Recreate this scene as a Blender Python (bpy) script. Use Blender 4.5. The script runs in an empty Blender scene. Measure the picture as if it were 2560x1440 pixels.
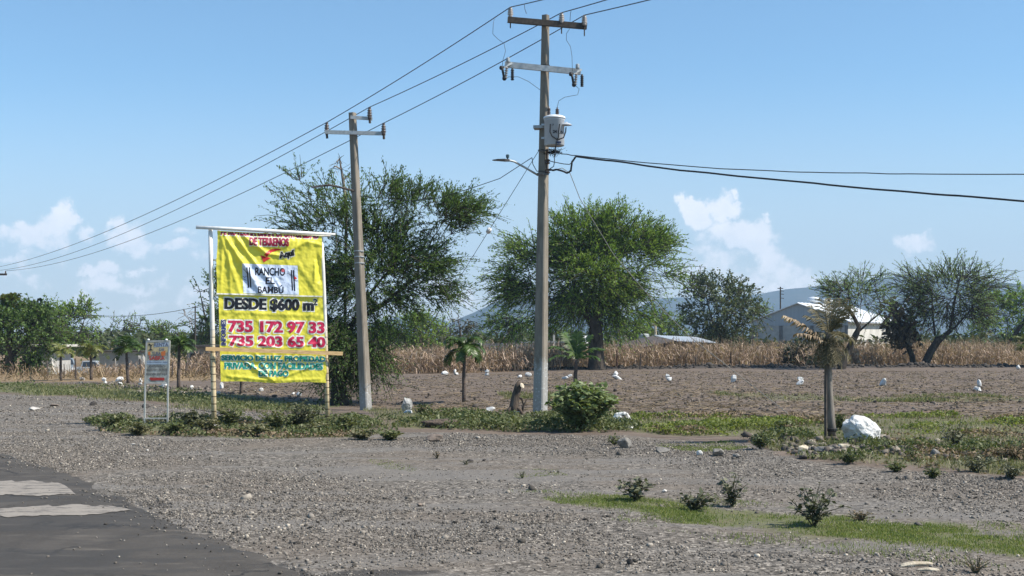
import bpy, bmesh, math, random
import numpy as np
from mathutils import Vector, Matrix, noise

R = math.radians
sc = bpy.context.scene
COL = sc.collection
random.seed(7)
RNG = np.random.default_rng(7)

# ------------------------------------------------------------------ camera
F, HY, EYE = 3090.0, 847.0, 1.9          # focal length in photo pixels, horizon row, eye height
cam = bpy.data.cameras.new('camera')
cam.sensor_width = 36.0
cam.lens = 36.0 * F / 2560.0
cam.shift_y = (HY - 720.0) / 2560.0
cam.clip_start, cam.clip_end = 0.1, 20000.0
cam_o = bpy.data.objects.new('camera', cam)
COL.objects.link(cam_o)
cam_o.location = (0, 0, EYE)
cam_o.rotation_euler = (R(90), 0, 0)
sc.camera = cam_o

# ------------------------------------------------------------------ sky, sun, exposure
SUN = Vector((0.65, -0.14, 0.745)).normalized()
SUN_EL, SUN_AZ = math.asin(SUN.z), math.atan2(SUN.x, SUN.y)
SKY_STRENGTH, SUN_STRENGTH = 0.148, 4.6
sc.view_settings.view_transform = 'Standard'
sc.view_settings.look = 'None'
sc.view_settings.exposure = 0.72
sc.view_settings.gamma = 1.0

world = bpy.data.worlds.new('World')
sc.world = world
world.use_nodes = True
wn, wl = world.node_tree.nodes, world.node_tree.links
wn.clear()
w_out = wn.new('ShaderNodeOutputWorld')
w_bg = wn.new('ShaderNodeBackground')
w_bg.inputs['Strength'].default_value = SKY_STRENGTH
wl.new(w_bg.outputs[0], w_out.inputs['Surface'])
sky = wn.new('ShaderNodeTexSky')
sky.sky_type = 'NISHITA'
sky.sun_disc = False
sky.sun_elevation = SUN_EL
sky.sun_rotation = SUN_AZ
sky.air_density = 1.0
sky.dust_density = 0.8
sky.ozone_density = 1.6
sky.altitude = 1100.0

# cumulus clouds, as directions in the sky: u = x/y, v = z/y
geo = wn.new('ShaderNodeTexCoord')
sep = wn.new('ShaderNodeSeparateXYZ')
wl.new(geo.outputs['Generated'], sep.inputs[0])


def wmath(op, a, b=None, c=None):
    n = wn.new('ShaderNodeMath')
    n.operation = op
    for i, v in enumerate((a, b, c)):
        if v is None:
            continue
        if isinstance(v, (int, float)):
            n.inputs[i].default_value = v
        else:
            wl.new(v, n.inputs[i])
    return n.outputs[0]


ymax = wmath('MAXIMUM', sep.outputs[1], 0.02)
cu = wmath('DIVIDE', sep.outputs[0], ymax)
cv = wmath('DIVIDE', sep.outputs[2], ymax)
comb = wn.new('ShaderNodeCombineXYZ')
wl.new(cu, comb.inputs[0])
wl.new(cv, comb.inputs[1])
UV = comb.outputs[0]
# ragged edges: the directions are stirred before the cloud shapes are looked up
wz = wn.new('ShaderNodeTexNoise')
wz.inputs['Scale'].default_value = 55.0
wz.inputs['Detail'].default_value = 6.0
wz.inputs['Roughness'].default_value = 0.62
wl.new(UV, wz.inputs['Vector'])
wsub = wn.new('ShaderNodeVectorMath')
wsub.operation = 'SUBTRACT'
wl.new(wz.outputs['Color'], wsub.inputs[0])
wsub.inputs[1].default_value = (0.5, 0.5, 0.5)
wsc = wn.new('ShaderNodeVectorMath')
wsc.operation = 'SCALE'
wl.new(wsub.outputs[0], wsc.inputs[0])
wsc.inputs['Scale'].default_value = 0.034
wad = wn.new('ShaderNodeVectorMath')
wad.operation = 'ADD'
wl.new(UV, wad.inputs[0])
wl.new(wsc.outputs[0], wad.inputs[1])
UVW = wad.outputs[0]
# (x, y, rx, ry, amount) in photo pixels; turned into sky directions below
CLOUDS = [
    (162, 540, 34, 34, 1.0), (130, 575, 60, 42, .85), (75, 590, 60, 36, .75), (48, 575, 18, 16, .8), (160, 610, 26, 24, .6),
    (215, 592, 26, 26, .72), (292, 565, 30, 32, .85), (320, 590, 52, 40, .72), (350, 612, 40, 26, .6), (430, 620, 62, 18, .7),
    (450, 578, 40, 16, .55), (20, 645, 40, 16, .65), (5, 590, 24, 24, .6), (265, 668, 32, 20, .7), (228, 684, 38, 18, .85),
    (270, 712, 70, 26, .8), (340, 728, 60, 20, .65), (335, 674, 30, 12, .6), (378, 672, 20, 12, .55), (110, 715, 24, 14, .4), (200, 745, 60, 24, .5),
    (505, 640, 36, 16, .5), (490, 740, 60, 50, .5),
    (1725, 522, 28, 30, .95), (1752, 540, 40, 32, .95), (1800, 520, 40, 34, .9), (1815, 496, 26, 26, .7), (1840, 492, 16, 18, .85),
    (1828, 530, 34, 24, .9), (1800, 580, 60, 40, .85), (1860, 590, 74, 34, .9), (1890, 600, 56, 30, .85), (1916, 555, 20, 14, .72),
    (1770, 630, 60, 30, .55), (1930, 650, 50, 50, .75), (1960, 680, 70, 44, .7), (2010, 700, 60, 34, .6), (1840, 680, 120, 60, .5),
    (1740, 690, 80, 50, .52), (1900, 700, 110, 34, .58), (1820, 640, 70, 40, .55), (1980, 715, 80, 24, .55), (1780, 720, 90, 30, .5), (100, 655, 90, 26, .48), (420, 700, 80, 24, .46), (60, 700, 60, 24, .5), (330, 770, 120, 22, .45), (2290, 602, 54, 24, .78), (2270, 592, 30, 14, .6), (1170, 745, 60, 36, .6), (1230, 720, 50, 30, .45), (1080, 700, 70, 50, .45),
]
acc = None
for (px, py, rx, ry, amt) in CLOUDS:
    m = wn.new('ShaderNodeVectorMath')
    m.operation = 'MULTIPLY_ADD'
    ir, jr = F / (rx * 1.85), F / (ry * 1.9)
    m.inputs[1].default_value = (ir, jr, 0)
    m.inputs[2].default_value = (-(px - 1280) / F * ir, -(HY - py) / F * jr, 0)
    wl.new(UVW, m.inputs[0])
    ln = wn.new('ShaderNodeVectorMath')
    ln.operation = 'LENGTH'
    wl.new(m.outputs[0], ln.inputs[0])
    mr = wn.new('ShaderNodeMapRange')
    mr.interpolation_type = 'SMOOTHSTEP'
    mr.inputs['From Min'].default_value = 1.0
    mr.inputs['From Max'].default_value = 0.0
    mr.inputs['To Min'].default_value = 0.0
    mr.inputs['To Max'].default_value = amt
    wl.new(ln.outputs['Value'], mr.inputs['Value'])
    acc = mr.outputs[0] if acc is None else wmath('MAXIMUM', acc, mr.outputs[0])


def wnoise(scale, detail, rough):
    n = wn.new('ShaderNodeTexNoise')
    n.inputs['Scale'].default_value = scale
    n.inputs['Detail'].default_value = detail
    n.inputs['Roughness'].default_value = rough
    wl.new(UV, n.inputs['Vector'])
    return n.outputs['Fac']


n1 = wmath('ADD', wmath('MULTIPLY', wnoise(42.0, 3.0, 0.5), 0.55), wmath('MULTIPLY', wnoise(120.0, 8.0, 0.6), 0.45))
dens = wmath('ADD', acc, wmath('MULTIPLY', wmath('SUBTRACT', n1, 0.5), 1.5))
cm = wn.new('ShaderNodeMapRange')
cm.interpolation_type = 'SMOOTHSTEP'
cm.inputs['From Min'].default_value = 0.26
cm.inputs['From Max'].default_value = 0.72
cm.inputs['To Max'].default_value = 0.92
wl.new(dens, cm.inputs['Value'])
gate = wn.new('ShaderNodeMapRange')
gate.inputs['From Min'].default_value = 0.02
gate.inputs['From Max'].default_value = 0.16
wl.new(acc, gate.inputs['Value'])
cmask = wmath('MULTIPLY', cm.outputs[0], gate.outputs[0])
cramp = wn.new('ShaderNodeMix')
cramp.data_type = 'RGBA'
n2 = wnoise(70.0, 4.0, 0.6)
wl.new(n2, cramp.inputs[0])
CLOUD_GAIN = 1.0
cramp.inputs[6].default_value = (4.3, 4.45, 4.75, 1)
cramp.inputs[7].default_value = (5.9, 5.7, 5.6, 1)
cmix = wn.new('ShaderNodeMix')
cmix.data_type = 'RGBA'
wl.new(cmask, cmix.inputs[0])
tint = wn.new('ShaderNodeMix')
tint.data_type = 'RGBA'
tint.blend_type = 'MULTIPLY'
tint.inputs[0].default_value = 1.0
tint.inputs[7].default_value = (0.53, 0.695, 0.735, 1)
wl.new(sky.outputs[0], tint.inputs[6])
veil = wn.new('ShaderNodeMix')
veil.data_type = 'RGBA'
vm = wn.new('ShaderNodeMapRange')
vm.interpolation_type = 'SMOOTHSTEP'
vm.inputs['From Min'].default_value = 0.23
vm.inputs['From Max'].default_value = -0.02
vm.inputs['To Max'].default_value = 0.9
wl.new(cv, vm.inputs['Value'])
wl.new(vm.outputs[0], veil.inputs[0])
wl.new(tint.outputs[2], veil.inputs[6])
veil.inputs[7].default_value = (3.1, 3.22, 3.32, 1)
wl.new(veil.outputs[2], cmix.inputs[6])
wl.new(cramp.outputs[2], cmix.inputs[7])
wl.new(cmix.outputs[2], w_bg.inputs['Color'])

sun_l = bpy.data.lights.new('sun', 'SUN')
sun_l.energy = SUN_STRENGTH
sun_l.angle = R(0.5)
sun_l.color = (1.0, 0.935, 0.83)
sun_o = bpy.data.objects.new('sun', sun_l)
COL.objects.link(sun_o)
sun_o.rotation_euler = SUN.to_track_quat('Z', 'Y').to_euler()
sun_o.location = (20, -20, 40)

# ------------------------------------------------------------------ helpers: ground, pixels to points


def sstep(a, b, x):
    t = np.clip((x - a) / (b - a), 0, 1)
    return t * t * (3 - 2 * t)


def gz0(x, y):
    """Large shape of the ground (no small bumps), works on floats and arrays."""
    x, y = np.asarray(x, float), np.asarray(y, float)
    z = -0.36 * np.exp(-(((x + 5.0) / 5.5) ** 2 + ((y - 40.5) / 6.0) ** 2))
    # the land falls away gently on the far left
    z = z - 0.9 * sstep(58.0, 100.0, y) * sstep(-10.0, -18.0, x)
    # tilled ridge at the foot of the dry corn on the right
    line = 76.0 + 0.16 * (x - 2.0)
    z = z + 0.26 * np.exp(-((y - line) / 1.4) ** 2) * sstep(0.0, 8.0, x) * (0.7 + 0.3 * np.sin(x * 0.9) * np.sin(x * 0.37 + 1))
    return z


def G(px, py):
    """The point of the ground that the photo shows at a pixel."""
    dz = (HY - py) / F
    D = EYE / max(-dz, 1e-5)
    for _ in range(12):
        D = (EYE - float(gz0((px - 1280) / F * D, D))) / max(-dz, 1e-5)
    x = (px - 1280) / F * D
    return Vector((x, D, float(gz0(x, D))))


def P(px, py, D):
    return Vector(((px - 1280) / F * D, D, EYE + (HY - py) / F * D))


def PA(pts, D):
    return [P(px, py, D) for px, py in pts]


# ------------------------------------------------------------------ helpers: objects


def tag(o, label=None, cat=None, group=None, kind=None):
    if label:
        o['label'] = label
    if cat:
        o['category'] = cat
    if group:
        o['group'] = group
    if kind:
        o['kind'] = kind
    return o


def empty(name, loc, label, cat, group=None, rz=0.0):
    o = bpy.data.objects.new(name, None)
    o.empty_display_size = 0.3
    COL.objects.link(o)
    o.location = loc
    o.rotation_euler = (0, 0, rz)
    return tag(o, label, cat, group)


def link(name, me, parent=None):
    o = bpy.data.objects.new(name, me)
    COL.objects.link(o)
    if parent is not None:
        o.parent = parent
        inv = Matrix.Identity(4)
        p = parent
        chain = []
        while p is not None:
            chain.append(p)
            p = p.parent
        M = Matrix.Identity(4)
        for q in reversed(chain):
            M = M @ (q.matrix_parent_inverse @ q.matrix_basis)
        o.matrix_parent_inverse = M.inverted()
    return o


def mesh_np(name, V, Q, mats, mi=None, smooth=False):
    """Mesh from numpy verts (n,3) and faces (m,k) of one size."""
    me = bpy.data.meshes.new(name)
    V = np.ascontiguousarray(V, np.float32)
    Q = np.ascontiguousarray(Q, np.int32)
    m, k = Q.shape
    me.vertices.add(len(V))
    me.vertices.foreach_set('co', V.ravel())
    me.loops.add(m * k)
    me.loops.foreach_set('vertex_index', Q.ravel())
    me.polygons.add(m)
    me.polygons.foreach_set('loop_start', np.arange(0, m * k, k, dtype=np.int32))
    if mi is not None:
        me.polygons.foreach_set('material_index', np.ascontiguousarray(mi, np.int32))
    if smooth:
        me.polygons.foreach_set('use_smooth', np.ones(m, bool))
    for x in (mats if isinstance(mats, (list, tuple)) else [mats]):
        me.materials.append(x)
    me.update(calc_edges=True)
    me.validate()
    return me


class MB:
    """Collects shapes for one mesh."""

    def __init__(self):
        self.v, self.f, self.m, self.s = [], [], [], []
        self.mat, self.smooth = 0, False

    def add(self, vs, fs):
        b = len(self.v)
        self.v += [tuple(x) for x in vs]
        for f in fs:
            self.f.append(tuple(b + i for i in f))
            self.m.append(self.mat)
            self.s.append(self.smooth)

    def box(self, c, d, rot=None):
        """Box with centre c, size d and an optional 3x3 rotation."""
        hx, hy, hz = d[0] / 2, d[1] / 2, d[2] / 2
        vs = [Vector((sx * hx, sy * hy, sz * hz)) for sz in (-1, 1) for sy in (-1, 1) for sx in (-1, 1)]
        if rot is not None:
            vs = [rot @ v for v in vs]
        c = Vector(c)
        self.add([v + c for v in vs], [(0, 2, 3, 1), (4, 5, 7, 6), (0, 1, 5, 4), (2, 6, 7, 3), (0, 4, 6, 2), (1, 3, 7, 5)])

    def bar(self, a, b, w, h, up=Vector((0, 0, 1))):
        """Rectangular bar from a to b, w across, h along up."""
        a, b = Vector(a), Vector(b)
        d = (b - a)
        L = d.length
        d.normalize()
        s = d.cross(up)
        if s.length < 1e-4:
            s = d.cross(Vector((0, 1, 0)))
        s.normalize()
        u = s.cross(d)
        rot = Matrix((d, s, u)).transposed()
        self.box((a + b) / 2, (L, w, h), rot)

    def tube(self, pts, radii, n=8, cap=True, twist=0.0):
        pts = [Vector(p) for p in pts]
        if isinstance(radii, (int, float)):
            radii = [radii] * len(pts)
        vs, fs = [], []
        ref = None
        for i, p in enumerate(pts):
            d = (pts[min(i + 1, len(pts) - 1)] - pts[max(i - 1, 0)])
            if d.length < 1e-9:
                d = Vector((0, 0, 1))
            d.normalize()
            if ref is None:
                ref = d.cross(Vector((0, 1, 0.01)))
                if ref.length < 0.1:
                    ref = d.cross(Vector((1, 0, 0)))
            ref = (ref - d * ref.dot(d)).normalized()
            s = d.cross(ref)
            for k in range(n):
                a = 2 * math.pi * k / n + twist
                vs.append(p + (ref * math.cos(a) + s * math.sin(a)) * radii[i])
        for i in range(len(pts) - 1):
            for k in range(n):
                a, b = i * n + k, i * n + (k + 1) % n
                fs.append((a, b, b + n, a + n))
        if cap:
            fs.append(tuple(range(n - 1, -1, -1)))
            fs.append(tuple((len(pts) - 1) * n + k for k in range(n)))
        self.add(vs, fs)

    def lathe(self, c, prof, n=12, axis=Vector((0, 0, 1))):
        """Turned shape: prof is [(radius, height)] along axis from c."""
        c, axis = Vector(c), Vector(axis).normalized()
        ref = axis.cross(Vector((0, 1, 0)))
        if ref.length < 0.1:
            ref = axis.cross(Vector((1, 0, 0)))
        ref.normalize()
        s = axis.cross(ref)
        vs, fs = [], []
        for (r, h) in prof:
            for k in range(n):
                a = 2 * math.pi * k / n
                vs.append(c + axis * h + (ref * math.cos(a) + s * math.sin(a)) * max(r, 1e-4))
        for i in range(len(prof) - 1):
            for k in range(n):
                a, b = i * n + k, i * n + (k + 1) % n
                fs.append((a, b, b + n, a + n))
        fs.append(tuple(range(n - 1, -1, -1)))
        fs.append(tuple((len(prof) - 1) * n + k for k in range(n)))
        self.add(vs, fs)

    def poly(self, pts):
        self.add(pts, [tuple(range(len(pts)))])

    def slab(self, pts, t):
        """Polygon given thickness t along -normal."""
        pts = [Vector(p) for p in pts]
        n = (pts[1] - pts[0]).cross(pts[2] - pts[0]).normalized()
        lo = [p - n * t for p in pts]
        k = len(pts)
        self.add(pts + lo, [tuple(range(k)), tuple(range(2 * k - 1, k - 1, -1))] + [(i, i + k, (i + 1) % k + k, (i + 1) % k) for i in range(k)])

    def build(self, name, mats, parent=None):
        me = bpy.data.meshes.new(name)
        me.from_pydata(self.v, [], self.f)
        for x in (mats if isinstance(mats, (list, tuple)) else [mats]):
            me.materials.append(x)
        me.polygons.foreach_set('material_index', self.m)
        me.polygons.foreach_set('use_smooth', self.s)
        me.update()
        return link(name, me, parent)


# ------------------------------------------------------------------ helpers: materials


class NT:
    def __init__(self, name):
        self.m = bpy.data.materials.new(name)
        self.m.use_nodes = True
        self.t = self.m.node_tree
        self.t.nodes.clear()
        self.out = self.t.nodes.new('ShaderNodeOutputMaterial')

    def n(self, typ, **kw):
        x = self.t.nodes.new(typ)
        for k, v in kw.items():
            setattr(x, k, v)
        return x

    def set(self, sock, v):
        if isinstance(v, bpy.types.NodeSocket):
            self.t.links.new(v, sock)
        elif isinstance(v, tuple) and len(v) == 3 and sock.type == 'RGBA':
            sock.default_value = (*v, 1)
        else:
            sock.default_value = v

    def math(self, op, a, b=0.0, clamp=False):
        x = self.n('ShaderNodeMath', operation=op, use_clamp=clamp)
        self.set(x.inputs[0], a)
        self.set(x.inputs[1], b)
        return x.outputs[0]

    def pos(self, scale=(1, 1, 1), obj=False):
        tc = self.n('ShaderNodeTexCoord') if obj else self.n('ShaderNodeNewGeometry')
        mp = self.n('ShaderNodeMapping')
        mp.inputs['Scale'].default_value = scale
        self.t.links.new(tc.outputs['Object' if obj else 'Position'], mp.inputs['Vector'])
        return mp.outputs[0]

    def noise(self, vec, scale, detail=4.0, rough=0.6, color=False):
        x = self.n('ShaderNodeTexNoise')
        self.set(x.inputs['Vector'], vec)
        x.inputs['Scale'].default_value = scale
        x.inputs['Detail'].default_value = detail
        x.inputs['Roughness'].default_value = rough
        return x.outputs['Color' if color else 'Fac']

    def voro(self, vec, scale, feature='F1', out='Color', rnd=1.0):
        x = self.n('ShaderNodeTexVoronoi', feature=feature)
        self.set(x.inputs['Vector'], vec)
        x.inputs['Scale'].default_value = scale
        x.inputs['Randomness'].default_value = rnd
        return x.outputs[out]

    def mix(self, f, a, b, blend='MIX'):
        x = self.n('ShaderNodeMix', data_type='RGBA', blend_type=blend)
        self.set(x.inputs[0], f)
        self.set(x.inputs[6], a)
        self.set(x.inputs[7], b)
        return x.outputs[2]

    def ramp(self, f, stops, interp='LINEAR'):
        x = self.n('ShaderNodeValToRGB')
        self.set(x.inputs[0], f)
        cr = x.color_ramp
        cr.interpolation = interp
        while len(cr.elements) < len(stops):
            cr.elements.new(0.5)
        for e, (p, c) in zip(cr.elements, stops):
            e.position = p
            e.color = (*c, 1) if isinstance(c, tuple) else (c, c, c, 1)
        return x.outputs[0]

    def rng(self, f, a, b, c=0.0, d=1.0, smooth=True):
        x = self.n('ShaderNodeMapRange')
        if smooth:
            x.interpolation_type = 'SMOOTHSTEP'
        self.set(x.inputs['Value'], f)
        for k, v in (('From Min', a), ('From Max', b), ('To Min', c), ('To Max', d)):
            x.inputs[k].default_value = v
        return x.outputs[0]

    def bump(self, h, strength=0.5, dist=0.02, normal=None):
        x = self.n('ShaderNodeBump')
        x.inputs['Strength'].default_value = strength
        x.inputs['Distance'].default_value = dist
        self.set(x.inputs['Height'], h)
        if normal is not None:
            self.set(x.inputs['Normal'], normal)
        return x.outputs[0]

    def pbr(self, color, rough=0.8, metal=0.0, normal=None, spec=0.3):
        x = self.n('ShaderNodeBsdfPrincipled')
        self.set(x.inputs['Base Color'], color)
        self.set(x.inputs['Roughness'], rough)
        self.set(x.inputs['Metallic'], metal)
        x.inputs['Specular IOR Level'].default_value = spec
        if normal is not None:
            self.set(x.inputs['Normal'], normal)
        self.t.links.new(x.outputs[0], self.out.inputs['Surface'])
        return self.m

    def attr(self, name):
        x = self.n('ShaderNodeAttribute', attribute_name=name)
        return x

    def island(self):
        return self.n('ShaderNodeNewGeometry').outputs['Random Per Island']


def m_plain(name, c1, c2, scale=8.0, rough=0.8, metal=0.0, bump=0.2, dist=0.01, stretch=(1, 1, 1), spec=0.3, obj=False):
    t = NT(name)
    v = t.pos(stretch, obj)
    f = t.noise(v, scale, 5.0, 0.65)
    return t.pbr(t.mix(t.rng(f, 0.3, 0.7), c1, c2), rough, metal, t.bump(f, bump, dist) if bump else None, spec)


def m_leaf(name, cols, trans=0.3, rough=0.55, spec=0.25):
    """Leaves: each leaf takes its own tint out of cols; some light passes through."""
    t = NT(name)
    k = len(cols)
    v = t.pos()
    f = t.math('ADD', t.math('MULTIPLY', t.island(), 0.75), t.math('MULTIPLY', t.rng(t.noise(v, 1.3, 2.0), 0.3, 0.7), 0.25))
    c = t.ramp(f, [(i / max(k - 1, 1), x) for i, x in enumerate(cols)])
    b = t.n('ShaderNodeBsdfPrincipled')
    t.set(b.inputs['Base Color'], c)
    b.inputs['Roughness'].default_value = rough
    b.inputs['Specular IOR Level'].default_value = spec
    tr = t.n('ShaderNodeBsdfTranslucent')
    t.set(tr.inputs['Color'], t.mix(1.0, c, (1.15, 1.2, 0.55), 'MULTIPLY'))
    ms = t.n('ShaderNodeMixShader')
    ms.inputs[0].default_value = trans
    t.t.links.new(b.outputs[0], ms.inputs[1])
    t.t.links.new(tr.outputs[0], ms.inputs[2])
    t.t.links.new(ms.outputs[0], t.out.inputs['Surface'])
    return t.m

# ------------------------------------------------------------------ numpy helpers


def vnoise(x, y, seed=0):
    """Smooth value noise on arrays, 0..1."""
    x, y = np.asarray(x, float), np.asarray(y, float)
    xi, yi = np.floor(x).astype(np.int64), np.floor(y).astype(np.int64)
    fx, fy = x - xi, y - yi
    fx, fy = fx * fx * (3 - 2 * fx), fy * fy * (3 - 2 * fy)

    def h(a, b):
        n = (a * 374761393 + b * 668265263 + seed * 1442695041) & 0xFFFFFFFF
        n = ((n ^ (n >> 13)) * 1274126177) & 0xFFFFFFFF
        return ((n ^ (n >> 16)) & 0xFFFF) / 65535.0
    return (h(xi, yi) * (1 - fx) + h(xi + 1, yi) * fx) * (1 - fy) + (h(xi, yi + 1) * (1 - fx) + h(xi + 1, yi + 1) * fx) * fy


def fbm(x, y, seed=0, oct=4):
    s, a, t = 0.0, 0.5, 0.0
    for i in range(oct):
        s = s + a * vnoise(x * 2 ** i, y * 2 ** i, seed + i * 17)
        t += a
        a *= 0.5
    return s / t


def gpoly(pts):
    return np.array([[*G(px, py)[:2]] for px, py in pts])


def inside(poly, x, y):
    """Signed distance to a ground polygon: positive inside."""
    x, y = np.asarray(x, float), np.asarray(y, float)
    c = np.zeros(x.shape, bool)
    d2 = np.full(x.shape, 1e18)
    n = len(poly)
    for i in range(n):
        x0, y0 = poly[i]
        x1, y1 = poly[(i + 1) % n]
        if abs(y1 - y0) > 1e-9:
            cr = ((y0 > y) != (y1 > y)) & (x < (x1 - x0) * (y - y0) / (y1 - y0) + x0)
            c ^= cr
        ex, ey = x1 - x0, y1 - y0
        t = np.clip(((x - x0) * ex + (y - y0) * ey) / (ex * ex + ey * ey + 1e-12), 0, 1)
        d2 = np.minimum(d2, (x - x0 - t * ex) ** 2 + (y - y0 - t * ey) ** 2)
    d = np.sqrt(d2)
    return np.where(c, d, -d)


ROAD_EDGE = [G(*p) for p in ((-1800, 940), (-1200, 990), (-640, 1010), (-300, 1052), (0, 1130), (150, 1178), (330, 1252), (520, 1330), (700, 1410), (800, 1450))]
e0, e1 = ROAD_EDGE[-2], ROAD_EDGE[-1]
for k in range(1, 4):
    ROAD_EDGE.append(Vector((e1.x + k * 1.6, e1.y - k * 2.6, 0)))
_rp = [(p.x, p.y) for p in ROAD_EDGE] + [(p.x - 8.5, p.y - 6.5) for p in reversed(ROAD_EDGE)]
ROAD_POLY = np.array(_rp)

Z_GRAVEL = gpoly([(-1500, 985), (0, 985), (300, 1000), (550, 1024), (750, 1040), (890, 1044), (930, 1082), (1150, 1082), (1550, 1090), (1850, 1108), (2000, 1155),
                  (2250, 1174), (2560, 1202), (3300, 1245), (4200, 1900), (-2500, 1900)])
Z_LEFT = gpoly([(-1500, 957), (0, 957), (400, 975), (700, 990), (830, 1005), (800, 1033), (550, 1020), (300, 997), (0, 982), (-1500, 982)])
Z_SIGN = gpoly([(205, 1052), (280, 1042), (450, 1050), (560, 1052), (820, 1054), (900, 1050), (1000, 1078), (900, 1095), (600, 1098), (400, 1090), (250, 1080)])
Z_VERGE = gpoly([(900, 1022), (1100, 1032), (1350, 1040), (1700, 1044), (2560, 1044), (3300, 1044), (3300, 1125), (2560, 1118), (2100, 1100), (1850, 1094), (1550, 1083), (1150, 1077), (950, 1070)])
Z_FRONT = gpoly([(1345, 1245), (1540, 1238), (1700, 1258), (1900, 1282), (2110, 1286), (2300, 1306), (2560, 1336), (3000, 1384), (3000, 1440), (2560, 1392), (2300, 1374), (2100, 1348),
                 (1900, 1322), (1700, 1310), (1550, 1286), (1400, 1262)])
Z_RUBBLE = gpoly([(1840, 1102), (2100, 1100), (2560, 1116), (3300, 1122), (3300, 1242), (2560, 1198), (2250, 1170), (2000, 1152)])
Z_STRIP = gpoly([(1780, 981), (2000, 986), (2160, 991), (2400, 988), (2800, 994), (2800, 1003), (2300, 1006), (1950, 1003), (1800, 995)])
Z_STRIP2 = gpoly([(1240, 984), (1480, 986), (1480, 998), (1260, 998)])
Z_SPOT = gpoly([(915, 1152), (970, 1148), (1045, 1168), (1030, 1180), (960, 1172)])
Z_SPOT2 = gpoly([(1270, 1165), (1390, 1172), (1420, 1190), (1290, 1192)])
Z_SPOT3 = gpoly([(1640, 1112), (1820, 1104), (1880, 1120), (1780, 1130), (1660, 1124)])
Z_DRYL = gpoly([(-1500, 915), (0, 926), (560, 935), (560, 950), (330, 955), (0, 955), (-1500, 950)])
Z_TRACK = gpoly([(230, 1002), (560, 1030), (780, 1040), (780, 1050), (560, 1050), (420, 1042), (250, 1022)])


def corn_front(x):
    """Distance of the front edge of the dry maize at a given x."""
    return np.interp(x, [-40, -8, -3, 6, 25, 45], [64, 66, 67, 78, 84, 90])


def soft(poly, x, y, w, amp=0.0, seed=3, s=1.0):
    return sstep(-w, w, inside(poly, x, y) + (fbm(np.asarray(x) * s, np.asarray(y) * s, seed) - 0.5) * 2 * amp)


# ------------------------------------------------------------------ ground


def axis(fine0, fine1, step, lo, hi, g=1.07):
    a = list(np.arange(fine0, fine1 + 1e-6, step))
    s, v = step, a[-1]
    while v < hi:
        s *= g
        v += s
        a.append(min(v, hi))
    s, v, b = step, a[0], []
    while v > lo:
        s *= g
        v -= s
        b.append(max(v, lo))
    return np.array(b[::-1] + a)


def zbump(x, y):
    road = inside(ROAD_POLY, x, y)
    k = sstep(0.1, -0.8, road)
    f = np.clip(30.0 / np.maximum(np.abs(y), 1), 0.3, 1)
    rub = soft(Z_RUBBLE, x, y, 0.8) * 0.14 * fbm(x * 1.1, y * 1.1, 90, 3)
    return (fbm(x * 0.9, y * 0.9, 5) - 0.5) * 0.07 * k * f + (vnoise(x * 5, y * 5, 8) - 0.5) * 0.022 * k * f + rub - 0.035 * sstep(-0.05, 0.25, road)


def gz(x, y):
    return gz0(x, y) + zbump(np.asarray(x, float), np.asarray(y, float))


def GZ(px, py, dz=0.0):
    """Like G, on the ground with its small bumps."""
    k = (py - HY) / F
    D = G(px, py).y
    for _ in range(6):
        z = float(gz(np.array([(px - 1280) / F * D]), np.array([D]))[0])
        D = 0.5 * D + 0.5 * (EYE - z) / k
    x = (px - 1280) / F * D
    return Vector((x, D, float(gz(np.array([x]), np.array([D]))[0]) + dz))


gx = axis(-9.5, 13.0, 0.12, -3600, 3600, 1.045)
gy = axis(8.5, 33.0, 0.12, -300, 3600, 1.02)
XX, YY = np.meshgrid(gx, gy)
X1, Y1 = XX.ravel(), YY.ravel()
near = (np.abs(X1) < 400) & (Y1 < 400)
Z1 = np.zeros_like(X1)
Z1[near] = gz(X1[near], Y1[near])
nx, ny = len(gx), len(gy)
ii = (np.arange(ny - 1)[:, None] * nx + np.arange(nx - 1)[None, :]).ravel()
Q = np.stack([ii, ii + 1, ii + 1 + nx, ii + nx], 1)


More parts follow.
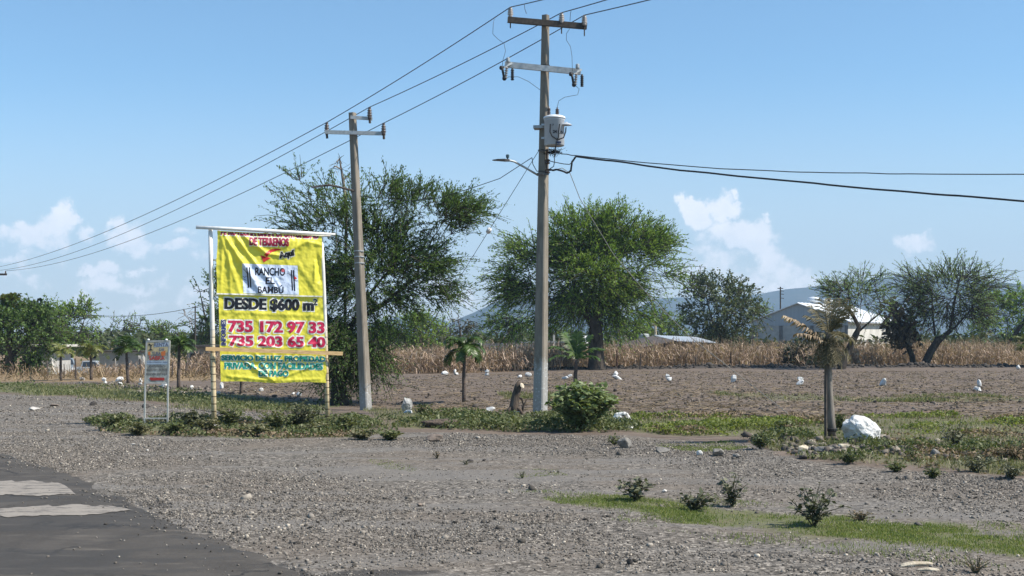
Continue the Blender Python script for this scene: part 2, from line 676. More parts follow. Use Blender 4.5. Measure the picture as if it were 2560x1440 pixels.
def ground_material():
    t = NT('ground')
    v = t.pos()
    big = t.noise(v, 0.35, 4.0)
    mid = t.noise(v, 2.2, 5.0)
    fine = t.noise(v, 14.0, 6.0, 0.7)
    vf = t.noise(v, 60.0, 4.0, 0.7)
    ga, gr, dr, da = t.attr('gravel').outputs['Fac'], t.attr('grass').outputs['Fac'], t.attr('dry').outputs['Fac'], t.attr('darken').outputs['Fac']
    jit = t.math('MULTIPLY', t.math('SUBTRACT', t.math('ADD', t.math('MULTIPLY', mid, 0.5), t.math('MULTIPLY', fine, 0.5)), 0.5), 1.1)
    ga = t.rng(t.math('ADD', ga, jit), 0.35, 0.65)
    gr = t.rng(t.math('ADD', gr, jit), 0.4, 0.75)
    dr = t.rng(t.math('ADD', dr, jit), 0.4, 0.7)
    # tilled soil with dry crumbs, drawn out along the furrows
    fur = t.noise(t.pos((0.35, 2.2, 1)), 1.6, 5.0, 0.65)
    soil = t.mix(t.rng(fur, 0.35, 0.68), (0.101, 0.079, 0.064), (0.181, 0.142, 0.113))
    soil = t.mix(t.rng(fine, 0.52, 0.75, 0, 0.75), soil, (0.225, 0.178, 0.139))
    soil = t.mix(t.rng(vf, 0.25, 0.45, 0.8, 0), soil, (0.049, 0.038, 0.032))
    # crushed stone: two sizes of chips, each with its own grey
    w1 = t.n('ShaderNodeVectorMath', operation='ADD')
    t.set(w1.inputs[0], v)
    sc_ = t.n('ShaderNodeVectorMath', operation='SCALE')
    t.set(sc_.inputs[0], t.noise(v, 9.0, 3.0, color=True))
    sc_.inputs['Scale'].default_value = 0.05
    t.set(w1.inputs[1], sc_.outputs[0])
    wv = w1.outputs[0]
    c1 = t.voro(wv, 22.0)
    c2 = t.voro(wv, 48.0)
    b1 = t.n('ShaderNodeSeparateColor')
    t.set(b1.inputs[0], c1)
    b2 = t.n('ShaderNodeSeparateColor')
    t.set(b2.inputs[0], c2)
    ch = t.math('ADD', t.math('MULTIPLY', b1.outputs[0], 0.5), t.math('MULTIPLY', b2.outputs[0], 0.5))
    grav = t.ramp(ch, [(0.12, (0.023, 0.021, 0.019)), (0.32, (0.087, 0.077, 0.065)), (0.6, (0.159, 0.141, 0.121)), (0.82, (0.277, 0.245, 0.211)), (0.95, (0.466, 0.418, 0.354))])
    dust = t.mix(t.rng(mid, 0.3, 0.7), (0.125, 0.103, 0.083), (0.182, 0.149, 0.119))
    grav = t.mix(t.math('MULTIPLY', t.rng(big, 0.42, 0.62), 0.55), grav, dust)
    mp = t.n('ShaderNodeMapping')
    mp.inputs['Rotation'].default_value = (0, 0, R(-24))
    mp.inputs['Scale'].default_value = (0.10, 0.85, 1)
    t.set(mp.inputs['Vector'], t.n('ShaderNodeNewGeometry').outputs['Position'])
    tr1 = t.noise(mp.outputs[0], 1.25, 4.0, 0.55)
    grav = t.mix(t.math('MULTIPLY', t.rng(tr1, 0.49, 0.60), 0.72), grav, t.mix(t.rng(vf, 0.35, 0.65), (0.125, 0.114, 0.104), (0.215, 0.199, 0.180)))
    turf = t.mix(t.rng(fine, 0.3, 0.7), (0.085, 0.095, 0.042), (0.150, 0.150, 0.078))
    turf = t.mix(t.rng(mid, 0.5, 0.75, 0, 0.8), turf, (0.165, 0.130, 0.095))
    straw = t.mix(t.rng(fine, 0.3, 0.7), (0.15, 0.105, 0.062), (0.30, 0.215, 0.125))
    c = t.mix(ga, soil, grav)
    c = t.mix(gr, c, turf)
    c = t.mix(dr, c, straw)
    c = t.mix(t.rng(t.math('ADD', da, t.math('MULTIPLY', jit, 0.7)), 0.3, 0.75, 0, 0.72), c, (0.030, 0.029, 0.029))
    h = t.math('ADD', t.math('MULTIPLY', b1.outputs[1], 0.55), t.math('MULTIPLY', b2.outputs[1], 0.45))
    hs = t.math('ADD', t.math('MULTIPLY', fine, 0.7), t.math('MULTIPLY', mid, 0.9))
    hm = t.n('ShaderNodeMix', data_type='FLOAT')
    t.set(hm.inputs[0], ga)
    t.set(hm.inputs[2], hs)
    t.set(hm.inputs[3], h)
    return t.pbr(c, 0.92, 0, t.bump(hm.outputs[0], 0.5, 0.03), 0.15)


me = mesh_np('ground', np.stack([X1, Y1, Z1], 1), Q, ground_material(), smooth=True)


def put_attr(me, name, val):
    a = me.attributes.new(name, 'FLOAT', 'POINT')
    a.data.foreach_set('value', np.ascontiguousarray(val, np.float32))


mk = near & (Y1 > 0)
xs_, ys_ = X1[mk], Y1[mk]
zero = np.zeros_like(X1)
a_g, a_t, a_d, a_w = zero.copy(), zero.copy(), zero.copy(), zero.copy()
a_g[mk] = soft(Z_GRAVEL, xs_, ys_, 0.5, 0.25)
a_g[(Y1 <= 0)] = 1
tf = np.maximum.reduce([soft(Z_LEFT, xs_, ys_, 1.2, 1.2) * 0.85, soft(Z_SIGN, xs_, ys_, 0.5, 0.4) * 0.68, soft(Z_VERGE, xs_, ys_, 0.7, 0.9) * 0.62, soft(Z_FRONT, xs_, ys_, 0.5, 0.7, s=1.1) * 0.74,
                        soft(Z_RUBBLE, xs_, ys_, 0.5, 0.5) * 0.62, soft(Z_STRIP, xs_, ys_, 1.0, 1.6, s=0.5) * 0.62, soft(Z_STRIP2, xs_, ys_, 0.8, 0.8) * 0.55, soft(Z_SPOT, xs_, ys_, 0.4, 0.3) * 0.55,
                        soft(Z_SPOT2, xs_, ys_, 0.5, 0.4) * 0.45, soft(Z_SPOT3, xs_, ys_, 0.4, 0.3) * 0.8])
a_t[mk] = tf
cf = corn_front(xs_)
a_d[mk] = np.maximum(sstep(-1.5, 1.5, ys_ - cf - 1.0) * 0.8, soft(Z_DRYL, xs_, ys_, 2.0, 2.0) * 0.85)
a_d[mk] *= np.where(xs_ > 0, 1, 1)
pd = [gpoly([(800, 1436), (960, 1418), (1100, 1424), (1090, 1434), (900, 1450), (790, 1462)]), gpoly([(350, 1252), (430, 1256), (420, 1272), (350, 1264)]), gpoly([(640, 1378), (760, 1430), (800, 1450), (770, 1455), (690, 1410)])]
a_w[mk] = np.maximum.reduce([soft(q, xs_, ys_, 0.12, 0.1, s=2.0) for q in pd])  # mask of soft-edged darker patches on the gravel and road edge
# dark freshly turned ridge in front of the maize
ridge = np.exp(-((ys_ - (76.2 + 0.16 * (xs_ - 2.0))) / 2.0) ** 2) * sstep(-6.0, 2.0, xs_) * 1.0
a_w[mk] = np.maximum(a_w[mk], ridge)
for nme, val in (('gravel', a_g), ('grass', a_t), ('dry', a_d), ('darken', a_w)):
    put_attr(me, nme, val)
tag(link('ground', me), 'grey gravel verge, brown tilled field and weedy strips', None, None, 'structure')

# ------------------------------------------------------------------ road and its markings


def asphalt_material():
    t = NT('asphalt')
    v = t.pos()
    f = t.noise(v, 0.9, 5.0)
    g = t.noise(v, 30.0, 6.0, 0.75)
    p = t.noise(v, 160.0, 3.0, 0.7)
    c = t.mix(t.rng(f, 0.3, 0.7), (0.049, 0.043, 0.037), (0.081, 0.071, 0.061))
    c = t.mix(t.rng(g, 0.45, 0.8, 0, 0.6), c, (0.117, 0.102, 0.087))
    c = t.mix(t.rng(p, 0.62, 0.8, 0, 0.7), c, (0.223, 0.195, 0.167))
    # dusty scuffs and a dark seam along the edge
    sc1 = t.noise(t.pos((0.8, 3.0, 1)), 1.4, 6.0, 0.7)
    c = t.mix(t.rng(sc1, 0.52, 0.70, 0, 0.6), c, (0.148, 0.128, 0.107))
    wv = t.n('ShaderNodeVectorMath', operation='ADD')
    t.set(wv.inputs[0], v)
    ws = t.n('ShaderNodeVectorMath', operation='SCALE')
    t.set(ws.inputs[0], t.noise(v, 1.1, 5.0, 0.6, True))
    ws.inputs['Scale'].default_value = 1.3
    t.set(wv.inputs[1], ws.outputs[0])
    ck = t.voro(wv.outputs[0], 0.55, 'DISTANCE_TO_EDGE', 'Distance')
    c = t.mix(t.math('MULTIPLY', t.rng(ck, 0.006, 0.030, 0.9, 0), t.rng(f, 0.4, 0.6)), c, (0.022, 0.021, 0.020))
    pt = t.noise(t.pos((0.5, 1.1, 1)), 0.7, 3.0)
    c = t.mix(t.rng(pt, 0.49, 0.53, 0, 0.5), c, (0.045, 0.043, 0.041))
    return t.pbr(c, 0.85, 0, t.bump(t.math('ADD', t.math('MULTIPLY', p, 0.6), t.math('MULTIPLY', g, 0.6)), 0.45, 0.012), 0.25)


edge = []
for a, b in zip(ROAD_EDGE[:-1], ROAD_EDGE[1:]):
    k = max(2, int((b - a).length / 0.12))
    if a.y > 60:
        k = 4
    for i in range(k):
        edge.append(a.lerp(b, i / k))
edge.append(ROAD_EDGE[-1])
V, Fq = [], []
W = 24
for i, p in enumerate(edge):
    w = 0.26 * (vnoise(i * 0.13, 0.5, 4) - 0.5) + 0.14 * (vnoise(i * 0.6, 2.5, 9) - 0.5)
    for j in range(W + 1):
        s = (j / W) ** 1.6
        q = Vector((p.x + w - 8.4 * s, p.y + w - 6.4 * s, 0))
        z = 0.016 - 0.030 * math.exp(-(s * 10.5 / 0.10))
        V.append((q.x, q.y, z + 0.006 * (vnoise(q.x * 0.8, q.y * 0.8, 6) - 0.5)))
for i in range(len(edge) - 1):
    for j in range(W):
        a = i * (W + 1) + j
        Fq.append((a, a + 1, a + W + 2, a + W + 1))
me = mesh_np('road', np.array(V), np.array(Fq), asphalt_material(), smooth=True)
tag(link('road', me), 'dark worn asphalt road with a crumbling edge', None, None, 'structure')


def paint_material():
    t = NT('worn_paint')
    v = t.pos((1, 2.2, 1))
    f = t.noise(v, 3.0, 6.0, 0.7)
    g = t.noise(v, 22.0, 5.0, 0.7)
    c = t.mix(t.rng(g, 0.3, 0.7), (0.22, 0.195, 0.168), (0.32, 0.285, 0.245))
    m = t.math('ADD', t.math('MULTIPLY', f, 0.6), t.math('MULTIPLY', g, 0.4))
    c = t.mix(t.rng(m, 0.49, 0.60, 0, 0.9), c, (0.085, 0.078, 0.072))
    return t.pbr(c, 0.85, 0, t.bump(g, 0.3, 0.01), 0.2)


MP = paint_material()


def marking(top, bot, label):
    """A worn stripe on the road between two ragged edge lines, given as pixels of the photo."""
    n = 60
    tx = np.linspace(top[0][0], top[-1][0], n)
    vs, fs = [], []
    for i, x in enumerate(tx):
        yt = np.interp(x, [p[0] for p in top], [p[1] for p in top]) + 5 * (vnoise(i * .35, 1, 3) - .5) + 3 * (vnoise(i * 1.1, 1, 3) - .5)
        yb = np.interp(x, [p[0] for p in bot], [p[1] for p in bot]) + 6.0 * (vnoise(i * .35, 9, 5) - .5) + 3 * (vnoise(i * 1.2, 9, 5) - .5)
        yb = max(yb, yt + 0.3)
        for k in range(4):
            p = G(x, yt + (yb - yt) * k / 3)
            vs.append((p.x, p.y, 0.016 + 0.006 * (vnoise(p.x * 0.8, p.y * 0.8, 6) - 0.5) + 0.006))
    for i in range(n - 1):
        for k in range(3):
            a = i * 4 + k
            fs.append((a, a + 1, a + 5, a + 4))
    me = mesh_np('road_marking', np.array([tuple(map(float, v)) for v in vs]), np.array(fs), MP)
    tag(link('road_marking', me), label, None, None, 'structure')


marking([(-260, 1214), (0, 1207), (80, 1205), (130, 1210), (160, 1216), (190, 1239)], [(-260, 1246), (0, 1241), (100, 1243), (160, 1242), (190, 1240)], 'worn beige painted stripe on the asphalt, the farther one')
marking([(-260, 1292), (0, 1277), (80, 1271), (200, 1266), (290, 1272), (332, 1278)], [(-260, 1308), (0, 1297), (150, 1294), (250, 1290), (300, 1285), (332, 1279)], 'worn pinkish painted stripe on the asphalt, the nearer one')

# ------------------------------------------------------------------ loose stones, clods, straw


def ico():
    t = (1 + 5 ** 0.5) / 2
    v = np.array([(-1, t, 0), (1, t, 0), (-1, -t, 0), (1, -t, 0), (0, -1, t), (0, 1, t), (0, -1, -t), (0, 1, -t), (t, 0, -1), (t, 0, 1), (-t, 0, -1), (-t, 0, 1)], float)
    v /= np.linalg.norm(v[0])
    f = np.array([(0, 11, 5), (0, 5, 1), (0, 1, 7), (0, 7, 10), (0, 10, 11), (1, 5, 9), (5, 11, 4), (11, 10, 2), (10, 7, 6), (7, 1, 8), (3, 9, 4), (3, 4, 2), (3, 2, 6), (3, 6, 8), (3, 8, 9), (4, 9, 5), (2, 4, 11), (6, 2, 10), (8, 6, 7), (9, 8, 1)])
    return v, f


ICO_V, ICO_F = ico()


def stones_mesh(name, P3, size, mat, flat=(0.45, 0.9)):
    n = len(P3)
    v = ICO_V[None] * RNG.uniform(0.62, 1.25, (n, 12, 1))
    sc_ = np.stack([RNG.uniform(0.7, 1.4, n), RNG.uniform(0.6, 1.1, n), RNG.uniform(flat[0], flat[1], n)], 1)[:, None, :]
    v = v * sc_
    a, b = RNG.uniform(0, 6.28, n), RNG.uniform(-0.5, 0.5, n)
    cb, sb = np.cos(b)[:, None], np.sin(b)[:, None]
    v = np.stack([v[..., 0] * cb - v[..., 2] * sb, v[..., 1], v[..., 0] * sb + v[..., 2] * cb], 2)
    ca, sa = np.cos(a)[:, None], np.sin(a)[:, None]
    v = np.stack([v[..., 0] * ca - v[..., 1] * sa, v[..., 0] * sa + v[..., 1] * ca, v[..., 2]], 2)
    v = v * (size / 2)[:, None, None] + P3[:, None, :]
    f = ICO_F[None] + (np.arange(n) * 12)[:, None, None]
    return mesh_np(name, v.reshape(-1, 3), f.reshape(-1, 3), mat)


def scatter(poly, n, dens=None):
    """Random points of a ground polygon, kept with probability dens(x, y)."""
    lo, hi = poly.min(0), poly.max(0)
    out = []
    left = n
    while left > 0:
        p = RNG.uniform(lo, hi, (max(left * 3, 1000), 2))
        k = inside(poly, p[:, 0], p[:, 1]) > 0
        if dens is not None:
            k &= RNG.random(len(p)) < dens(p[:, 0], p[:, 1])
        p = p[k][:left]
        out.append(p)
        left -= len(p)
    return np.concatenate(out)


def stone_mat(name, stops):
    t = NT(name)
    v = t.pos()
    c = t.ramp(t.island(), stops)
    c = t.mix(t.rng(t.noise(v, 40, 4), 0.35, 0.7, 0, 0.4), c, (0.09, 0.085, 0.08))
    return t.pbr(c, 0.9, 0, t.bump(t.noise(v, 90, 4), 0.4, 0.005), 0.2)


M_GRAVEL = stone_mat('gravel', [(0, (0.035, 0.030, 0.024)), (0.25, (0.107, 0.094, 0.079)), (0.6, (0.185, 0.162, 0.138)), (0.9, (0.311, 0.273, 0.230)), (0.985, (0.461, 0.405, 0.333)), (1.0, (0.715, 0.624, 0.505))])
M_CLOD = stone_mat('clod', [(0, (0.045, 0.036, 0.03)), (0.5, (0.10, 0.08, 0.065)), (0.9, (0.17, 0.135, 0.105)), (1.0, (0.33, 0.28, 0.22))])
NEARG = gpoly([(-300, 1068), (200, 1066), (400, 1100), (950, 1100), (1150, 1084), (1550, 1092), (1850, 1110), (2000, 1157), (2250, 1176), (2560, 1204), (2900, 1225), (2900, 1560), (-300, 1560)])


def gdens(x, y):
    d = np.clip(0.40 + 3.4 * (fbm(x * 0.30, y * 0.42, 31, 4) - 0.5), 0.04, 1)
    d = d * (1 - 0.8 * soft(Z_FRONT, x, y, 0.5, 0.35, s=1.5))
    e = inside(ROAD_POLY, x, y)
    return d * np.where(e > 0, 0.45 * np.exp(-np.maximum(e, 0) / 0.16) + 0.03 * np.exp(-np.maximum(e, 0) / 0.9), 1.0) * np.clip((17.0 / np.maximum(y, 4)) ** 1.2, 0.3, 1)


p2 = scatter(NEARG, 80000, gdens)
sz = np.exp(RNG.normal(math.log(0.0175), 0.42, len(p2))).clip(0.010, 0.10)
big = RNG.random(len(p2)) < 0.004
sz[big] *= RNG.uniform(1.6, 3.0, big.sum())
p3 = np.column_stack([p2, np.where(inside(ROAD_POLY, p2[:, 0], p2[:, 1]) > 0.12, 0.018, gz(p2[:, 0], p2[:, 1])) + sz * 0.10])
# a few chips have strayed onto the asphalt
FARG = gpoly([(-700, 988), (0, 988), (300, 1002), (700, 1036), (880, 1048), (200, 1062), (-300, 1066), (-900, 1060)])
q2 = scatter(FARG, 7000, lambda x, y: sstep(0.1, -0.1, inside(ROAD_POLY, x, y)) * 0.5)
qs = np.exp(RNG.normal(math.log(0.035), 0.4, len(q2))).clip(0.015, 0.12)
p3 = np.concatenate([p3, np.column_stack([q2, gz(q2[:, 0], q2[:, 1]) + qs * 0.1])])
sz = np.concatenate([sz, qs])
me = stones_mesh('gravel', p3, sz, M_GRAVEL)
tag(link('gravel', me), 'loose grey crushed stone scattered over the verge', None, None, 'stuff')

FIELD = gpoly([(560, 956), (900, 944), (1500, 929), (2750, 927), (2750, 1042), (1700, 1043), (1100, 1030), (850, 1010), (560, 985)])
p2 = scatter(FIELD, 14000, lambda x, y: np.clip((34.0 / y) ** 1.5, 0.15, 1))
sz = np.exp(RNG.normal(math.log(0.05), 0.45, len(p2))).clip(0.02, 0.22)
p3 = np.column_stack([p2, gz(p2[:, 0], p2[:, 1]) + sz * 0.1])
tag(link('soil_clods', stones_mesh('soil_clods', p3, sz, M_CLOD)), 'crumbly brown clods over the tilled field', None, None, 'stuff')
RID = np.array([(-4, 73.5), (12, 76.1), (40, 80.6), (40, 84.1), (12, 79.5), (-4, 77.0)])
p2 = scatter(RID, 1500)
sz = np.exp(RNG.normal(math.log(0.22), 0.4, len(p2))).clip(0.1, 0.5)
p3 = np.column_stack([p2, gz(p2[:, 0], p2[:, 1])])
t_ = stone_mat('dark_clod', [(0, (0.025, 0.021, 0.018)), (0.8, (0.06, 0.05, 0.042)), (1.0, (0.12, 0.095, 0.075))])
tag(link('soil_clods', stones_mesh('soil_clods', p3, sz, t_)), 'dark lumps of turned soil along the foot of the dry maize', None, None, 'stuff')


M_RUBBLE = stone_mat('rubble', [(0, (0.05, 0.042, 0.036)), (0.4, (0.12, 0.10, 0.083)), (0.8, (0.22, 0.185, 0.15)), (1.0, (0.42, 0.37, 0.30))])
ZR2 = gpoly([(1850, 1088), (2100, 1096), (2560, 1110), (2900, 1116), (2900, 1200), (2560, 1180), (2250, 1160), (2000, 1146)])
q1 = scatter(ZR2, 1500, lambda x, y: np.clip((fbm(x * 0.7, y * 0.9, 83, 3) - 0.36) * 4, 0.03, 1))
q2 = scatter(gpoly([(180, 956), (700, 976), (780, 1000), (560, 1000), (180, 976)]), 500)
q1 = np.concatenate([q1, q2])
qs = np.exp(RNG.normal(math.log(0.085), 0.42, len(q1))).clip(0.03, 0.24)
tag(link('rubble', stones_mesh('rubble', np.column_stack([q1, gz(q1[:, 0], q1[:, 1]) + qs * 0.12]), qs, M_RUBBLE)), 'brown stony rubble among the weeds beside the field', None, None, 'stuff')


def strips_mesh(name, P3, D3, L, Wd, mat, lift=0.0, mi=None, side=None):
    """Thin flat strips: from P3 along D3 (n,3), length L, width Wd."""
    n = len(P3)
    if side is None:
        side = np.cross(D3, RNG.normal(0, 1, (n, 3)))
    side = side / np.maximum(np.linalg.norm(side, axis=1, keepdims=True), 1e-6)
    a = P3
    b = P3 + D3 * L[:, None]
    s = side * (Wd / 2)[:, None]
    V = np.stack([a - s, a + s, b + s * 0.5, b - s * 0.5], 1).reshape(-1, 3)
    Q = np.arange(n * 4).reshape(n, 4)
    return V, Q


def unit(v):
    return v / np.maximum(np.linalg.norm(v, axis=1, keepdims=True), 1e-9)


M_STRAW = m_leaf('straw', [(0.14, 0.10, 0.065), (0.24, 0.18, 0.115), (0.34, 0.27, 0.18)], 0.1, 0.8)
p2 = scatter(FIELD, 12000, lambda x, y: np.clip((34.0 / y) ** 2, 0.06, 1) * np.clip(fbm(x * .5, y * 1.2, 44) * 2 - 0.5, 0.05, 1))
d = RNG.normal(0, 1, (len(p2), 3)) * (1, 0.6, 0.12)
V, Q = strips_mesh('', np.column_stack([p2, gz(p2[:, 0], p2[:, 1]) + 0.03]), unit(d), RNG.uniform(0.1, 0.45, len(p2)), RNG.uniform(0.008, 0.022, len(p2)), None)
tag(link('crop_residue', mesh_np('crop_residue', V, Q, M_STRAW)), 'dry stalks and straw lying on the tilled field', None, None, 'stuff')

# ------------------------------------------------------------------ grass and low weeds


def blades(name, polys, mat, label):
    Vs, Qs, n0 = [], [], 0
    for poly, n, h, w, dens in polys:
        p2 = scatter(poly, n, dens)
        k = RNG.uniform(0.4, 1.0, n) * h
        d = unit(np.column_stack([RNG.normal(0, 0.45, n), RNG.normal(0, 0.45, n), np.ones(n)]))
        side = np.column_stack([np.cos(a := RNG.uniform(0, 6.28, n)), np.sin(a), np.zeros(n)])
        V, Q = strips_mesh('', np.column_stack([p2, gz(p2[:, 0], p2[:, 1]) - 0.01]), d, k, np.full(n, w), None, side=side)
        Vs.append(V)
        Qs.append(Q + n0)
        n0 += len(V)
    tag(link(name, mesh_np(name, np.concatenate(Vs), np.concatenate(Qs), mat)), label, None, None, 'stuff')


def clump(a, b, s, seed, lo=0.0):
    return lambda x, y: np.clip((fbm(x * s, y * s, seed) - a) / (b - a), lo, 1)


M_GRASS = m_leaf('grass', [(0.085, 0.130, 0.032), (0.145, 0.190, 0.052), (0.215, 0.245, 0.080), (0.30, 0.285, 0.135)], 0.35)
M_GRASS2 = m_leaf('verge_grass', [(0.080, 0.098, 0.040), (0.135, 0.150, 0.062), (0.20, 0.200, 0.095), (0.32, 0.27, 0.16)], 0.3)
blades('grass', [(Z_FRONT, 26000, 0.042, 0.008, lambda x, y: np.clip(soft(Z_FRONT, x, y, 0.5, 0.7, s=1.1) * (fbm(x * 1.7, y * 1.7, 12) * 3.4 - 1.25), 0.012, 1)),
                 (gpoly([(1250, 1228), (1700, 1235), (2560, 1310), (2900, 1360), (2900, 1480), (2300, 1410), (1700, 1340), (1300, 1275)]), 5000, 0.05, 0.008, clump(0.50, 0.66, 1.6, 77)), (Z_SPOT, 500, 0.03, 0.010, None), (Z_SPOT2, 500, 0.03, 0.010, clump(0.4, 0.6, 1.5, 3, 0.02)), (Z_SPOT3, 1800, 0.05, 0.012, clump(0.35, 0.6, 1.5, 3))], M_GRASS, 'short green grass growing through the gravel in front')
blades('grass', [(gpoly([(-1500, 948), (0, 948), (400, 964), (800, 990), (840, 1045), (550, 1032), (300, 1006), (0, 990), (-1500, 992)]), 20000, 0.15, 0.026, lambda x, y: np.clip(clump(0.38, 0.62, 0.45, 21, 0.03)(x, y) * soft(Z_LEFT, x, y, 1.6, 2.6, s=0.4), 0.004, 1)), (Z_STRIP, 2600, 0.14, 0.03, clump(0.46, 0.66, 0.35, 22, 0.02)), (Z_STRIP2, 1500, 0.16, 0.03, clump(0.42, 0.6, 0.6, 23)),
                 (Z_RUBBLE, 9000, 0.14, 0.012, clump(0.4, 0.65, 1.0, 25, 0.05)), (Z_VERGE, 7000, 0.15, 0.014, clump(0.3, 0.6, 0.9, 26, 0.1))], M_GRASS2, 'thin olive grass along the verge and in the field')


def leaf_quads(P3, L, Wd, up=0.6):
    """Diamond leaves at points, tilted about the vertical by chance. Returns verts and faces."""
    n = len(P3)
    nrm = unit(np.column_stack([RNG.normal(0, 1, n), RNG.normal(0, 1, n), RNG.normal(up * 1.6, 0.8, n)]))
    d = unit(np.cross(nrm, RNG.normal(0, 1, (n, 3))))
    s = np.cross(nrm, d)
    a = P3 - d * (L * 0.5)[:, None]
    b = P3 + d * (L * 0.5)[:, None] - nrm * (L * 0.12)[:, None]
    m = P3 - d * (L * 0.06)[:, None] + nrm * (L * 0.06)[:, None]
    V = np.stack([a, m + s * (Wd * 0.5)[:, None], b, m - s * (Wd * 0.5)[:, None]], 1).reshape(-1, 3)
    return V, np.arange(n * 4).reshape(n, 4)


def weeds(name, poly, n, hmax, leaf, mat, label, s=1.2, seed=50, thr=0.42, flat=0.0):
    h = lambda x, y: np.clip((fbm(x * s, y * s, seed) - thr) / 0.25, 0, 1) * soft(poly, x, y, 0.3)
    p2 = scatter(poly, n, lambda x, y: np.clip(h(x, y) + flat, 0, 1))
    hh = h(p2[:, 0], p2[:, 1]) * hmax + 0.02
    z = gz(p2[:, 0], p2[:, 1]) + hh * RNG.random(n) ** 0.6
    L = RNG.uniform(0.6, 1.3, n) * leaf
    V, Q = leaf_quads(np.column_stack([p2, z]), L, L * 0.6)
    tag(link(name, mesh_np(name, V, Q, mat)), label, None, None, 'stuff')


M_WEED = m_leaf('weed_leaves', [(0.055, 0.075, 0.028), (0.095, 0.120, 0.046), (0.150, 0.165, 0.075), (0.22, 0.215, 0.12)], 0.26)
M_WEEDL = m_leaf('light_weed_leaves', [(0.110, 0.145, 0.036), (0.180, 0.215, 0.060), (0.255, 0.275, 0.092)], 0.36)
M_DRYW = m_leaf('dry_weed_leaves', [(0.12, 0.085, 0.055), (0.21, 0.155, 0.10), (0.30, 0.235, 0.16)], 0.15, 0.8)
Z_V1 = gpoly([(930, 1052), (1120, 1040), (1340, 1042), (1560, 1046), (1620, 1084), (1300, 1081), (1150, 1077), (960, 1070)])
Z_V2 = gpoly([(1560, 1046), (1750, 1040), (2560, 1042), (2900, 1042), (2900, 1100), (2560, 1098), (2200, 1090), (1850, 1092), (1620, 1084)])
weeds('weeds', Z_V1, 9500, 0.22, 0.075, M_WEED, 'low dark green leafy weeds at the foot of the tall concrete pole', 1.0, 51, 0.42, 0.03)
weeds('weeds', Z_V2, 14000, 0.18, 0.075, M_WEEDL, 'lime green creeping weeds between the gravel and the field', 0.8, 52, 0.50, 0.015)
weeds('weeds', Z_SIGN, 7500, 0.18, 0.07, M_WEED, 'olive leafy weeds around the feet of the two signs', 1.3, 53, 0.46, 0.02)
weeds('weeds', Z_RUBBLE, 9000, 0.22, 0.06, M_WEED, 'patchy dark weeds over the stony rubble on the right', 1.0, 54, 0.47, 0.02)
weeds('dry_weeds', Z_RUBBLE, 5000, 0.16, 0.07, M_DRYW, 'withered straw coloured weeds over the stony rubble', 0.9, 57, 0.48, 0.02)
weeds('dry_weeds', Z_V2, 5000, 0.13, 0.075, M_DRYW, 'dry straw coloured patches among the creeping weeds', 0.6, 58, 0.48, 0.01)
weeds('dry_weeds', Z_SIGN, 2500, 0.10, 0.07, M_DRYW, 'dry withered leaves between the weeds at the signs', 0.9, 59, 0.47, 0.01)
weeds('weeds', Z_LEFT, 8000, 0.16, 0.09, M_WEED, 'low weeds on the grassy bank beyond the small sign', 0.5, 55, 0.46, 0.01)

# ------------------------------------------------------------------ dry maize field


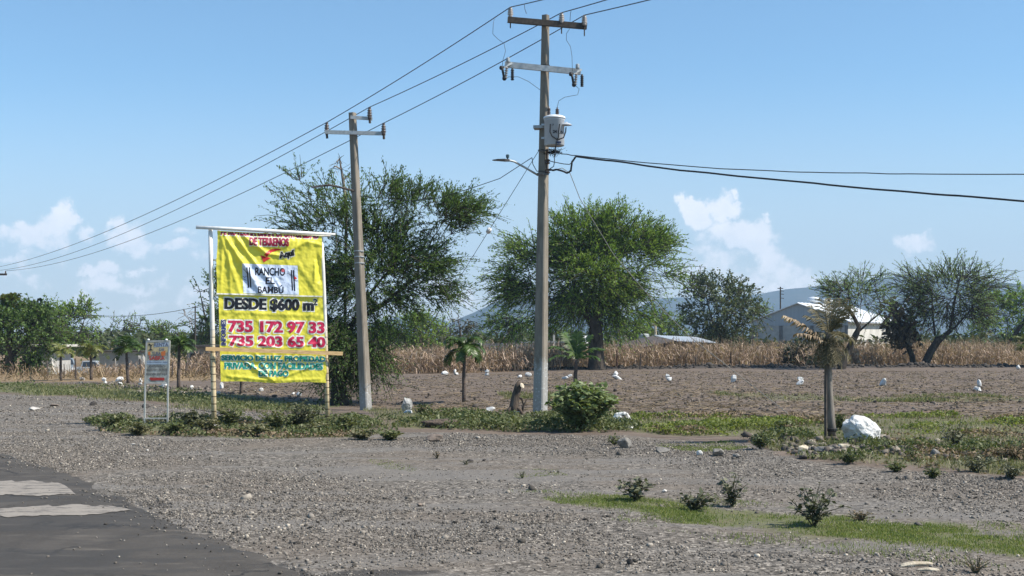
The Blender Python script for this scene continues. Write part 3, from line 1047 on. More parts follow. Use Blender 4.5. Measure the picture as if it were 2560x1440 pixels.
def maize():
    n = 5200
    x = RNG.uniform(-62, 52, n * 3)
    y = corn_front(x) + 0.6 + RNG.exponential(7.0, n * 3).clip(0, 26)
    px = 1280 + x / y * F
    keep = (px > -350) & (px < 2950) & ((px > 500) | (RNG.random(n * 3) < 0.4)) & ((px > 240) | (RNG.random(n * 3) < 0.15))
    keep &= fbm(x * 0.5, y * 0.35, 62, 3) > 0.33
    x, y = x[keep][:n], y[keep][:n]
    n = len(x)
    px = 1280 + x / y * F
    h = RNG.uniform(1.1, 1.75, n) * np.interp(px, [-300, 300, 560, 900, 1400, 2600], [0.3, 0.42, 0.85, 0.85, 1.0, 1.08])
    z0 = gz0(x, y)
    h = h * (0.72 + 0.5 * fbm(x * 0.55, y * 0.4, 61, 3)) * np.where(RNG.random(n) < 0.05, 1.2, 1.0)
    base = np.column_stack([x, y, z0 - 0.02])
    lean = unit(np.column_stack([RNG.normal(0, 0.2, n), RNG.normal(0, 0.2, n), np.ones(n)]))
    Vs, Qs, n0 = [], [], 0

    def push(V, Q):
        nonlocal n0
        Vs.append(V)
        Qs.append(Q + n0)
        n0 += len(V)
    for ang in (0.0, 1.57):
        s = np.column_stack([np.full(n, math.cos(ang)), np.full(n, math.sin(ang)), np.zeros(n)])
        push(*strips_mesh('', base, lean, h, RNG.uniform(0.022, 0.045, n), None, side=s))
    for k in range(7):
        t = RNG.uniform(0.12, 0.95, n)
        p = base + lean * (h * t)[:, None]
        a = RNG.uniform(0, 6.28, n)
        o = np.column_stack([np.cos(a), np.sin(a), np.zeros(n)])
        L = RNG.uniform(0.16, 0.42, n)
        up = unit(o + np.column_stack([np.zeros(n), np.zeros(n), RNG.uniform(-0.2, 1.0, n)]))
        dn = unit(o * 0.6 + np.column_stack([np.zeros(n), np.zeros(n), RNG.uniform(-1.4, -0.4, n)]))
        side = np.cross(o, (0, 0, 1.0)) + RNG.normal(0, 0.3, (n, 3))
        w = RNG.uniform(0.03, 0.075, n)
        push(*strips_mesh('', p, up, L, w, None, side=side))
        push(*strips_mesh('', p + up * L[:, None], dn, L * RNG.uniform(0.6, 1.4, n), w * 0.8, None, side=side))
    # tassels
    for k in range(3):
        d = unit(lean + RNG.normal(0, 0.35, (n, 3)) * (1, 1, 0.3))
        push(*strips_mesh('', base + lean * h[:, None], d, RNG.uniform(0.08, 0.25, n), np.full(n, 0.014), None))
    mat = m_leaf('dry_maize', [(0.108, 0.074, 0.057), (0.256, 0.180, 0.133), (0.415, 0.304, 0.230), (0.612, 0.488, 0.389)], 0.22, 0.75)
    tag(link('dry_maize', mesh_np('dry_maize', np.concatenate(Vs), np.concatenate(Qs), mat)), 'dry brown maize standing in a field', None, None, 'stuff')


maize()


def dry_brush():
    poly = gpoly([(-1000, 922), (0, 930), (560, 940), (560, 957), (330, 960), (200, 955), (0, 955), (-1000, 950)])
    n = 9000
    p2 = scatter(poly, n, clump(0.32, 0.6, 0.25, 71, 0.06))
    d = unit(np.column_stack([RNG.normal(0, 0.8, n), RNG.normal(0, 0.8, n), RNG.uniform(0.2, 1.2, n)]))
    V, Q = strips_mesh('', np.column_stack([p2, gz0(p2[:, 0], p2[:, 1])]), d, RNG.uniform(0.15, 0.75, n), RNG.uniform(0.02, 0.06, n), None)
    tag(link('dry_brush', mesh_np('dry_brush', V, Q, m_leaf('dry_brush', [(0.12, 0.085, 0.055), (0.23, 0.165, 0.10), (0.34, 0.255, 0.155)], 0.15, 0.8))), 'tangled dry brush and cut stalks along the field edge', None, None, 'stuff')


dry_brush()

# ------------------------------------------------------------------ hills far away


def hill(prof, D0, depth, seed, label):
    xs = np.linspace(prof[0][0], prof[-1][0], 240)
    top = np.interp(xs, [p[0] for p in prof], [p[1] for p in prof])
    k = np.array([1, 3, 5, 6, 5, 3, 1], float)
    top = np.convolve(np.pad(top, 3, mode='edge'), k / k.sum(), 'valid')
    X = (xs - 1280) / F * D0
    H = EYE + (HY - top) / F * D0
    V, nj = [], 28
    for i in range(len(xs)):
        for j in range(nj):
            t = -1 + 2 * j / (nj - 1)
            b = (1 - abs(t) ** 1.5)
            rid = 1 + 0.22 * (1 - b) * (fbm(X[i] / 160, t * 3, seed) - 0.5) * 2
            z = H[i] * b * (rid if j != nj // 2 else 1) * (1 + 0.03 * (vnoise(X[i] / 25.0, t * 9, seed + 2) - 0.5)) - 1
            V.append((X[i], D0 + t * depth, z))
    n = len(xs)
    ii = (np.arange(n - 1)[:, None] * nj + np.arange(nj - 1)[None]).ravel()
    Q = np.stack([ii, ii + nj, ii + nj + 1, ii + 1], 1)
    t = NT('hillside')
    v = t.pos()
    f = t.noise(v, 0.012, 6.0, 0.65)
    g = t.noise(v, 0.07, 5.0, 0.7)
    c = t.mix(t.rng(f, 0.35, 0.65), (0.026, 0.042, 0.040), (0.058, 0.066, 0.055))
    c = t.mix(t.rng(g, 0.5, 0.75, 0, 0.6), c, (0.12, 0.105, 0.08))
    tag(link('hills', mesh_np('hills', np.array(V), Q, t.pbr(c, 0.95, 0, None, 0.1), smooth=True)), label, None, None, 'structure')


hill([(1480, 850), (1560, 800), (1600, 762), (1640, 746), (1700, 742), (1800, 740), (1900, 733), (1960, 722), (2020, 717), (2080, 712), (2150, 700), (2220, 692), (2290, 683), (2350, 688), (2420, 695), (2500, 705), (2600, 716), (2800, 700), (3100, 750), (3500, 850)],
     3000, 520, 201, 'long hazy blue hill ridge beyond the warehouse')
hill([(1060, 852), (1110, 815), (1150, 795), (1190, 778), (1225, 762), (1260, 747), (1300, 738), (1350, 735), (1420, 745), (1500, 762), (1560, 790), (1700, 852)],
     2400, 420, 202, 'hazy hill rising behind the big round mesquite')
hill([(840, 850), (920, 812), (990, 792), (1040, 782), (1080, 788), (1130, 806), (1230, 850)], 3250, 300, 203, 'faint far hill low between the two big trees')
0 and hill([(-200, 850), (100, 815), (250, 785), (330, 752), (385, 744), (420, 752), (520, 790), (760, 850)], 5000, 600, 204, 'very faint far mountain beyond the left treetops')

# ------------------------------------------------------------------ trees


def bark_mat(name, a, b, scale=6.0):
    return m_plain(name, a, b, scale, 0.9, 0, 0.7, 0.03, (1, 1, 0.35), 0.15)


M_BARK = bark_mat('bark', (0.034, 0.028, 0.023), (0.085, 0.072, 0.060))
M_BARKL = bark_mat('pale_bark', (0.13, 0.11, 0.09), (0.26, 0.23, 0.195))


def grow(trunk, blobs, n_attr, step, infl, kill, rng, up=0.12, jitter=0.22, cap=3500, iters=140):
    """Branches that reach for points of the crown. trunk: list of polylines that share their first point or hang together."""
    pos = np.zeros((cap + 400, 3))
    par = np.full(cap + 400, -1)
    n = 0
    for line in trunk:
        start = n
        last = -1
        if n:
            dd = np.linalg.norm(pos[:n] - np.array(line[0]), axis=1)
            last = int(np.argmin(dd))
        pts = [np.array(line[0], float)]
        for a, b in zip(line[:-1], line[1:]):
            a, b = np.array(a, float), np.array(b, float)
            k = max(1, int(np.linalg.norm(b - a) / step))
            pts += [a + (b - a) * (i + 1) / k for i in range(k)]
        for i, p in enumerate(pts):
            if last >= 0 and i == 0:
                continue
            pos[n], par[n] = p, last
            last = n
            n += 1
    w = np.array([np.prod(b[1]) ** 0.75 for b in blobs])
    pick = rng.choice(len(blobs), n_attr, p=w / w.sum())
    u = unit(rng.normal(0, 1, (n_attr, 3))) * rng.random((n_attr, 1)) ** 0.42
    A = np.array([b[0] for b in blobs])[pick] + u * np.array([b[1] for b in blobs])[pick]
    alive = np.ones(n_attr, bool)
    d2 = ((A[:, None] - pos[None, :n]) ** 2).sum(2)
    near = d2.argmin(1)
    nd = d2.min(1)
    for it in range(iters):
        act = alive & (nd < (infl * (1 + 0.03 * it)) ** 2)
        if not act.any() or n >= cap:
            break
        idx = near[act]
        acc = np.zeros((n, 3))
        np.add.at(acc, idx, unit(A[act] - pos[idx]))
        src = np.unique(idx)
        d = unit(acc[src]) + rng.normal(0, jitter, (len(src), 3))
        d[:, 2] += up
        new = pos[src] + unit(d) * step
        k = min(len(new), cap - n)
        new, src = new[:k], src[:k]
        pos[n:n + k], par[n:n + k] = new, src
        dn = ((A[:, None] - new[None]) ** 2).sum(2)
        j = dn.argmin(1)
        m = dn[np.arange(n_attr), j]
        upd = m < nd
        near[upd] = n + j[upd]
        nd[upd] = m[upd]
        n += k
        alive &= nd > kill ** 2
    return pos[:n], par[:n]


def tree(name, label, base, trunk, blobs, D, r_base, n_attr=500, step=0.28, leaf=(0.13, 0.055), twig=(0.35, 0.8), nt=3, nl=12, cols=None, leaf_mat=None, bark=None, group=None, seed=1,
         cat='tree', deep=0.8, r_tip=0.010, out=0.5, up=0.3, droop=0.25, kill=None, infl=None, tips=3, along=0.6, grow_up=0.12, trans=0.3, base_pt=None, cap=3500, bare=0.0, dens=1.0, clumpy=0.5, cscale=0.8):
    """A tree from the photo: trunk as pixel lines, crown as pixel ellipses, all standing at distance D."""
    rng = np.random.default_rng(seed)
    b0 = base_pt if base_pt is not None else GZ(*base)
    kd = b0.y / D
    leaf, twig, step = (leaf[0] * kd, leaf[1] * kd), (twig[0] * kd, twig[1] * kd), step * kd
    D = b0.y
    S = D / F
    off = np.zeros(3)
    lines = []
    for ln in trunk:
        pts = []
        for i, q in enumerate(ln):
            p = P(q[0], q[1], D)
            p.y += (q[2] if len(q) > 2 else (0 if i == 0 else rng.normal(0, 0.12))) + off[1]
            pts.append(p)
        lines.append(pts)
    lines[0][0].z = b0.z - 0.05
    bl = []
    for (cx, cy, rx, ry) in blobs:
        c = P(cx, cy, D)
        dy = rng.uniform(-0.5, 0.5) * rx * S * 1.2
        bl.append((np.array(c) + off + (0, dy, 0), np.array((rx * S, max(rx, ry) * S * deep, ry * S))))
    size = step
    pos, par = grow([[tuple(p) for p in ln] for ln in lines], bl, n_attr, size, infl or size * 14, kill or size * 1.15, rng, up=grow_up, cap=cap)
    n = len(pos)
    tipn = np.zeros(n)
    kids = [[] for _ in range(n)]
    for i in range(n):
        if par[i] >= 0:
            kids[par[i]].append(i)
    for i in range(n - 1, -1, -1):
        if not kids[i]:
            tipn[i] = 1
        if par[i] >= 0:
            tipn[par[i]] += tipn[i]
    T = max(tipn.max(), 2)
    rad = r_tip * 0.6 + (r_base - r_tip * 0.6) * (tipn / T) ** 1.12
    ex = 0.5
    t_root = empty(name, b0, label, cat, group)
    mb = MB()
    mb.smooth = True
    stack = [(0, -1)]
    while stack:
        i, p = stack.pop()
        chain = [p] if p >= 0 else []
        rr = [min(rad[p], rad[i] * 1.15)] if p >= 0 else []
        cur = i
        while True:
            chain.append(cur)
            rr.append(rad[cur])
            if not kids[cur]:
                break
            ks = sorted(kids[cur], key=lambda q: -tipn[q])
            for q in ks[1:]:
                stack.append((q, cur))
            cur = ks[0]
        if len(chain) > 1:
            if p < 0:
                rr = [r * (1 + 0.35 * math.exp(-k * step / 0.35)) for k, r in enumerate(rr)]
            mb.tube([pos[k] for k in chain], rr, 9 if rr[0] > 0.09 else (6 if rr[0] > 0.03 else 4), cap=False)
    mb.build('trunk', bark or M_BARK, t_root)
    # leafy sprays fill the crown in clumps, each hung on a thin branchlet from the nearest limb
    cen = np.mean([b[0] for b in bl], 0)
    area = sum(math.pi * q[2] * q[3] for q in blobs)
    want = int(area / 62.0 * dens)
    w = np.array([q[2] * q[3] for q in blobs])
    got = []
    tot = 0
    sc3 = 1.0 / (cscale * S / 0.0125 + 0.25)
    while tot < want:
        pick = rng.choice(len(bl), want * 2, p=w / w.sum())
        u = unit(rng.normal(0, 1, (want * 2, 3))) * rng.random((want * 2, 1)) ** 0.40
        q3 = np.array([b[0] for b in bl])[pick] + u * np.array([b[1] for b in bl])[pick]
        nv = np.array([noise.noise(Vector(x * sc3 + seed)) for x in q3])
        keep = rng.random(len(q3)) < np.clip(0.5 + nv * 2.6 * clumpy - clumpy * 0.15, 0.03, 1)
        q3 = q3[keep]
        got.append(q3)
        tot += len(q3)
    p0 = np.concatenate(got)[:want]
    if n > 6:
        thin = np.nonzero(tipn <= max(6, T * 0.12))[0]
        thin = thin if len(thin) > 5 else np.arange(n)
        nn = np.concatenate([((c_[:, None] - pos[None, thin]) ** 2).sum(2).argmin(1) for c_ in np.array_split(p0, max(1, len(p0) // 400))]) if len(p0) else np.zeros(0, int)
        anchor = pos[thin[nn]]
    m = len(p0)
    pd_ = unit(p0 - anchor)
    od = unit(p0 - cen)
    d = unit(pd_ * 0.5 + od * out + np.array((0, 0, up)) + rng.normal(0, 0.42, (m, 3)))
    L = rng.uniform(*twig, m)
    g = np.column_stack([np.zeros(m), np.zeros(m), -droop * L])
    Vs, Qs, mi, n0 = [], [], [], 0
    sd = unit(np.cross(d, rng.normal(0, 1, (m, 3))))
    some = np.nonzero(rng.random(m) < 0.45)[0]
    w = max(0.007, 1.0 * S)
    V = np.stack([anchor[some] - sd[some] * w, anchor[some] + sd[some] * w, p0[some] + sd[some] * w * .6, p0[some] - sd[some] * w * .6], 1).reshape(-1, 3)
    Vs.append(V)
    Qs.append(np.arange(len(some) * 4).reshape(-1, 4))
    n0 += len(some) * 4
    mi.append(np.ones(len(some), int))
    for (ta, tb) in ((0, 0.5), (0.5, 1.0)):
        a = p0 + d * (L * ta)[:, None] + g * ta * ta
        b = p0 + d * (L * tb)[:, None] + g * tb * tb
        w = max(0.006, 0.9 * S)
        V = np.stack([a - sd * w * (1 - .5 * ta), a + sd * w * (1 - .5 * ta), b + sd * w * (1 - .5 * tb), b - sd * w * (1 - .5 * tb)], 1).reshape(-1, 3)
        Vs.append(V)
        Qs.append(np.arange(m * 4).reshape(m, 4) + n0)
        n0 += m * 4
        mi.append(np.ones(m, int))
    leafy = np.nonzero(rng.random(m) >= bare)[0]
    k = np.repeat(leafy, nl)
    q = len(k)
    t = rng.uniform(0.08, 1.03, q)
    c = p0[k] + d[k] * (L[k] * t)[:, None] + g[k] * (t * t)[:, None] + rng.normal(0, 1, (q, 3)) * (0.25 * leaf[0])
    ld = unit(d[k] * along + rng.normal(0, 0.6, (q, 3)))
    sd = unit(np.cross(ld, rng.normal(0, 1, (q, 3)) + (0, 0, 0.8)))
    ll = leaf[0] * rng.uniform(0.55, 1.25, q) * (1.1 - 0.4 * t)
    lw = leaf[1] * rng.uniform(0.7, 1.3, q)
    a, b = c - ld * (ll * 0.4)[:, None], c + ld * (ll * 0.6)[:, None]
    s = sd * (lw / 2)[:, None]
    V = np.stack([a, c + s, b, c - s], 1).reshape(-1, 3)
    Vs.append(V)
    Qs.append(np.arange(q * 4).reshape(q, 4) + n0)
    mi.append(np.zeros(q, int))
    me = mesh_np('crown', np.concatenate(Vs), np.concatenate(Qs), [leaf_mat, bark or M_BARK], np.concatenate(mi))
    link('crown', me, t_root)
    return t_root


L_DARK = m_leaf('acacia_leaves', [(0.040, 0.073, 0.023), (0.075, 0.132, 0.036), (0.128, 0.201, 0.059), (0.206, 0.279, 0.100)], 0.38)
L_MID = m_leaf('mesquite_leaves', [(0.075, 0.140, 0.028), (0.134, 0.223, 0.043), (0.215, 0.316, 0.065), (0.317, 0.398, 0.108)], 0.42)
L_LIGHT = m_leaf('light_tree_leaves', [(0.086, 0.143, 0.034), (0.143, 0.209, 0.049), (0.215, 0.284, 0.075)], 0.42)
L_GREY = m_leaf('grey_tree_leaves', [(0.117, 0.184, 0.077), (0.207, 0.295, 0.127), (0.317, 0.394, 0.187)], 0.4)
L_DUSK = m_leaf('dusky_leaves', [(0.048, 0.070, 0.039), (0.079, 0.108, 0.057), (0.120, 0.150, 0.081), (0.180, 0.198, 0.115)], 0.32)
L_VDARK = m_leaf('shrub_leaves', [(0.022, 0.032, 0.020), (0.040, 0.054, 0.032), (0.070, 0.085, 0.052)], 0.2)
L_BROWN = m_leaf('withered_leaves', [(0.039, 0.031, 0.023), (0.078, 0.061, 0.044), (0.156, 0.124, 0.085), (0.325, 0.260, 0.169)], 0.15)

tree('thorn_tree', 'tall dark green thorn tree with feathery plumes standing behind the yellow billboard', (848, 1012),
     [[(850, 1014), (846, 950), (856, 860), (872, 780)], [(856, 860), (905, 760), (960, 690)], [(850, 900), (820, 800), (795, 700)], [(862, 820), (960, 760), (1040, 690)], [(850, 1008), (822, 1000), (806, 985), (797, 950), (800, 900)]],
     [(765, 545, 72, 62), (840, 530, 80, 60), (960, 525, 90, 72), (1080, 545, 90, 50), (1140, 525, 70, 34), (1105, 590, 60, 40), (1050, 500, 46, 30), (1195, 525, 26, 12), (745, 446, 18, 8), (900, 640, 100, 80), (1030, 640, 100, 70), (860, 770, 80, 90), (985, 760, 95, 60),
      (860, 890, 66, 70), (800, 680, 70, 90), (1090, 715, 50, 44), (760, 640, 50, 50), (880, 960, 60, 34), (930, 880, 50, 50), (848, 950, 46, 48), (900, 920, 50, 50), (830, 880, 40, 70), (870, 840, 60, 60), (935, 960, 36, 24)],
     37.2, 0.26, 900, 0.26, (0.120, 0.034), (0.45, 1.10), 3, 17, along=1.2, clumpy=0.95, leaf_mat=L_DARK, dens=1.0, seed=11, deep=0.75, cap=4200, out=0.75, up=0.30, bare=0.04)

tree('bare_snag', 'leafless pale branch rising above the thorn tree beside the shorter pole', (862, 1008), [[(862, 1008), (864, 700), (868, 520), (858, 450), (848, 395)]],
     [(838, 420, 16, 22), (872, 430, 14, 22), (852, 400, 8, 16)], 38.0, 0.05, 14, 0.3, (0.05, 0.03), (0.15, 0.3), 1, 1, leaf_mat=L_BROWN, bark=M_BARKL, seed=5, cat='dead branch', bare=0.8, r_tip=0.014)

tree('mesquite_tree', 'big round mesquite tree with a stout trunk in front of the dry maize', (1492, 923),
     [[(1493, 924), (1491, 880), (1489, 835), (1492, 790), (1500, 720), (1508, 650)], [(1490, 818), (1452, 770), (1432, 700), (1430, 640)], [(1492, 800), (1545, 760), (1592, 690)], [(1490, 828), (1545, 815), (1605, 800)], [(1446, 762), (1390, 752), (1320, 728)]],
     [(1450, 588, 72, 54), (1530, 590, 84, 56), (1600, 612, 70, 52), (1640, 650, 58, 44), (1672, 680, 32, 20), (1420, 650, 70, 60), (1500, 660, 90, 60), (1310, 640, 50, 40), (1265, 680, 36, 36),
      (1300, 725, 60, 34), (1570, 700, 70, 40), (1640, 735, 42, 18), (1350, 780, 70, 26), (1270, 805, 50, 24), (1440, 775, 56, 40), (1560, 790, 80, 26), (1400, 720, 60, 40), (1490, 740, 60, 40), (1640, 615, 44, 30), (1480, 620, 100, 76), (1535, 680, 90, 64), (1440, 735, 66, 44)],
     78.0, 0.46, 950, 0.55, (0.27, 0.066), (0.9, 2.1), 3, 15, leaf_mat=L_MID, seed=23, deep=0.8, r_tip=0.016, cap=4200, out=0.85, up=0.25, along=1.3, clumpy=0.65, dens=1.25)

tree('leafy_tree', 'dense rounded dark tree growing beyond the maize beside the metal roofed shed', (1818, 905), [[(1818, 905), (1815, 840), (1812, 780)], [(1816, 880), (1780, 800), (1765, 740)], [(1816, 880), (1850, 800), (1862, 730)]],
     [(1810, 770, 74, 66), (1755, 728, 36, 34), (1850, 735, 40, 36), (1812, 825, 90, 44), (1800, 700, 30, 20), (1888, 780, 26, 40), (1740, 780, 30, 40)], 101, 0.28, 480, 0.6, (0.34, 0.14), (0.7, 1.5), 3, 9,
     leaf_mat=L_DUSK, seed=31, r_tip=0.02)
tree('leaning_tree', 'thin tree leaning to the right in front of the warehouse', (2104, 919), [[(2102, 921), (2122, 875), (2140, 835), (2152, 800)], [(2140, 835), (2180, 800), (2205, 780)], [(2148, 812), (2120, 770), (2090, 740)]],
     [(2135, 745, 66, 34), (2180, 755, 46, 40), (2085, 722, 34, 22), (2150, 705, 44, 22), (2195, 715, 24, 26), (2115, 775, 40, 20)], 83, 0.2, 360, 0.5, (0.22, 0.055), (0.7, 1.6), 2, 9, along=1.2, leaf_mat=L_GREY, seed=37, r_tip=0.014, out=0.7, bare=0.15, dens=1.2, clumpy=0.7)
tree('withered_tree', 'small tree hung with big dark withered leaves beside the slanting thin tree', (2280, 917), [[(2284, 918), (2278, 890), (2266, 855), (2258, 820)], [(2272, 870), (2290, 840), (2285, 800)]],
     [(2250, 800, 34, 46), (2240, 768, 24, 18), (2278, 775, 28, 30), (2262, 830, 30, 28), (2228, 820, 14, 30)], 84, 0.19, 260, 0.4, (0.46, 0.30), (0.3, 0.8), 3, 4, leaf_mat=L_BROWN, seed=41, r_tip=0.02, droop=0.8, up=-0.1, along=0.2)
tree('slanting_tree', 'wide sparse thorn tree slanting right with bare twigs on top', (2310, 918), [[(2309, 919), (2326, 880), (2345, 852)], [(2345, 852), (2390, 815), (2425, 775), (2450, 730)], [(2340, 858), (2335, 800), (2330, 750)], [(2375, 828), (2385, 760), (2395, 710)]],
     [(2370, 745, 90, 56), (2300, 725, 60, 44), (2440, 730, 54, 42), (2385, 695, 84, 28), (2340, 795, 66, 34), (2425, 780, 54, 34), (2470, 700, 36, 24), (2290, 690, 44, 24)],
     84, 0.25, 620, 0.5, (0.22, 0.05), (0.8, 1.9), 2, 9, along=1.3, leaf_mat=L_GREY, seed=43, r_tip=0.014, out=0.7, up=0.4, bare=0.15, dens=1.35, clumpy=0.7)
tree('shade_tree', 'dense dark tree at the right edge beyond the maize', (2525, 895), [[(2525, 895), (2520, 850), (2518, 800)], [(2520, 860), (2560, 800), (2580, 760)]],
     [(2510, 770, 50, 40), (2555, 750, 44, 34), (2470, 810, 46, 36), (2540, 810, 70, 44), (2610, 790, 60, 60), (2680, 780, 60, 60)], 112, 0.3, 480, 0.65, (0.36, 0.15), (0.7, 1.6), 3, 8, leaf_mat=L_MID, seed=47, r_tip=0.02)
tree('leafy_shrub', 'dark bush at the edge of the maize beneath the tattered palm', (2010, 917), [[(2010, 918), (2008, 895), (2010, 875)]], [(2005, 885, 46, 30), (1985, 900, 26, 18), (2040, 890, 30, 28)], 82, 0.12, 150, 0.35, (0.26, 0.11), (0.4, 0.9), 3, 9,
     leaf_mat=L_VDARK, seed=49, dens=1.6, cat='bush')
# left side
tree('shade_tree', 'large dark tree at the left edge beside the block hut', (22, 938), [[(22, 938), (24, 890), (30, 850)], [(24, 900), (60, 850), (90, 810)]],
     [(35, 830, 60, 48), (10, 880, 60, 50), (95, 835, 50, 40), (95, 792, 40, 24), (-60, 840, 60, 60), (60, 900, 34, 26), (20, 790, 50, 26)], 63, 0.3, 520, 0.45, (0.21, 0.09), (0.5, 1.2), 3, 10, leaf_mat=L_DARK, dens=1.5, seed=53, r_tip=0.014)
tree('broadleaf_tree', 'dark clump of broad leaves rising beside the tall coconut palm', (72, 930), [[(72, 930), (74, 860), (76, 800)]], [(76, 778, 26, 22), (58, 790, 14, 14), (95, 790, 20, 16)], 70, 0.14, 110, 0.4, (0.34, 0.22), (0.3, 0.7), 3, 5,
     leaf_mat=m_leaf('broad_leaves', [(0.014, 0.026, 0.012), (0.030, 0.048, 0.022), (0.055, 0.078, 0.036)], 0.15), seed=59)
tree('leafy_tree', 'spreading feathery tree above the block hut', (172, 925), [[(172, 925), (168, 870), (160, 820)], [(168, 880), (200, 830), (215, 790)], [(165, 850), (130, 800), (122, 760)]],
     [(160, 800, 52, 36), (195, 782, 34, 26), (185, 840, 50, 30), (130, 832, 44, 30), (124, 766, 12, 18), (215, 810, 20, 26), (225, 835, 16, 14)], 69, 0.22, 430, 0.42, (0.21, 0.075), (0.5, 1.2), 3, 10, leaf_mat=L_MID, dens=1.5, seed=61, r_tip=0.013)
tree('sparse_tree', 'thin sparse tree against the sky between the block hut and the small sign', (300, 915), [[(300, 915), (302, 870), (305, 835)]], [(300, 826, 34, 26), (330, 812, 30, 18), (285, 850, 24, 22)], 92, 0.14, 170, 0.5, (0.24, 0.09), (0.5, 1.2), 2, 6,
     leaf_mat=L_GREY, dens=1.5, seed=67, bare=0.25)
tree('leafy_tree', 'low spreading green tree behind the small sign', (395, 915), [[(395, 915), (392, 880), (385, 850)], [(393, 890), (430, 850), (440, 830)]],
     [(380, 850, 56, 30), (425, 838, 44, 28), (395, 828, 30, 16), (345, 866, 34, 26), (440, 866, 40, 24)], 90, 0.2, 380, 0.5, (0.26, 0.10), (0.6, 1.3), 3, 9, leaf_mat=L_LIGHT, dens=1.5, seed=71)
tree('thorn_tree', 'dark thorn tree peeking out from behind the left post of the billboard', (536, 925), [[(536, 925), (532, 860), (530, 790)], [(532, 850), (510, 780), (500, 730)]],
     [(512, 806, 28, 40), (530, 760, 26, 40), (500, 722, 18, 10), (545, 720, 34, 40), (505, 840, 34, 18), (570, 790, 50, 60)], 62, 0.22, 330, 0.4, (0.20, 0.075), (0.45, 1.1), 3, 10, leaf_mat=L_DARK, seed=73, r_tip=0.013)
tree('bare_snag', 'grey leafless twigs beside the thin pole behind the billboard', (498, 905), [[(498, 905), (488, 840), (478, 805), (464, 790), (460, 772)]], [(462, 782, 8, 18), (472, 790, 10, 16)], 70, 0.05, 16, 0.4, (0.05, 0.03), (0.3, 0.8), 1, 1,
     leaf_mat=L_BROWN, bark=M_BARKL, seed=79, cat='dead tree', bare=0.9, r_tip=0.016)
# middle distance
tree('leafy_tree', 'low spreading tree beyond the maize just right of the shorter pole', (1025, 905), [[(1030, 905), (1034, 870), (1040, 840)], [(1032, 880), (1005, 840), (985, 820)], [(1034, 870), (1080, 840)]],
     [(1000, 815, 56, 28), (1060, 822, 56, 28), (1030, 800, 50, 20), (960, 830, 40, 26), (1095, 845, 34, 20), (1020, 850, 60, 20)], 88, 0.22, 430, 0.5, (0.26, 0.095), (0.6, 1.3), 3, 9, leaf_mat=L_MID, dens=1.5, seed=83)
tree('sparse_tree', 'small brownish tree between the two big trees', (1158, 890), [[(1156, 890), (1152, 850), (1150, 820)]], [(1148, 805, 32, 18), (1165, 825, 28, 20), (1130, 830, 30, 20)], 100, 0.15, 170, 0.5, (0.26, 0.10), (0.5, 1.2), 2, 7,
     leaf_mat=m_leaf('brownish_leaves', [(0.05, 0.05, 0.03), (0.085, 0.08, 0.048), (0.13, 0.115, 0.07)], 0.25), seed=89, bare=0.2)
tree('sparse_tree', 'bushy tree with a forked grey trunk beyond the maize left of the mesquite', (1256, 895), [[(1256, 895), (1252, 860), (1240, 835)], [(1253, 865), (1275, 830), (1290, 810)]],
     [(1245, 815, 40, 26), (1285, 805, 34, 26), (1220, 830, 26, 20), (1300, 835, 34, 22)], 97, 0.2, 260, 0.5, (0.26, 0.09), (0.5, 1.2), 3, 8, leaf_mat=L_GREY, seed=97)
tree('leafy_tree', 'yellowish green tree rising behind the metal roofed shed', (1650, 893), [[(1650, 893), (1652, 850), (1655, 810)]], [(1655, 795, 50, 34), (1625, 815, 40, 30), (1690, 815, 36, 30), (1600, 835, 40, 24)], 112, 0.2, 330, 0.6,
     (0.34, 0.14), (0.7, 1.5), 3, 8, leaf_mat=L_LIGHT, seed=101)
tree('leafy_tree', 'dark green tree between the mesquite trunk and the metal roofed shed', (1575, 895), [[(1575, 895), (1572, 860), (1570, 835)]], [(1570, 825, 44, 26), (1545, 845, 34, 20), (1600, 845, 34, 18)], 104, 0.18, 240, 0.55,
     (0.32, 0.13), (0.6, 1.3), 3, 8, leaf_mat=L_MID, seed=103)
tree('leafy_tree', 'green tree behind the low wall left of the mesquite trunk', (1395, 893), [[(1395, 893), (1392, 860), (1390, 835)]], [(1390, 828, 44, 22), (1350, 835, 34, 22), (1425, 840, 30, 18)], 112, 0.18, 230, 0.6,
     (0.34, 0.13), (0.6, 1.3), 3, 8, leaf_mat=L_LIGHT, seed=107)
tree('sparse_tree', 'thin tree just left of the warehouse roof', (1930, 890), [[(1930, 890), (1926, 850), (1920, 820)]], [(1915, 790, 20, 30), (1900, 810, 20, 30)], 128, 0.12, 120, 0.6, (0.3, 0.1), (0.6, 1.3), 2, 7, leaf_mat=L_GREY, seed=109)


def distant_scrub():
    n = 15000
    px = RNG.uniform(-500, 3000, n)
    D = RNG.uniform(108, 165, n)
    top = 838 + (fbm(px / 70.0, D / 9.0, 301, 4) - 0.5) * 44
    x = (px - 1280) / F * D
    zt = EYE + (HY - top) / F * D
    z = zt * RNG.random(n) ** 0.7
    V, Q = leaf_quads(np.column_stack([x, D, z]), RNG.uniform(0.4, 1.0, n), RNG.uniform(0.25, 0.5, n))
    tag(link('distant_scrub', mesh_np('distant_scrub', V, Q, m_leaf('scrub', [(0.03, 0.045, 0.02), (0.055, 0.072, 0.032), (0.09, 0.10, 0.05)], 0.25))), 'far low scrub that closes off the maize field', None, None, 'stuff')


distant_scrub()

# ------------------------------------------------------------------ palms


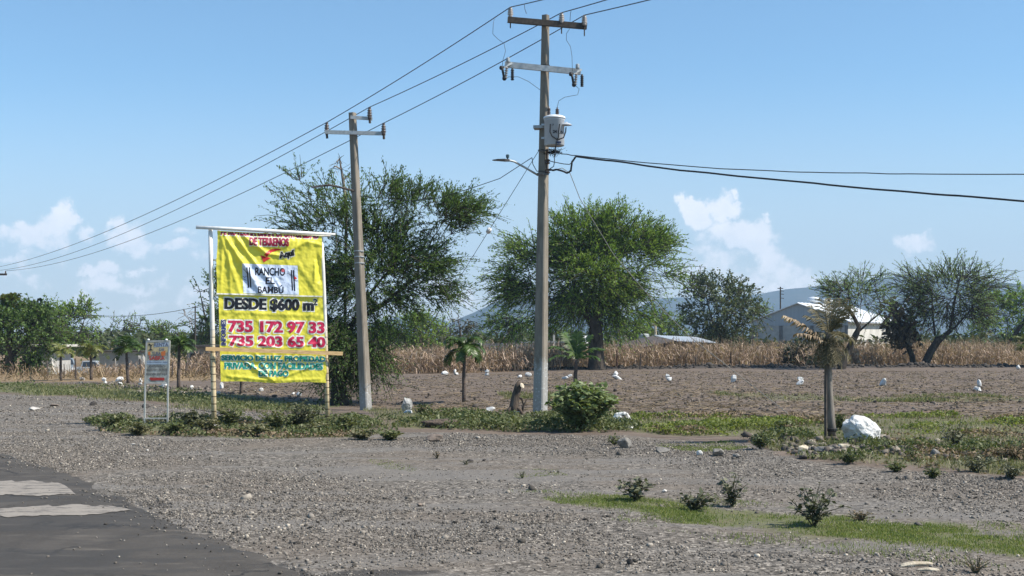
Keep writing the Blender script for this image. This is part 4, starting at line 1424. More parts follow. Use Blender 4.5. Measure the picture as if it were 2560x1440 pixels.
def frond(root, name, mat, p0, az, el, L, droop, leafl, n=22, w=0.03, hang=0.5, vee=0.5, rw=0.012):
    d = Vector((math.cos(az) * math.cos(el), math.sin(az) * math.cos(el), math.sin(el)))
    side0 = Vector((-math.sin(az), math.cos(az), 0))
    pts = [Vector(p0)]
    seg = 14
    tv = []
    for i in range(seg):
        tv.append(d.copy())
        pts.append(pts[-1] + d * (L / seg))
        d = (d + Vector((0, 0, -droop / seg * (0.5 + i / seg)))).normalized()
    tv.append(d.copy())
    mb = MB()
    mb.tube(pts, [rw * (1 - 0.8 * i / seg) for i in range(seg + 1)], 4, cap=False)
    for i in range(n):
        t = 0.12 + 0.88 * (i + random.random() * 0.5) / n
        k = min(int(t * seg), seg - 1)
        f = t * seg - k
        p, tg = pts[k].lerp(pts[k + 1], f), tv[k]
        ll = leafl * (0.35 + 0.65 * math.sin(min(1, t * 1.05) * math.pi * 0.78 + 0.35)) * random.uniform(0.8, 1.1)
        upv = side0.cross(tg)
        for s in (-1, 1):
            q = (side0 * s + tg * random.uniform(0.5, 0.9) + upv * (-vee if False else vee * random.uniform(-0.2, 0.6))).normalized()
            m = p + q * ll * 0.5
            q2 = (q + Vector((0, 0, -hang * random.uniform(0.6, 1.3)))).normalized()
            e = m + q2 * ll * 0.5
            wd = (tg + upv * random.uniform(-0.3, 0.3)).normalized() * (w / 2)
            mb.add([p - wd * 0.6, p + wd * 0.6, m + wd, m - wd, e], [(0, 1, 2, 3), (3, 2, 4)])
    return mb.build(name, mat, root)


M_PALM = m_leaf('palm_leaves', [(0.029, 0.055, 0.014), (0.062, 0.110, 0.024), (0.120, 0.180, 0.041)], 0.3, 0.4, 0.4)
M_PALMY = m_leaf('yellowish_palm_leaves', [(0.080, 0.105, 0.024), (0.145, 0.165, 0.040), (0.24, 0.225, 0.070)], 0.35, 0.4, 0.4)
M_PALMD = m_leaf('dry_palm_leaves', [(0.16, 0.115, 0.075), (0.30, 0.225, 0.15), (0.46, 0.37, 0.26)], 0.2, 0.7)
M_PALMO = m_leaf('dull_palm_leaves', [(0.068, 0.066, 0.037), (0.136, 0.118, 0.066), (0.212, 0.174, 0.099)], 0.25, 0.6)
M_PTRUNK = m_plain('palm_trunk', (0.055, 0.042, 0.034), (0.13, 0.10, 0.082), 14, 0.9, 0, 0.6, 0.02, (1, 1, 3))


def palm(label, base, top, r_px, L_px, fr, mat=M_PALM, leaf_px=40, group=None, seed=0, trunk_mat=None, w=0.03, D=None, hang=0.5, n=20):
    random.seed(seed)
    b = GZ(*base) if D is None else P(base[0], base[1], D)
    D = b.y
    S = D / F
    tp = P(top[0], top[1], D)
    root = empty('palm_tree', b, label, 'palm tree', group)
    mb = MB()
    mb.smooth = True
    k = 7
    pts = [b.lerp(tp, i / k) + Vector((random.uniform(-1, 1), random.uniform(-1, 1), 0)) * r_px * S * 0.15 for i in range(k + 1)]
    pts[0] = b - Vector((0, 0, 0.05))
    pts[-1] = tp + Vector((0, 0, 0.04))
    mb.tube(pts, [r_px * S * (1.25 - 0.35 * i / k) for i in range(k + 1)], 9)
    mb.build('trunk', trunk_mat or M_PTRUNK, root)
    for (az, el, ls, dr) in fr:
        frond(root, 'frond', mat, tp, R(az), R(el), L_px * S * ls, dr, leaf_px * S, n, w, hang, rw=max(0.012, 1.3 * S))
    return root


def ring(n, el0, el1, ls=1.0, dr=1.5, seed=0):
    r = random.Random(seed)
    return [(360 * i / n + r.uniform(-14, 14), r.uniform(el0, el1), ls * r.uniform(0.85, 1.1), dr * r.uniform(0.8, 1.2)) for i in range(n)]


PG = 'young palms planted in rows in the field'
palm('young palm with a round drooping head in the field right of the shorter pole', (1160, 1006), (1160, 873), 4.2, 66, ring(13, 10, 75, 1.1, 3.0, 3), M_PALM, 26, PG, 3, w=0.07)
palm('young palm with five stiff arching fronds behind the leafy bush', (1438, 963), (1440, 900), 4.5, 84, [(5, 48, .95, 1.5), (30, 66, .9, .9), (70, 80, .85, .5), (140, 68, .95, .7), (172, 52, 1.0, 1.7), (188, 30, .95, 1.6), (350, 30, .75, 1.4)], M_PALM, 28, PG, 5, w=0.10)
palm('young palm with yellowing fronds in front of the block hut', (152, 952), (152, 876), 3.0, 40, ring(10, 0, 60, 1, 1.8, 7), M_PALMY, 20, PG, 7, w=0.05)
palm('young palm with yellow tipped fronds in front of the parked pickup', (228, 950), (227, 872), 3.2, 42, ring(11, 5, 65, 1, 2.0, 9), M_PALMY, 20, PG, 9, w=0.05)
palm('young palm in front of the low grey wall left of the small sign', (320, 958), (316, 872), 3.4, 46, ring(12, 5, 70, 1, 1.8, 11), M_PALM, 22, PG, 11, w=0.05)
palm('young palm just right of the small sign', (446, 972), (448, 864), 3.8, 50, ring(12, 5, 70, 1, 1.9, 13), M_PALM, 24, PG, 13, w=0.05)
palm('bare stem of a young palm standing between the billboard posts', (602, 986), (604, 905), 3.2, 40, ring(8, 10, 70, 1, 1.8, 15), M_PALM, 22, PG, 15, w=0.04)
palm('tall coconut palm showing its spiky head above the left treetops', (22, 935), (22, 772), 6, 42, ring(13, 10, 80, 1, 1.0, 17), M_PALMY, 22, None, 17, D=74, w=0.09)
palm('yellowish fan of a young palm at the right edge of the maize', (2574, 918), (2574, 872), 5, 44, ring(12, 20, 80, 1, 1.4, 19), M_PALMY, 26, None, 19, D=80, w=0.08)

# the tattered palm tied to its stake
random.seed(21)
b = GZ(2080, 1102)
S_ = b.y / F
root = empty('palm_tree', b, 'tattered palm with brown hanging fronds tied to a stake beside the big white rock', 'palm tree')
mb = MB()
mb.smooth = True
D_ = b.y
tk = [P(2081, 1104, D_), P(2078, 1050, D_), P(2073, 980, D_), P(2070, 920, D_), P(2070, 860, D_), P(2072, 830, D_)]
mb.tube(tk, [0.078, 0.072, 0.066, 0.070, 0.085, 0.04], 11)
mb.build('trunk', m_plain('grey_palm_trunk', (0.12, 0.102, 0.085), (0.24, 0.21, 0.18), 10, 0.85, 0, 0.6, 0.02, (1.5, 1.5, 0.25)), root)
mb = MB()
mb.tube([P(2064, 1100, D_ - 0.09), P(2064, 960, D_ - 0.09), P(2066, 880, D_ - 0.09)], 0.028, 7)
mb.build('stake', m_plain('stake_wood', (0.055, 0.045, 0.038), (0.11, 0.09, 0.075), 9), root)
mb = MB()
mb.lathe(P(2078, 1074, D_), [(0.100, -0.03), (0.112, -0.02), (0.112, 0.02), (0.100, 0.03)], 14)
mb.build('tie_band', m_plain('black_rubber', (0.012, 0.012, 0.012), (0.02, 0.02, 0.02), 8, 0.5), root)
top = P(2072, 838, D_)
frond(root, 'frond', M_PALMD, P(2066, 858, D_), R(180), R(42), 125 * S_, 0.5, 44 * S_, 22, 0.045, 0.9)
frond(root, 'frond', M_PALMD, P(2066, 858, D_ - 0.1), R(195), R(30), 85 * S_, 0.7, 36 * S_, 16, 0.04, 1.0)
for az, el, l_, dr in ((20, 62, 92, .5), (35, 70, 100, .5), (60, 74, 95, .4), (100, 78, 90, .4), (-10, 58, 88, .6), (150, 70, 84, .6), (-40, 66, 86, .6), (170, 60, 70, .8)):
    frond(root, 'frond', M_PALMO, top, R(az), R(el - 4), l_ * S_ * 1.05, dr * 1.2, 42 * S_, 22, 0.022, 0.6)
for az, el, l_, dr in ((10, 20, 70, 1.8), (170, 25, 66, 1.8), (200, 15, 72, 2.0), (345, 22, 72, 2.0), (60, 30, 60, 1.6), (280, 25, 66, 1.8)):
    frond(root, 'frond', M_PALMO, top, R(az), R(el), l_ * S_, dr, 38 * S_, 20, 0.022, 0.9)
for az, el, l_ in ((0, -20, 92), (40, -35, 90), (80, -40, 92), (120, -35, 86), (165, -38, 90), (200, -30, 92), (250, -40, 92), (290, -38, 92), (330, -25, 94), (345, -50, 100), (215, -55, 96), (300, -60, 90), (180, -60, 90), (20, -62, 84), (260, -66, 86)):
    frond(root, 'hanging_frond', M_PALMO, P(2072, 836, D_), R(az), R(el - 8), l_ * S_ * 0.92, 1.5, 34 * S_, 20, 0.015, 1.3)

# ------------------------------------------------------------------ bushes and single weeds


def shrub(name, label, px, py, hpx, wpx, stems, leaf_px, mat, cat='plant', group=None, seed=0, lean=0.0, per=16, spread=1.0, stem_mat=None, cover=0.15, dep=0.8):
    """A leafy plant: stems fan out of the base, each with broad leaves."""
    rng = np.random.default_rng(seed)
    b = GZ(px, py)
    S = b.y / F
    root = empty(name, b, label, cat, group)
    mb = MB()
    P3, D3 = [], []
    for i in range(stems):
        a = i * 2.399 + rng.uniform(-0.4, 0.4)
        r = math.sqrt((i + 0.5) / stems) * spread
        e = np.array((math.cos(a) * r * wpx / 2 * S + lean * hpx * S, math.sin(a) * r * wpx / 2 * S * dep, hpx * S * (1 - 0.42 * r ** 3) * rng.uniform(0.7, 1.0)))
        mid = e * (0.35, 0.35, 0.55) + rng.normal(0, 0.012, 3)
        pts = [b - Vector((0, 0, 0.02)), b + Vector(mid), b + Vector(e)]
        mb.tube(pts, [max(0.006, 1.2 * S), max(0.005, 0.9 * S), max(0.003, 0.5 * S)], 4, cap=False)
        for k in range(per):
            t = rng.uniform(cover, 1.02)
            p = (1 - t) ** 2 * np.zeros(3) + 2 * t * (1 - t) * mid + t * t * e
            o = rng.normal(0, 1, 3)
            o[2] = abs(o[2]) * 0.3
            o /= np.linalg.norm(o)
            P3.append(np.array(b) + p + o * leaf_px * S * 0.55)
            D3.append(o + rng.normal(0, 0.25, 3))
    P3, D3 = np.array(P3), unit(np.array(D3))
    n = len(P3)
    L = leaf_px * S * rng.uniform(0.6, 1.2, n)
    s = unit(np.cross(D3, np.array((0, 0, 1.0)) + rng.normal(0, 0.45, (n, 3))))
    nrm = np.cross(s, D3)
    a_, b_ = P3 - D3 * (L * .5)[:, None], P3 + D3 * (L * .5)[:, None] - nrm * (L * 0.2)[:, None] * np.sign(nrm[:, 2:3])
    m_ = P3 - D3 * (L * .05)[:, None]
    V = np.stack([a_, m_ + s * (L * .28)[:, None], b_, m_ - s * (L * .28)[:, None]], 1).reshape(-1, 3)
    mb.build('stems', stem_mat or M_STEM, root)
    link('leaves', mesh_np('leaves', V, np.arange(n * 4).reshape(n, 4), mat), root)
    return root


M_STEM = m_plain('weed_stem', (0.05, 0.055, 0.03), (0.10, 0.09, 0.06), 20, 0.8)
M_WEED2 = m_leaf('olive_weed_leaves', [(0.075, 0.085, 0.040), (0.125, 0.130, 0.065), (0.19, 0.18, 0.10), (0.28, 0.25, 0.16)], 0.22)
M_DWEED = m_leaf('dark_weed_leaves', [(0.045, 0.054, 0.030), (0.087, 0.096, 0.054), (0.147, 0.150, 0.093), (0.232, 0.222, 0.150)], 0.14)
M_BUSH = m_leaf('bush_leaves', [(0.085, 0.130, 0.048), (0.150, 0.200, 0.080), (0.225, 0.270, 0.130), (0.34, 0.38, 0.22)], 0.3)
shrub('leafy_bush', 'mounded leafy green bush at the foot of the tall concrete pole', 1456, 1078, 128, 178, 110, 19, M_BUSH, 'bush', None, 3, 0, 34, 1.0, cover=0.25)
WG = 'weeds growing out of the foreground gravel'
shrub('weed_plant', 'low dark weed by a pale pebble, leftmost on the grass strip', 1590, 1251, 62, 118, 13, 19, M_DWEED, 'weed', WG, 5, 0, 15)
shrub('weed_plant', 'sprawling weed leaning toward its taller neighbour on the grass strip', 1732, 1278, 60, 120, 11, 19, M_DWEED, 'weed', WG, 6, 0.25, 13)
shrub('weed_plant', 'pointed upright weed in the middle of the grass strip', 1830, 1267, 86, 92, 9, 18, M_DWEED, 'weed', WG, 7, 0, 15, 0.9)
shrub('weed_plant', 'tallest weed with open branching stems on the grass strip', 2035, 1315, 112, 160, 14, 20, M_DWEED, 'weed', WG, 8, 0, 16)
shrub('weed_plant', 'small weed beside the round grey stone at the gravel edge', 1536, 1112, 26, 48, 8, 9, M_WEED, 'weed', None, 9, 0, 12)
shrub('weed_plant', 'tiny dry weed standing alone in the middle of the gravel', 1093, 1146, 22, 26, 6, 5, M_DRYW, 'weed', None, 10, 0, 8)
shrub('weed_plant', 'tiny green sprig in the gravel in front of the leafy bush', 1305, 1196, 22, 26, 5, 6, M_WEED, 'weed', None, 11, 0, 8)
shrub('weed_plant', 'dark low sprig in the gravel near the dry weed', 1165, 1162, 14, 36, 6, 6, M_DWEED, 'weed', None, 12, 0, 8)
SG = 'shrubby weeds around the two signs'
for i, (x, y, h, w, lb) in enumerate([
        (292, 1076, 46, 100, 'broad leafy weed at the left end of the clump by the small sign'), (345, 1088, 30, 70, 'low weed in front of the left leg of the small sign'),
        (435, 1088, 34, 76, 'low weed in front of the right leg of the small sign'), (480, 1070, 42, 64, 'curly grey weed between the small sign and the billboard'), (520, 1084, 40, 70, 'weed wrapped around the left foot of the billboard'),
        (575, 1070, 54, 56, 'upright weed just inside the left billboard post'), (640, 1090, 28, 90, 'flat weed under the middle of the billboard'), (690, 1072, 46, 84, 'rounded weed under the phone numbers of the billboard'),
        (752, 1068, 64, 110, 'tallest dark weed just left of the right billboard post'), (790, 1088, 30, 80, 'spreading weed in front of the right billboard post'), (862, 1082, 48, 84, 'leafy weed just right of the right billboard post'),
        (905, 1098, 22, 70, 'scruffy low weed at the right end of the billboard clump'), (975, 1100, 24, 60, 'small separate weed in the gravel right of the billboard clump')]):
    shrub('weed_shrub', lb, x, y, h * 1.1, w * 1.15, 20, 12, (M_WEED, M_WEED2, M_WEED, M_DWEED, M_WEED2)[i % 5] if i != 3 else M_DWEED, 'weed', SG, 20 + i, 0, 24)
RG = 'weeds among the rubble on the right'
for i, (x, y, h, w, lb) in enumerate([
        (1900, 1122, 44, 60, 'scrubby weed at the left end of the rubble'), (2100, 1075, 46, 36, 'upright leafy weed just left of the big white rock'), (2390, 1118, 66, 120, 'wide dark weed behind the square grey block'),
        (2120, 1160, 34, 70, 'low weed in front of the big white rock'), (2280, 1150, 30, 50, 'little weed left of the square grey block'), (2440, 1180, 52, 120, 'dark clumpy weed in front of the square grey block'),
        (2530, 1196, 44, 90, 'dark weed at the right edge of the rubble'), (2330, 1196, 30, 60, 'small weed at the gravel edge below the square grey block'), (2240, 1180, 24, 50, 'flat weed on the gravel edge right of the beige stone'),
        (1960, 1082, 36, 60, 'pale weed behind the beige stone'), (1340, 1068, 40, 50, 'dark weed against the foot of the tall concrete pole'), (1230, 1072, 26, 80, 'creeping weed left of the sawn stump'),
        (1060, 1046, 40, 60, 'feathery weed beside the grey boulder')]):
    shrub('weed_shrub', lb, x, y, h, w, 14, 11, M_DWEED if i in (2, 5, 6, 10) else M_WEED, 'weed', RG if i < 10 else None, 50 + i, 0, 16)
shrub('dry_bush', 'heap of dry pinkish brush at the right edge of the rubble', 2530, 1150, 50, 130, 26, 9, M_DRYW, 'dry bush', None, 71, 0, 12)
shrub('dry_bush', 'tuft of dry straw left of the tattered palm', 1975, 1092, 34, 60, 16, 7, M_DRYW, 'dry bush', None, 72, 0, 10)
shrub('dry_bush', 'flat brown dead tuft on the grass strip right of the tallest weed', 2150, 1302, 26, 80, 20, 7, M_DRYW, 'dry bush', None, 73, 0, 12, cover=0.1)
shrub('dry_bush', 'scraggy dry tuft in the bottom right corner', 2440, 1432, 44, 100, 12, 8, M_DRYW, 'dry bush', None, 74, 0, 9)

# ------------------------------------------------------------------ rocks


def rock_mesh(w, d, h, seed, sub=3, facets=9, rough=0.10):
    rng = np.random.default_rng(seed)
    bm = bmesh.new()
    bmesh.ops.create_icosphere(bm, subdivisions=sub, radius=1.0)
    pl = [(unit(rng.normal(0, 1, (1, 3)))[0], rng.uniform(0.45, 0.85)) for _ in range(facets + 3)]
    for v in bm.verts:
        p = np.array(v.co)
        for n, k in pl:
            t = p @ n - k
            if t > 0:
                p = p - n * t * 0.9
        q = Vector(p) * 1.7 + Vector((seed * 3.1, 0, 0))
        p = p * (1 + rough * noise.noise(q) + rough * 0.5 * noise.noise(q * 2.7))
        v.co = p
    co = np.array([v.co for v in bm.verts])
    lo, hi = co.min(0), co.max(0)
    for v in bm.verts:
        c = (np.array(v.co) - (lo + hi) / 2) / (hi - lo)
        z = c[2] + 0.5
        v.co = (c[0] * w, c[1] * d, z * h)
    me = bpy.data.meshes.new('rock')
    bm.to_mesh(me)
    bm.free()
    for p in me.polygons:
        p.use_smooth = False
    return me


def rock(name, label, cat, px, py, wpx, hpx, mat, group=None, seed=0, rz=0.0, sink=0.12, dep=0.8, lift=0.0, sub=3, facets=9, rough=0.10, tilt=0.0, shear=0.0):
    """A stone whose lower edge the photo shows at (px, py)."""
    b = GZ(px, py)
    S = b.y / F
    h = hpx * S / (1 - sink)
    me = rock_mesh(wpx * S, wpx * S * dep, h, seed, sub, facets, rough)
    me.name = name
    if shear:
        for v in me.vertices:
            v.co.x += shear * v.co.z
    me.materials.append(mat)
    o = link(name, me)
    o.location = (b.x, b.y + wpx * S * dep * 0.35, float(gz(np.array([b.x]), np.array([b.y]))[0]) - h * sink + lift * S)
    o.rotation_euler = (0, tilt, rz)
    return tag(o, label, cat, group)


def white_mat():
    t = NT('white_painted_stone')
    v = t.pos()
    f = t.noise(v, 5.0, 5.0, 0.7)
    g = t.noise(v, 22.0, 5.0, 0.7)
    c = t.mix(t.rng(f, 0.35, 0.6), (0.52, 0.51, 0.49), (0.66, 0.66, 0.65))
    c = t.mix(t.rng(g, 0.54, 0.70, 0, 0.65), c, (0.30, 0.27, 0.23))
    gc = t.n('ShaderNodeTexCoord')
    gs = t.n('ShaderNodeSeparateXYZ')
    t.set(gs.inputs[0], gc.outputs['Generated'])
    soil = t.math('ADD', gs.outputs[2], t.math('MULTIPLY', t.math('SUBTRACT', f, 0.5), 0.7))
    c = t.mix(t.rng(soil, 0.12, 0.34, 0.85, 0), c, (0.20, 0.165, 0.13))
    return t.pbr(c, 0.8, 0, t.bump(t.math('ADD', f, t.math('MULTIPLY', g, 0.5)), 0.9, 0.04), 0.2)


def mottled_mat():
    t = NT('mottled_white_stone')
    v = t.pos()
    f = t.noise(v, 9.0, 6.0, 0.75)
    c = t.mix(t.rng(f, 0.47, 0.56), (0.80, 0.80, 0.78), (0.13, 0.12, 0.105))
    return t.pbr(c, 0.85, 0, t.bump(f, 0.8, 0.04), 0.2)


M_WROCK = white_mat()
M_MOTT = mottled_mat()
M_GROCK = m_plain('grey_stone', (0.13, 0.122, 0.112), (0.27, 0.25, 0.225), 9, 0.9, 0, 0.8, 0.03)
M_BROCK = m_plain('brown_stone', (0.11, 0.085, 0.07), (0.25, 0.20, 0.165), 9, 0.9, 0, 0.8, 0.03)
M_DROCK = m_plain('dark_stone', (0.035, 0.030, 0.028), (0.085, 0.075, 0.068), 12, 0.9, 0, 0.8, 0.03)
M_YROCK = m_plain('beige_stone', (0.34, 0.28, 0.20), (0.62, 0.55, 0.43), 12, 0.9, 0, 0.7, 0.02)
M_PROCK = m_plain('pale_stone', (0.36, 0.33, 0.30), (0.56, 0.53, 0.49), 12, 0.9, 0, 0.7, 0.02)

rock('painted_rock', 'biggest white painted rock beside the tattered palm', 'rock', 2168, 1114, 96, 74, M_WROCK, None, 318, 0.2, 0.10, 0.9, sub=4, facets=3, rough=0.22, shear=-0.22)
r2 = rock('painted_rock', 'smaller white rock leaning against the biggest white rock', 'rock', 2131, 1106, 40, 36, M_WROCK, None, 302, 1.1, facets=10)
rock('painted_rock', 'mottled black and white boulder beside the leafy bush', 'rock', 1556, 1070, 50, 40, M_MOTT, None, 305, 0.3, sub=4, rough=0.2)
rock('painted_rock', 'small white stone in the weeds below the mottled boulder', 'rock', 1578, 1073, 16, 9, M_WROCK, None, 306)
rock('painted_rock', 'grey boulder with worn white paint right of the shorter pole', 'rock', 1016, 1032, 32, 38, m_plain('grey_white_stone', (0.12, 0.118, 0.115), (0.42, 0.41, 0.39), 5, 0.8, 0, 0.8, 0.04), None, 307, 0.4, sub=4, rough=0.16)
rock('painted_rock', 'white chip at the foot of the worn grey boulder', 'rock', 1020, 1034, 24, 9, M_WROCK, None, 308, 0.3, dep=0.5)
rock('painted_rock', 'white stone in the weeds left of the sawn stump', 'rock', 1227, 1031, 23, 14, M_WROCK, None, 309)
WR = 'white painted stones marking plots in the field'
for i, (x, y, w, h, lf, lb) in enumerate([
        (1112, 937, 15, 8, 0, 'flat white stone at the edge of the maize left of the round drooping palm'), (1140, 938, 13, 6, 0, 'lower white stone of the pair just left of the round drooping palm'), (1138, 938, 9, 8, 6, 'upper white stone of the pair just left of the round drooping palm'),
        (1219, 940, 11, 8, 0, 'lower white stone of the pair just right of the round drooping palm'), (1218, 940, 10, 7, 8, 'upper white stone of the pair just right of the round drooping palm'),
        (1317, 942, 13, 10, 0, 'round white stone in the shade just left of the tall concrete pole'), (1300, 943, 12, 5, 0, 'flat dull white stone next to the round one in the shade'),
        (1413, 949, 18, 6, 0, 'low white stone left of the palm with stiff fronds'), (1425, 943, 12, 6, 0, 'white stone touching the stem of the palm with stiff fronds'),
        (1541, 949, 25, 8, 0, 'wide lower stone of the pinkish white pile below the mesquite'), (1541, 948, 13, 11, 7, 'rounded top stone of the pinkish white pile below the mesquite'),
        (1673, 954, 17, 9, 0, 'lower stone of the white pile right of the mesquite'), (1670, 953, 12, 9, 8, 'top stone of the white pile right of the mesquite'),
        (1828, 956, 13, 17, 0, 'pointed white stone in the field under the leafy bush tree'),
        (2004, 962, 20, 9, 0, 'broad lower stone of the white pile left of the tattered palm'), (2002, 961, 18, 9, 8, 'flat top stone of the white pile left of the tattered palm'),
        (2211, 966, 20, 17, 0, 'pointed white stone in the field right of the tattered palm'),
        (2443, 977, 16, 10, 0, 'mottled lower stone of the leaning white pile at the right'), (2452, 973, 9, 16, 5, 'slim upright stone of the leaning white pile at the right'),
        (2547, 924, 11, 10, 0, 'white stone at the far right against the dark soil ridge'),
        (205, 951, 14, 6, 0, 'small white stone in front of the parked pickup'), (258, 953, 13, 8, 0, 'white stone left of the biggest one on the grassy bank'), (262, 960, 9, 6, 0, 'little pale stone fallen below its neighbour on the grassy bank'),
        (299, 954, 18, 10, 0, 'biggest white stone on the grassy bank left of the small sign'), (298, 962, 14, 5, 0, 'flat white chip under the biggest stone on the grassy bank'),
        (351, 955, 11, 7, 0, 'white stone just left of the small sign, the upper one'), (350, 963, 10, 5, 0, 'white stone just left of the small sign, the lower one'),
        (412, 966, 11, 9, 0, 'white stone seen between the legs of the small sign, the right one'), (400, 970, 13, 7, 0, 'white stone seen between the legs of the small sign, the left one'),
        (479, 973, 11, 8, 0, 'lone white stone between the small sign and the billboard'), (553, 972, 12, 14, 0, 'white stone beside the left billboard post, the upper one'), (549, 986, 10, 8, 0, 'pale stone beside the left billboard post, the lower one'),
        (650, 980, 10, 9, 0, 'white stone low under the middle of the billboard'), (733, 988, 10, 6, 0, 'white chip under the right part of the billboard, left of its twin'), (747, 992, 16, 9, 0, 'bent white stone under the right part of the billboard'),
        (132, 922, 9, 12, 0, 'white lump in front of the block hut wall')]):
    rock('painted_stone', lb, 'stone', x, y, w * 1.2, h * 1.25, M_MOTT if i == 17 else M_WROCK, WR, 320 + i, i * 0.7, 0.1, 0.7, lift=lf, sub=2, facets=9, rough=0.26, tilt=0.5 * math.sin(i * 2.3))
SGR = 'bare stones at the edge of the gravel'
for i, (x, y, w, h, m, lb, nm) in enumerate([
        (1086, 1105, 42, 20, M_BROCK, 'brown angular stone lying alone on the gravel', 'stone'), (1563, 1121, 40, 27, M_GROCK, 'round grey stone with a weed behind it', 'stone'), (1656, 1132, 42, 13, M_GROCK, 'flat grey stone in line with the round grey one', 'stone'),
        (1750, 1139, 16, 13, M_WROCK, 'small pointed white stone between two grey stones', 'stone'), (1797, 1141, 36, 19, M_GROCK, 'smooth rounded grey stone right of the pointed white one', 'stone'), (1842, 1145, 20, 11, M_GROCK, 'small grey stone at the end of the stone row', 'stone'),
        (2009, 1140, 30, 26, M_YROCK, 'beige pointed stone in the rubble left of the tattered palm', 'stone'), (2010, 1148, 26, 10, M_DROCK, 'dark stone under the beige pointed one', 'stone'),
        (2342, 1146, 32, 24, M_GROCK, 'square grey block in the rubble', 'block'), (2165, 1122, 46, 12, M_GROCK, 'flat grey slab in front of the big white rock', 'slab'), (2200, 1126, 36, 11, M_BROCK, 'brownish slab under the right side of the big white rock', 'slab'),
        (2112, 1124, 30, 12, M_YROCK, 'pale yellowish stone left of the flat grey slab', 'stone'), (2075, 1126, 60, 10, M_GROCK, 'long low grey stone at the foot of the tattered palm', 'stone'), (2130, 1132, 22, 9, M_PROCK, 'small pale stone in front of the flat grey slab', 'stone'),
        (1900, 1110, 24, 9, M_BROCK, 'small brown stone left of the straw tuft', 'stone'), (2030, 1108, 26, 10, M_BROCK, 'brown stone behind the beige pointed one', 'stone'), (2255, 1120, 22, 9, M_PROCK, 'pale stone right of the brownish slab', 'stone'),
        (2390, 1150, 22, 10, M_BROCK, 'reddish brown stone right of the square grey block', 'stone'), (2230, 1112, 18, 8, M_GROCK, 'small grey stone right of the big white rock', 'stone'),
        (82, 1026, 34, 9, M_PROCK, 'flat pale stone on the far gravel at the left', 'stone'), (133, 1016, 22, 7, M_BROCK, 'brown stone right of the flat pale one on the far gravel', 'stone'), (231, 1014, 20, 11, M_DROCK, 'dark clod on the far gravel left of the small sign', 'stone'),
        (361, 1020, 22, 11, M_DROCK, 'dark clod behind the left leg of the small sign', 'stone'), (1575, 1412, 16, 15, M_DROCK, 'dark upright stone in the near gravel at the bottom', 'stone'), (1662, 1231, 16, 8, M_PROCK, 'pale pebble right of the low dark weed', 'stone'),
        (1048, 1266, 18, 9, M_BROCK, 'brown stone in the middle of the gravel', 'stone'), (1176, 1154, 16, 6, M_DROCK, 'small dark stone behind the dark low sprig', 'stone'), (1210, 1153, 12, 6, M_DROCK, 'tiny dark stone right of the dark low sprig', 'stone'),
        (536, 1076, 24, 16, M_PROCK, 'pale stone wedged at the left foot of the billboard', 'stone'), (333, 1114, 10, 6, M_PROCK, 'white pebble on the gravel below the small sign', 'stone'), (368, 1128, 9, 5, M_PROCK, 'white pebble a little lower than its neighbour below the small sign', 'stone'),
        (1290, 1037, 20, 9, M_PROCK, 'pale stone at the foot of the sawn stump', 'stone')]):
    rock(nm, lb, nm, x, y, w, h, m, SGR, 400 + i, i * 1.1, 0.15, 0.8, sub=2 if w < 25 else 3, facets=8 if nm != 'block' else 14)
rock('slab', 'flat cream coloured slab in the gravel near the bottom right corner', 'slab', 2292, 1416, 88, 12, M_YROCK, None, 450, 0.1, 0.2, 0.25, sub=3)
rock('slab', 'broken cream fragment below the flat cream slab', 'slab', 2322, 1428, 56, 9, M_YROCK, None, 451, -0.2, 0.2, 0.25, sub=3)

# mound of brown earth left of the leafy weeds
rock('earth_heap', 'low heap of brown earth and roots right of the worn grey boulder', 'earth heap', 1100, 1070, 104, 22, m_plain('root_earth', (0.06, 0.045, 0.036), (0.15, 0.115, 0.09), 14, 0.95, 0, 1.0, 0.05), None, 452, 0.0, 0.2, 0.5, sub=4, facets=5, rough=0.3)

# sawn stump
b = GZ(1288, 1034)
S = b.y / F
D = b.y
root = empty('tree_stump', b, 'dark leaning tree stump with a pale sawn face left of the tall pole', 'stump')
mb = MB()
mb.smooth = True
pp = [P(1284, 1038, D), P(1286, 1015, D), P(1289, 990, D), P(1295, 968, D), P(1300, 955, D)]
mb.tube(pp, [16 * S, 12 * S, 10 * S, 9 * S, 7.5 * S], 11)
for (x, y, dx) in ((1272, 1036, -3), (1300, 1036, 4), (1280, 1040, 0)):
    mb.tube([P(1285, 1012, D), P(x, y - 10, D - 0.08), P(x + dx * 2, y + 2, D - 0.14)], [8 * S, 5 * S, 3 * S], 6)
mb.build('trunk', bark_mat('stump_bark', (0.055, 0.042, 0.033), (0.14, 0.11, 0.088), 9), root)
mb = MB()
mb.smooth = True
mb.tube([P(1297, 995, D), P(1304, 996, D), P(1307, 1006, D), P(1309, 1020, D)], [3 * S, 2.6 * S, 2 * S, 1.4 * S], 6)
mb.build('stub', M_BARK, root)
mb = MB()
mb.smooth = True
mb.tube([P(1305, 1032, D), P(1308, 1016, D), P(1317, 998, D)], [3 * S, 2.6 * S, 1.6 * S], 6)
mb.build('stub', M_BARK, root)
mb = MB()
n = Vector((0.75, -0.6, 0.35)).normalized()
mb.lathe(P(1301, 966, D - 0.05) + n * 5.5 * S, [(3.5 * S, 0), (7.5 * S, 0.002), (7.0 * S, 0.012)], 12, n)
mb.build('sawn_face', m_plain('sawn_wood', (0.42, 0.35, 0.26), (0.62, 0.54, 0.42), 20, 0.8), root)

# ------------------------------------------------------------------ utility poles


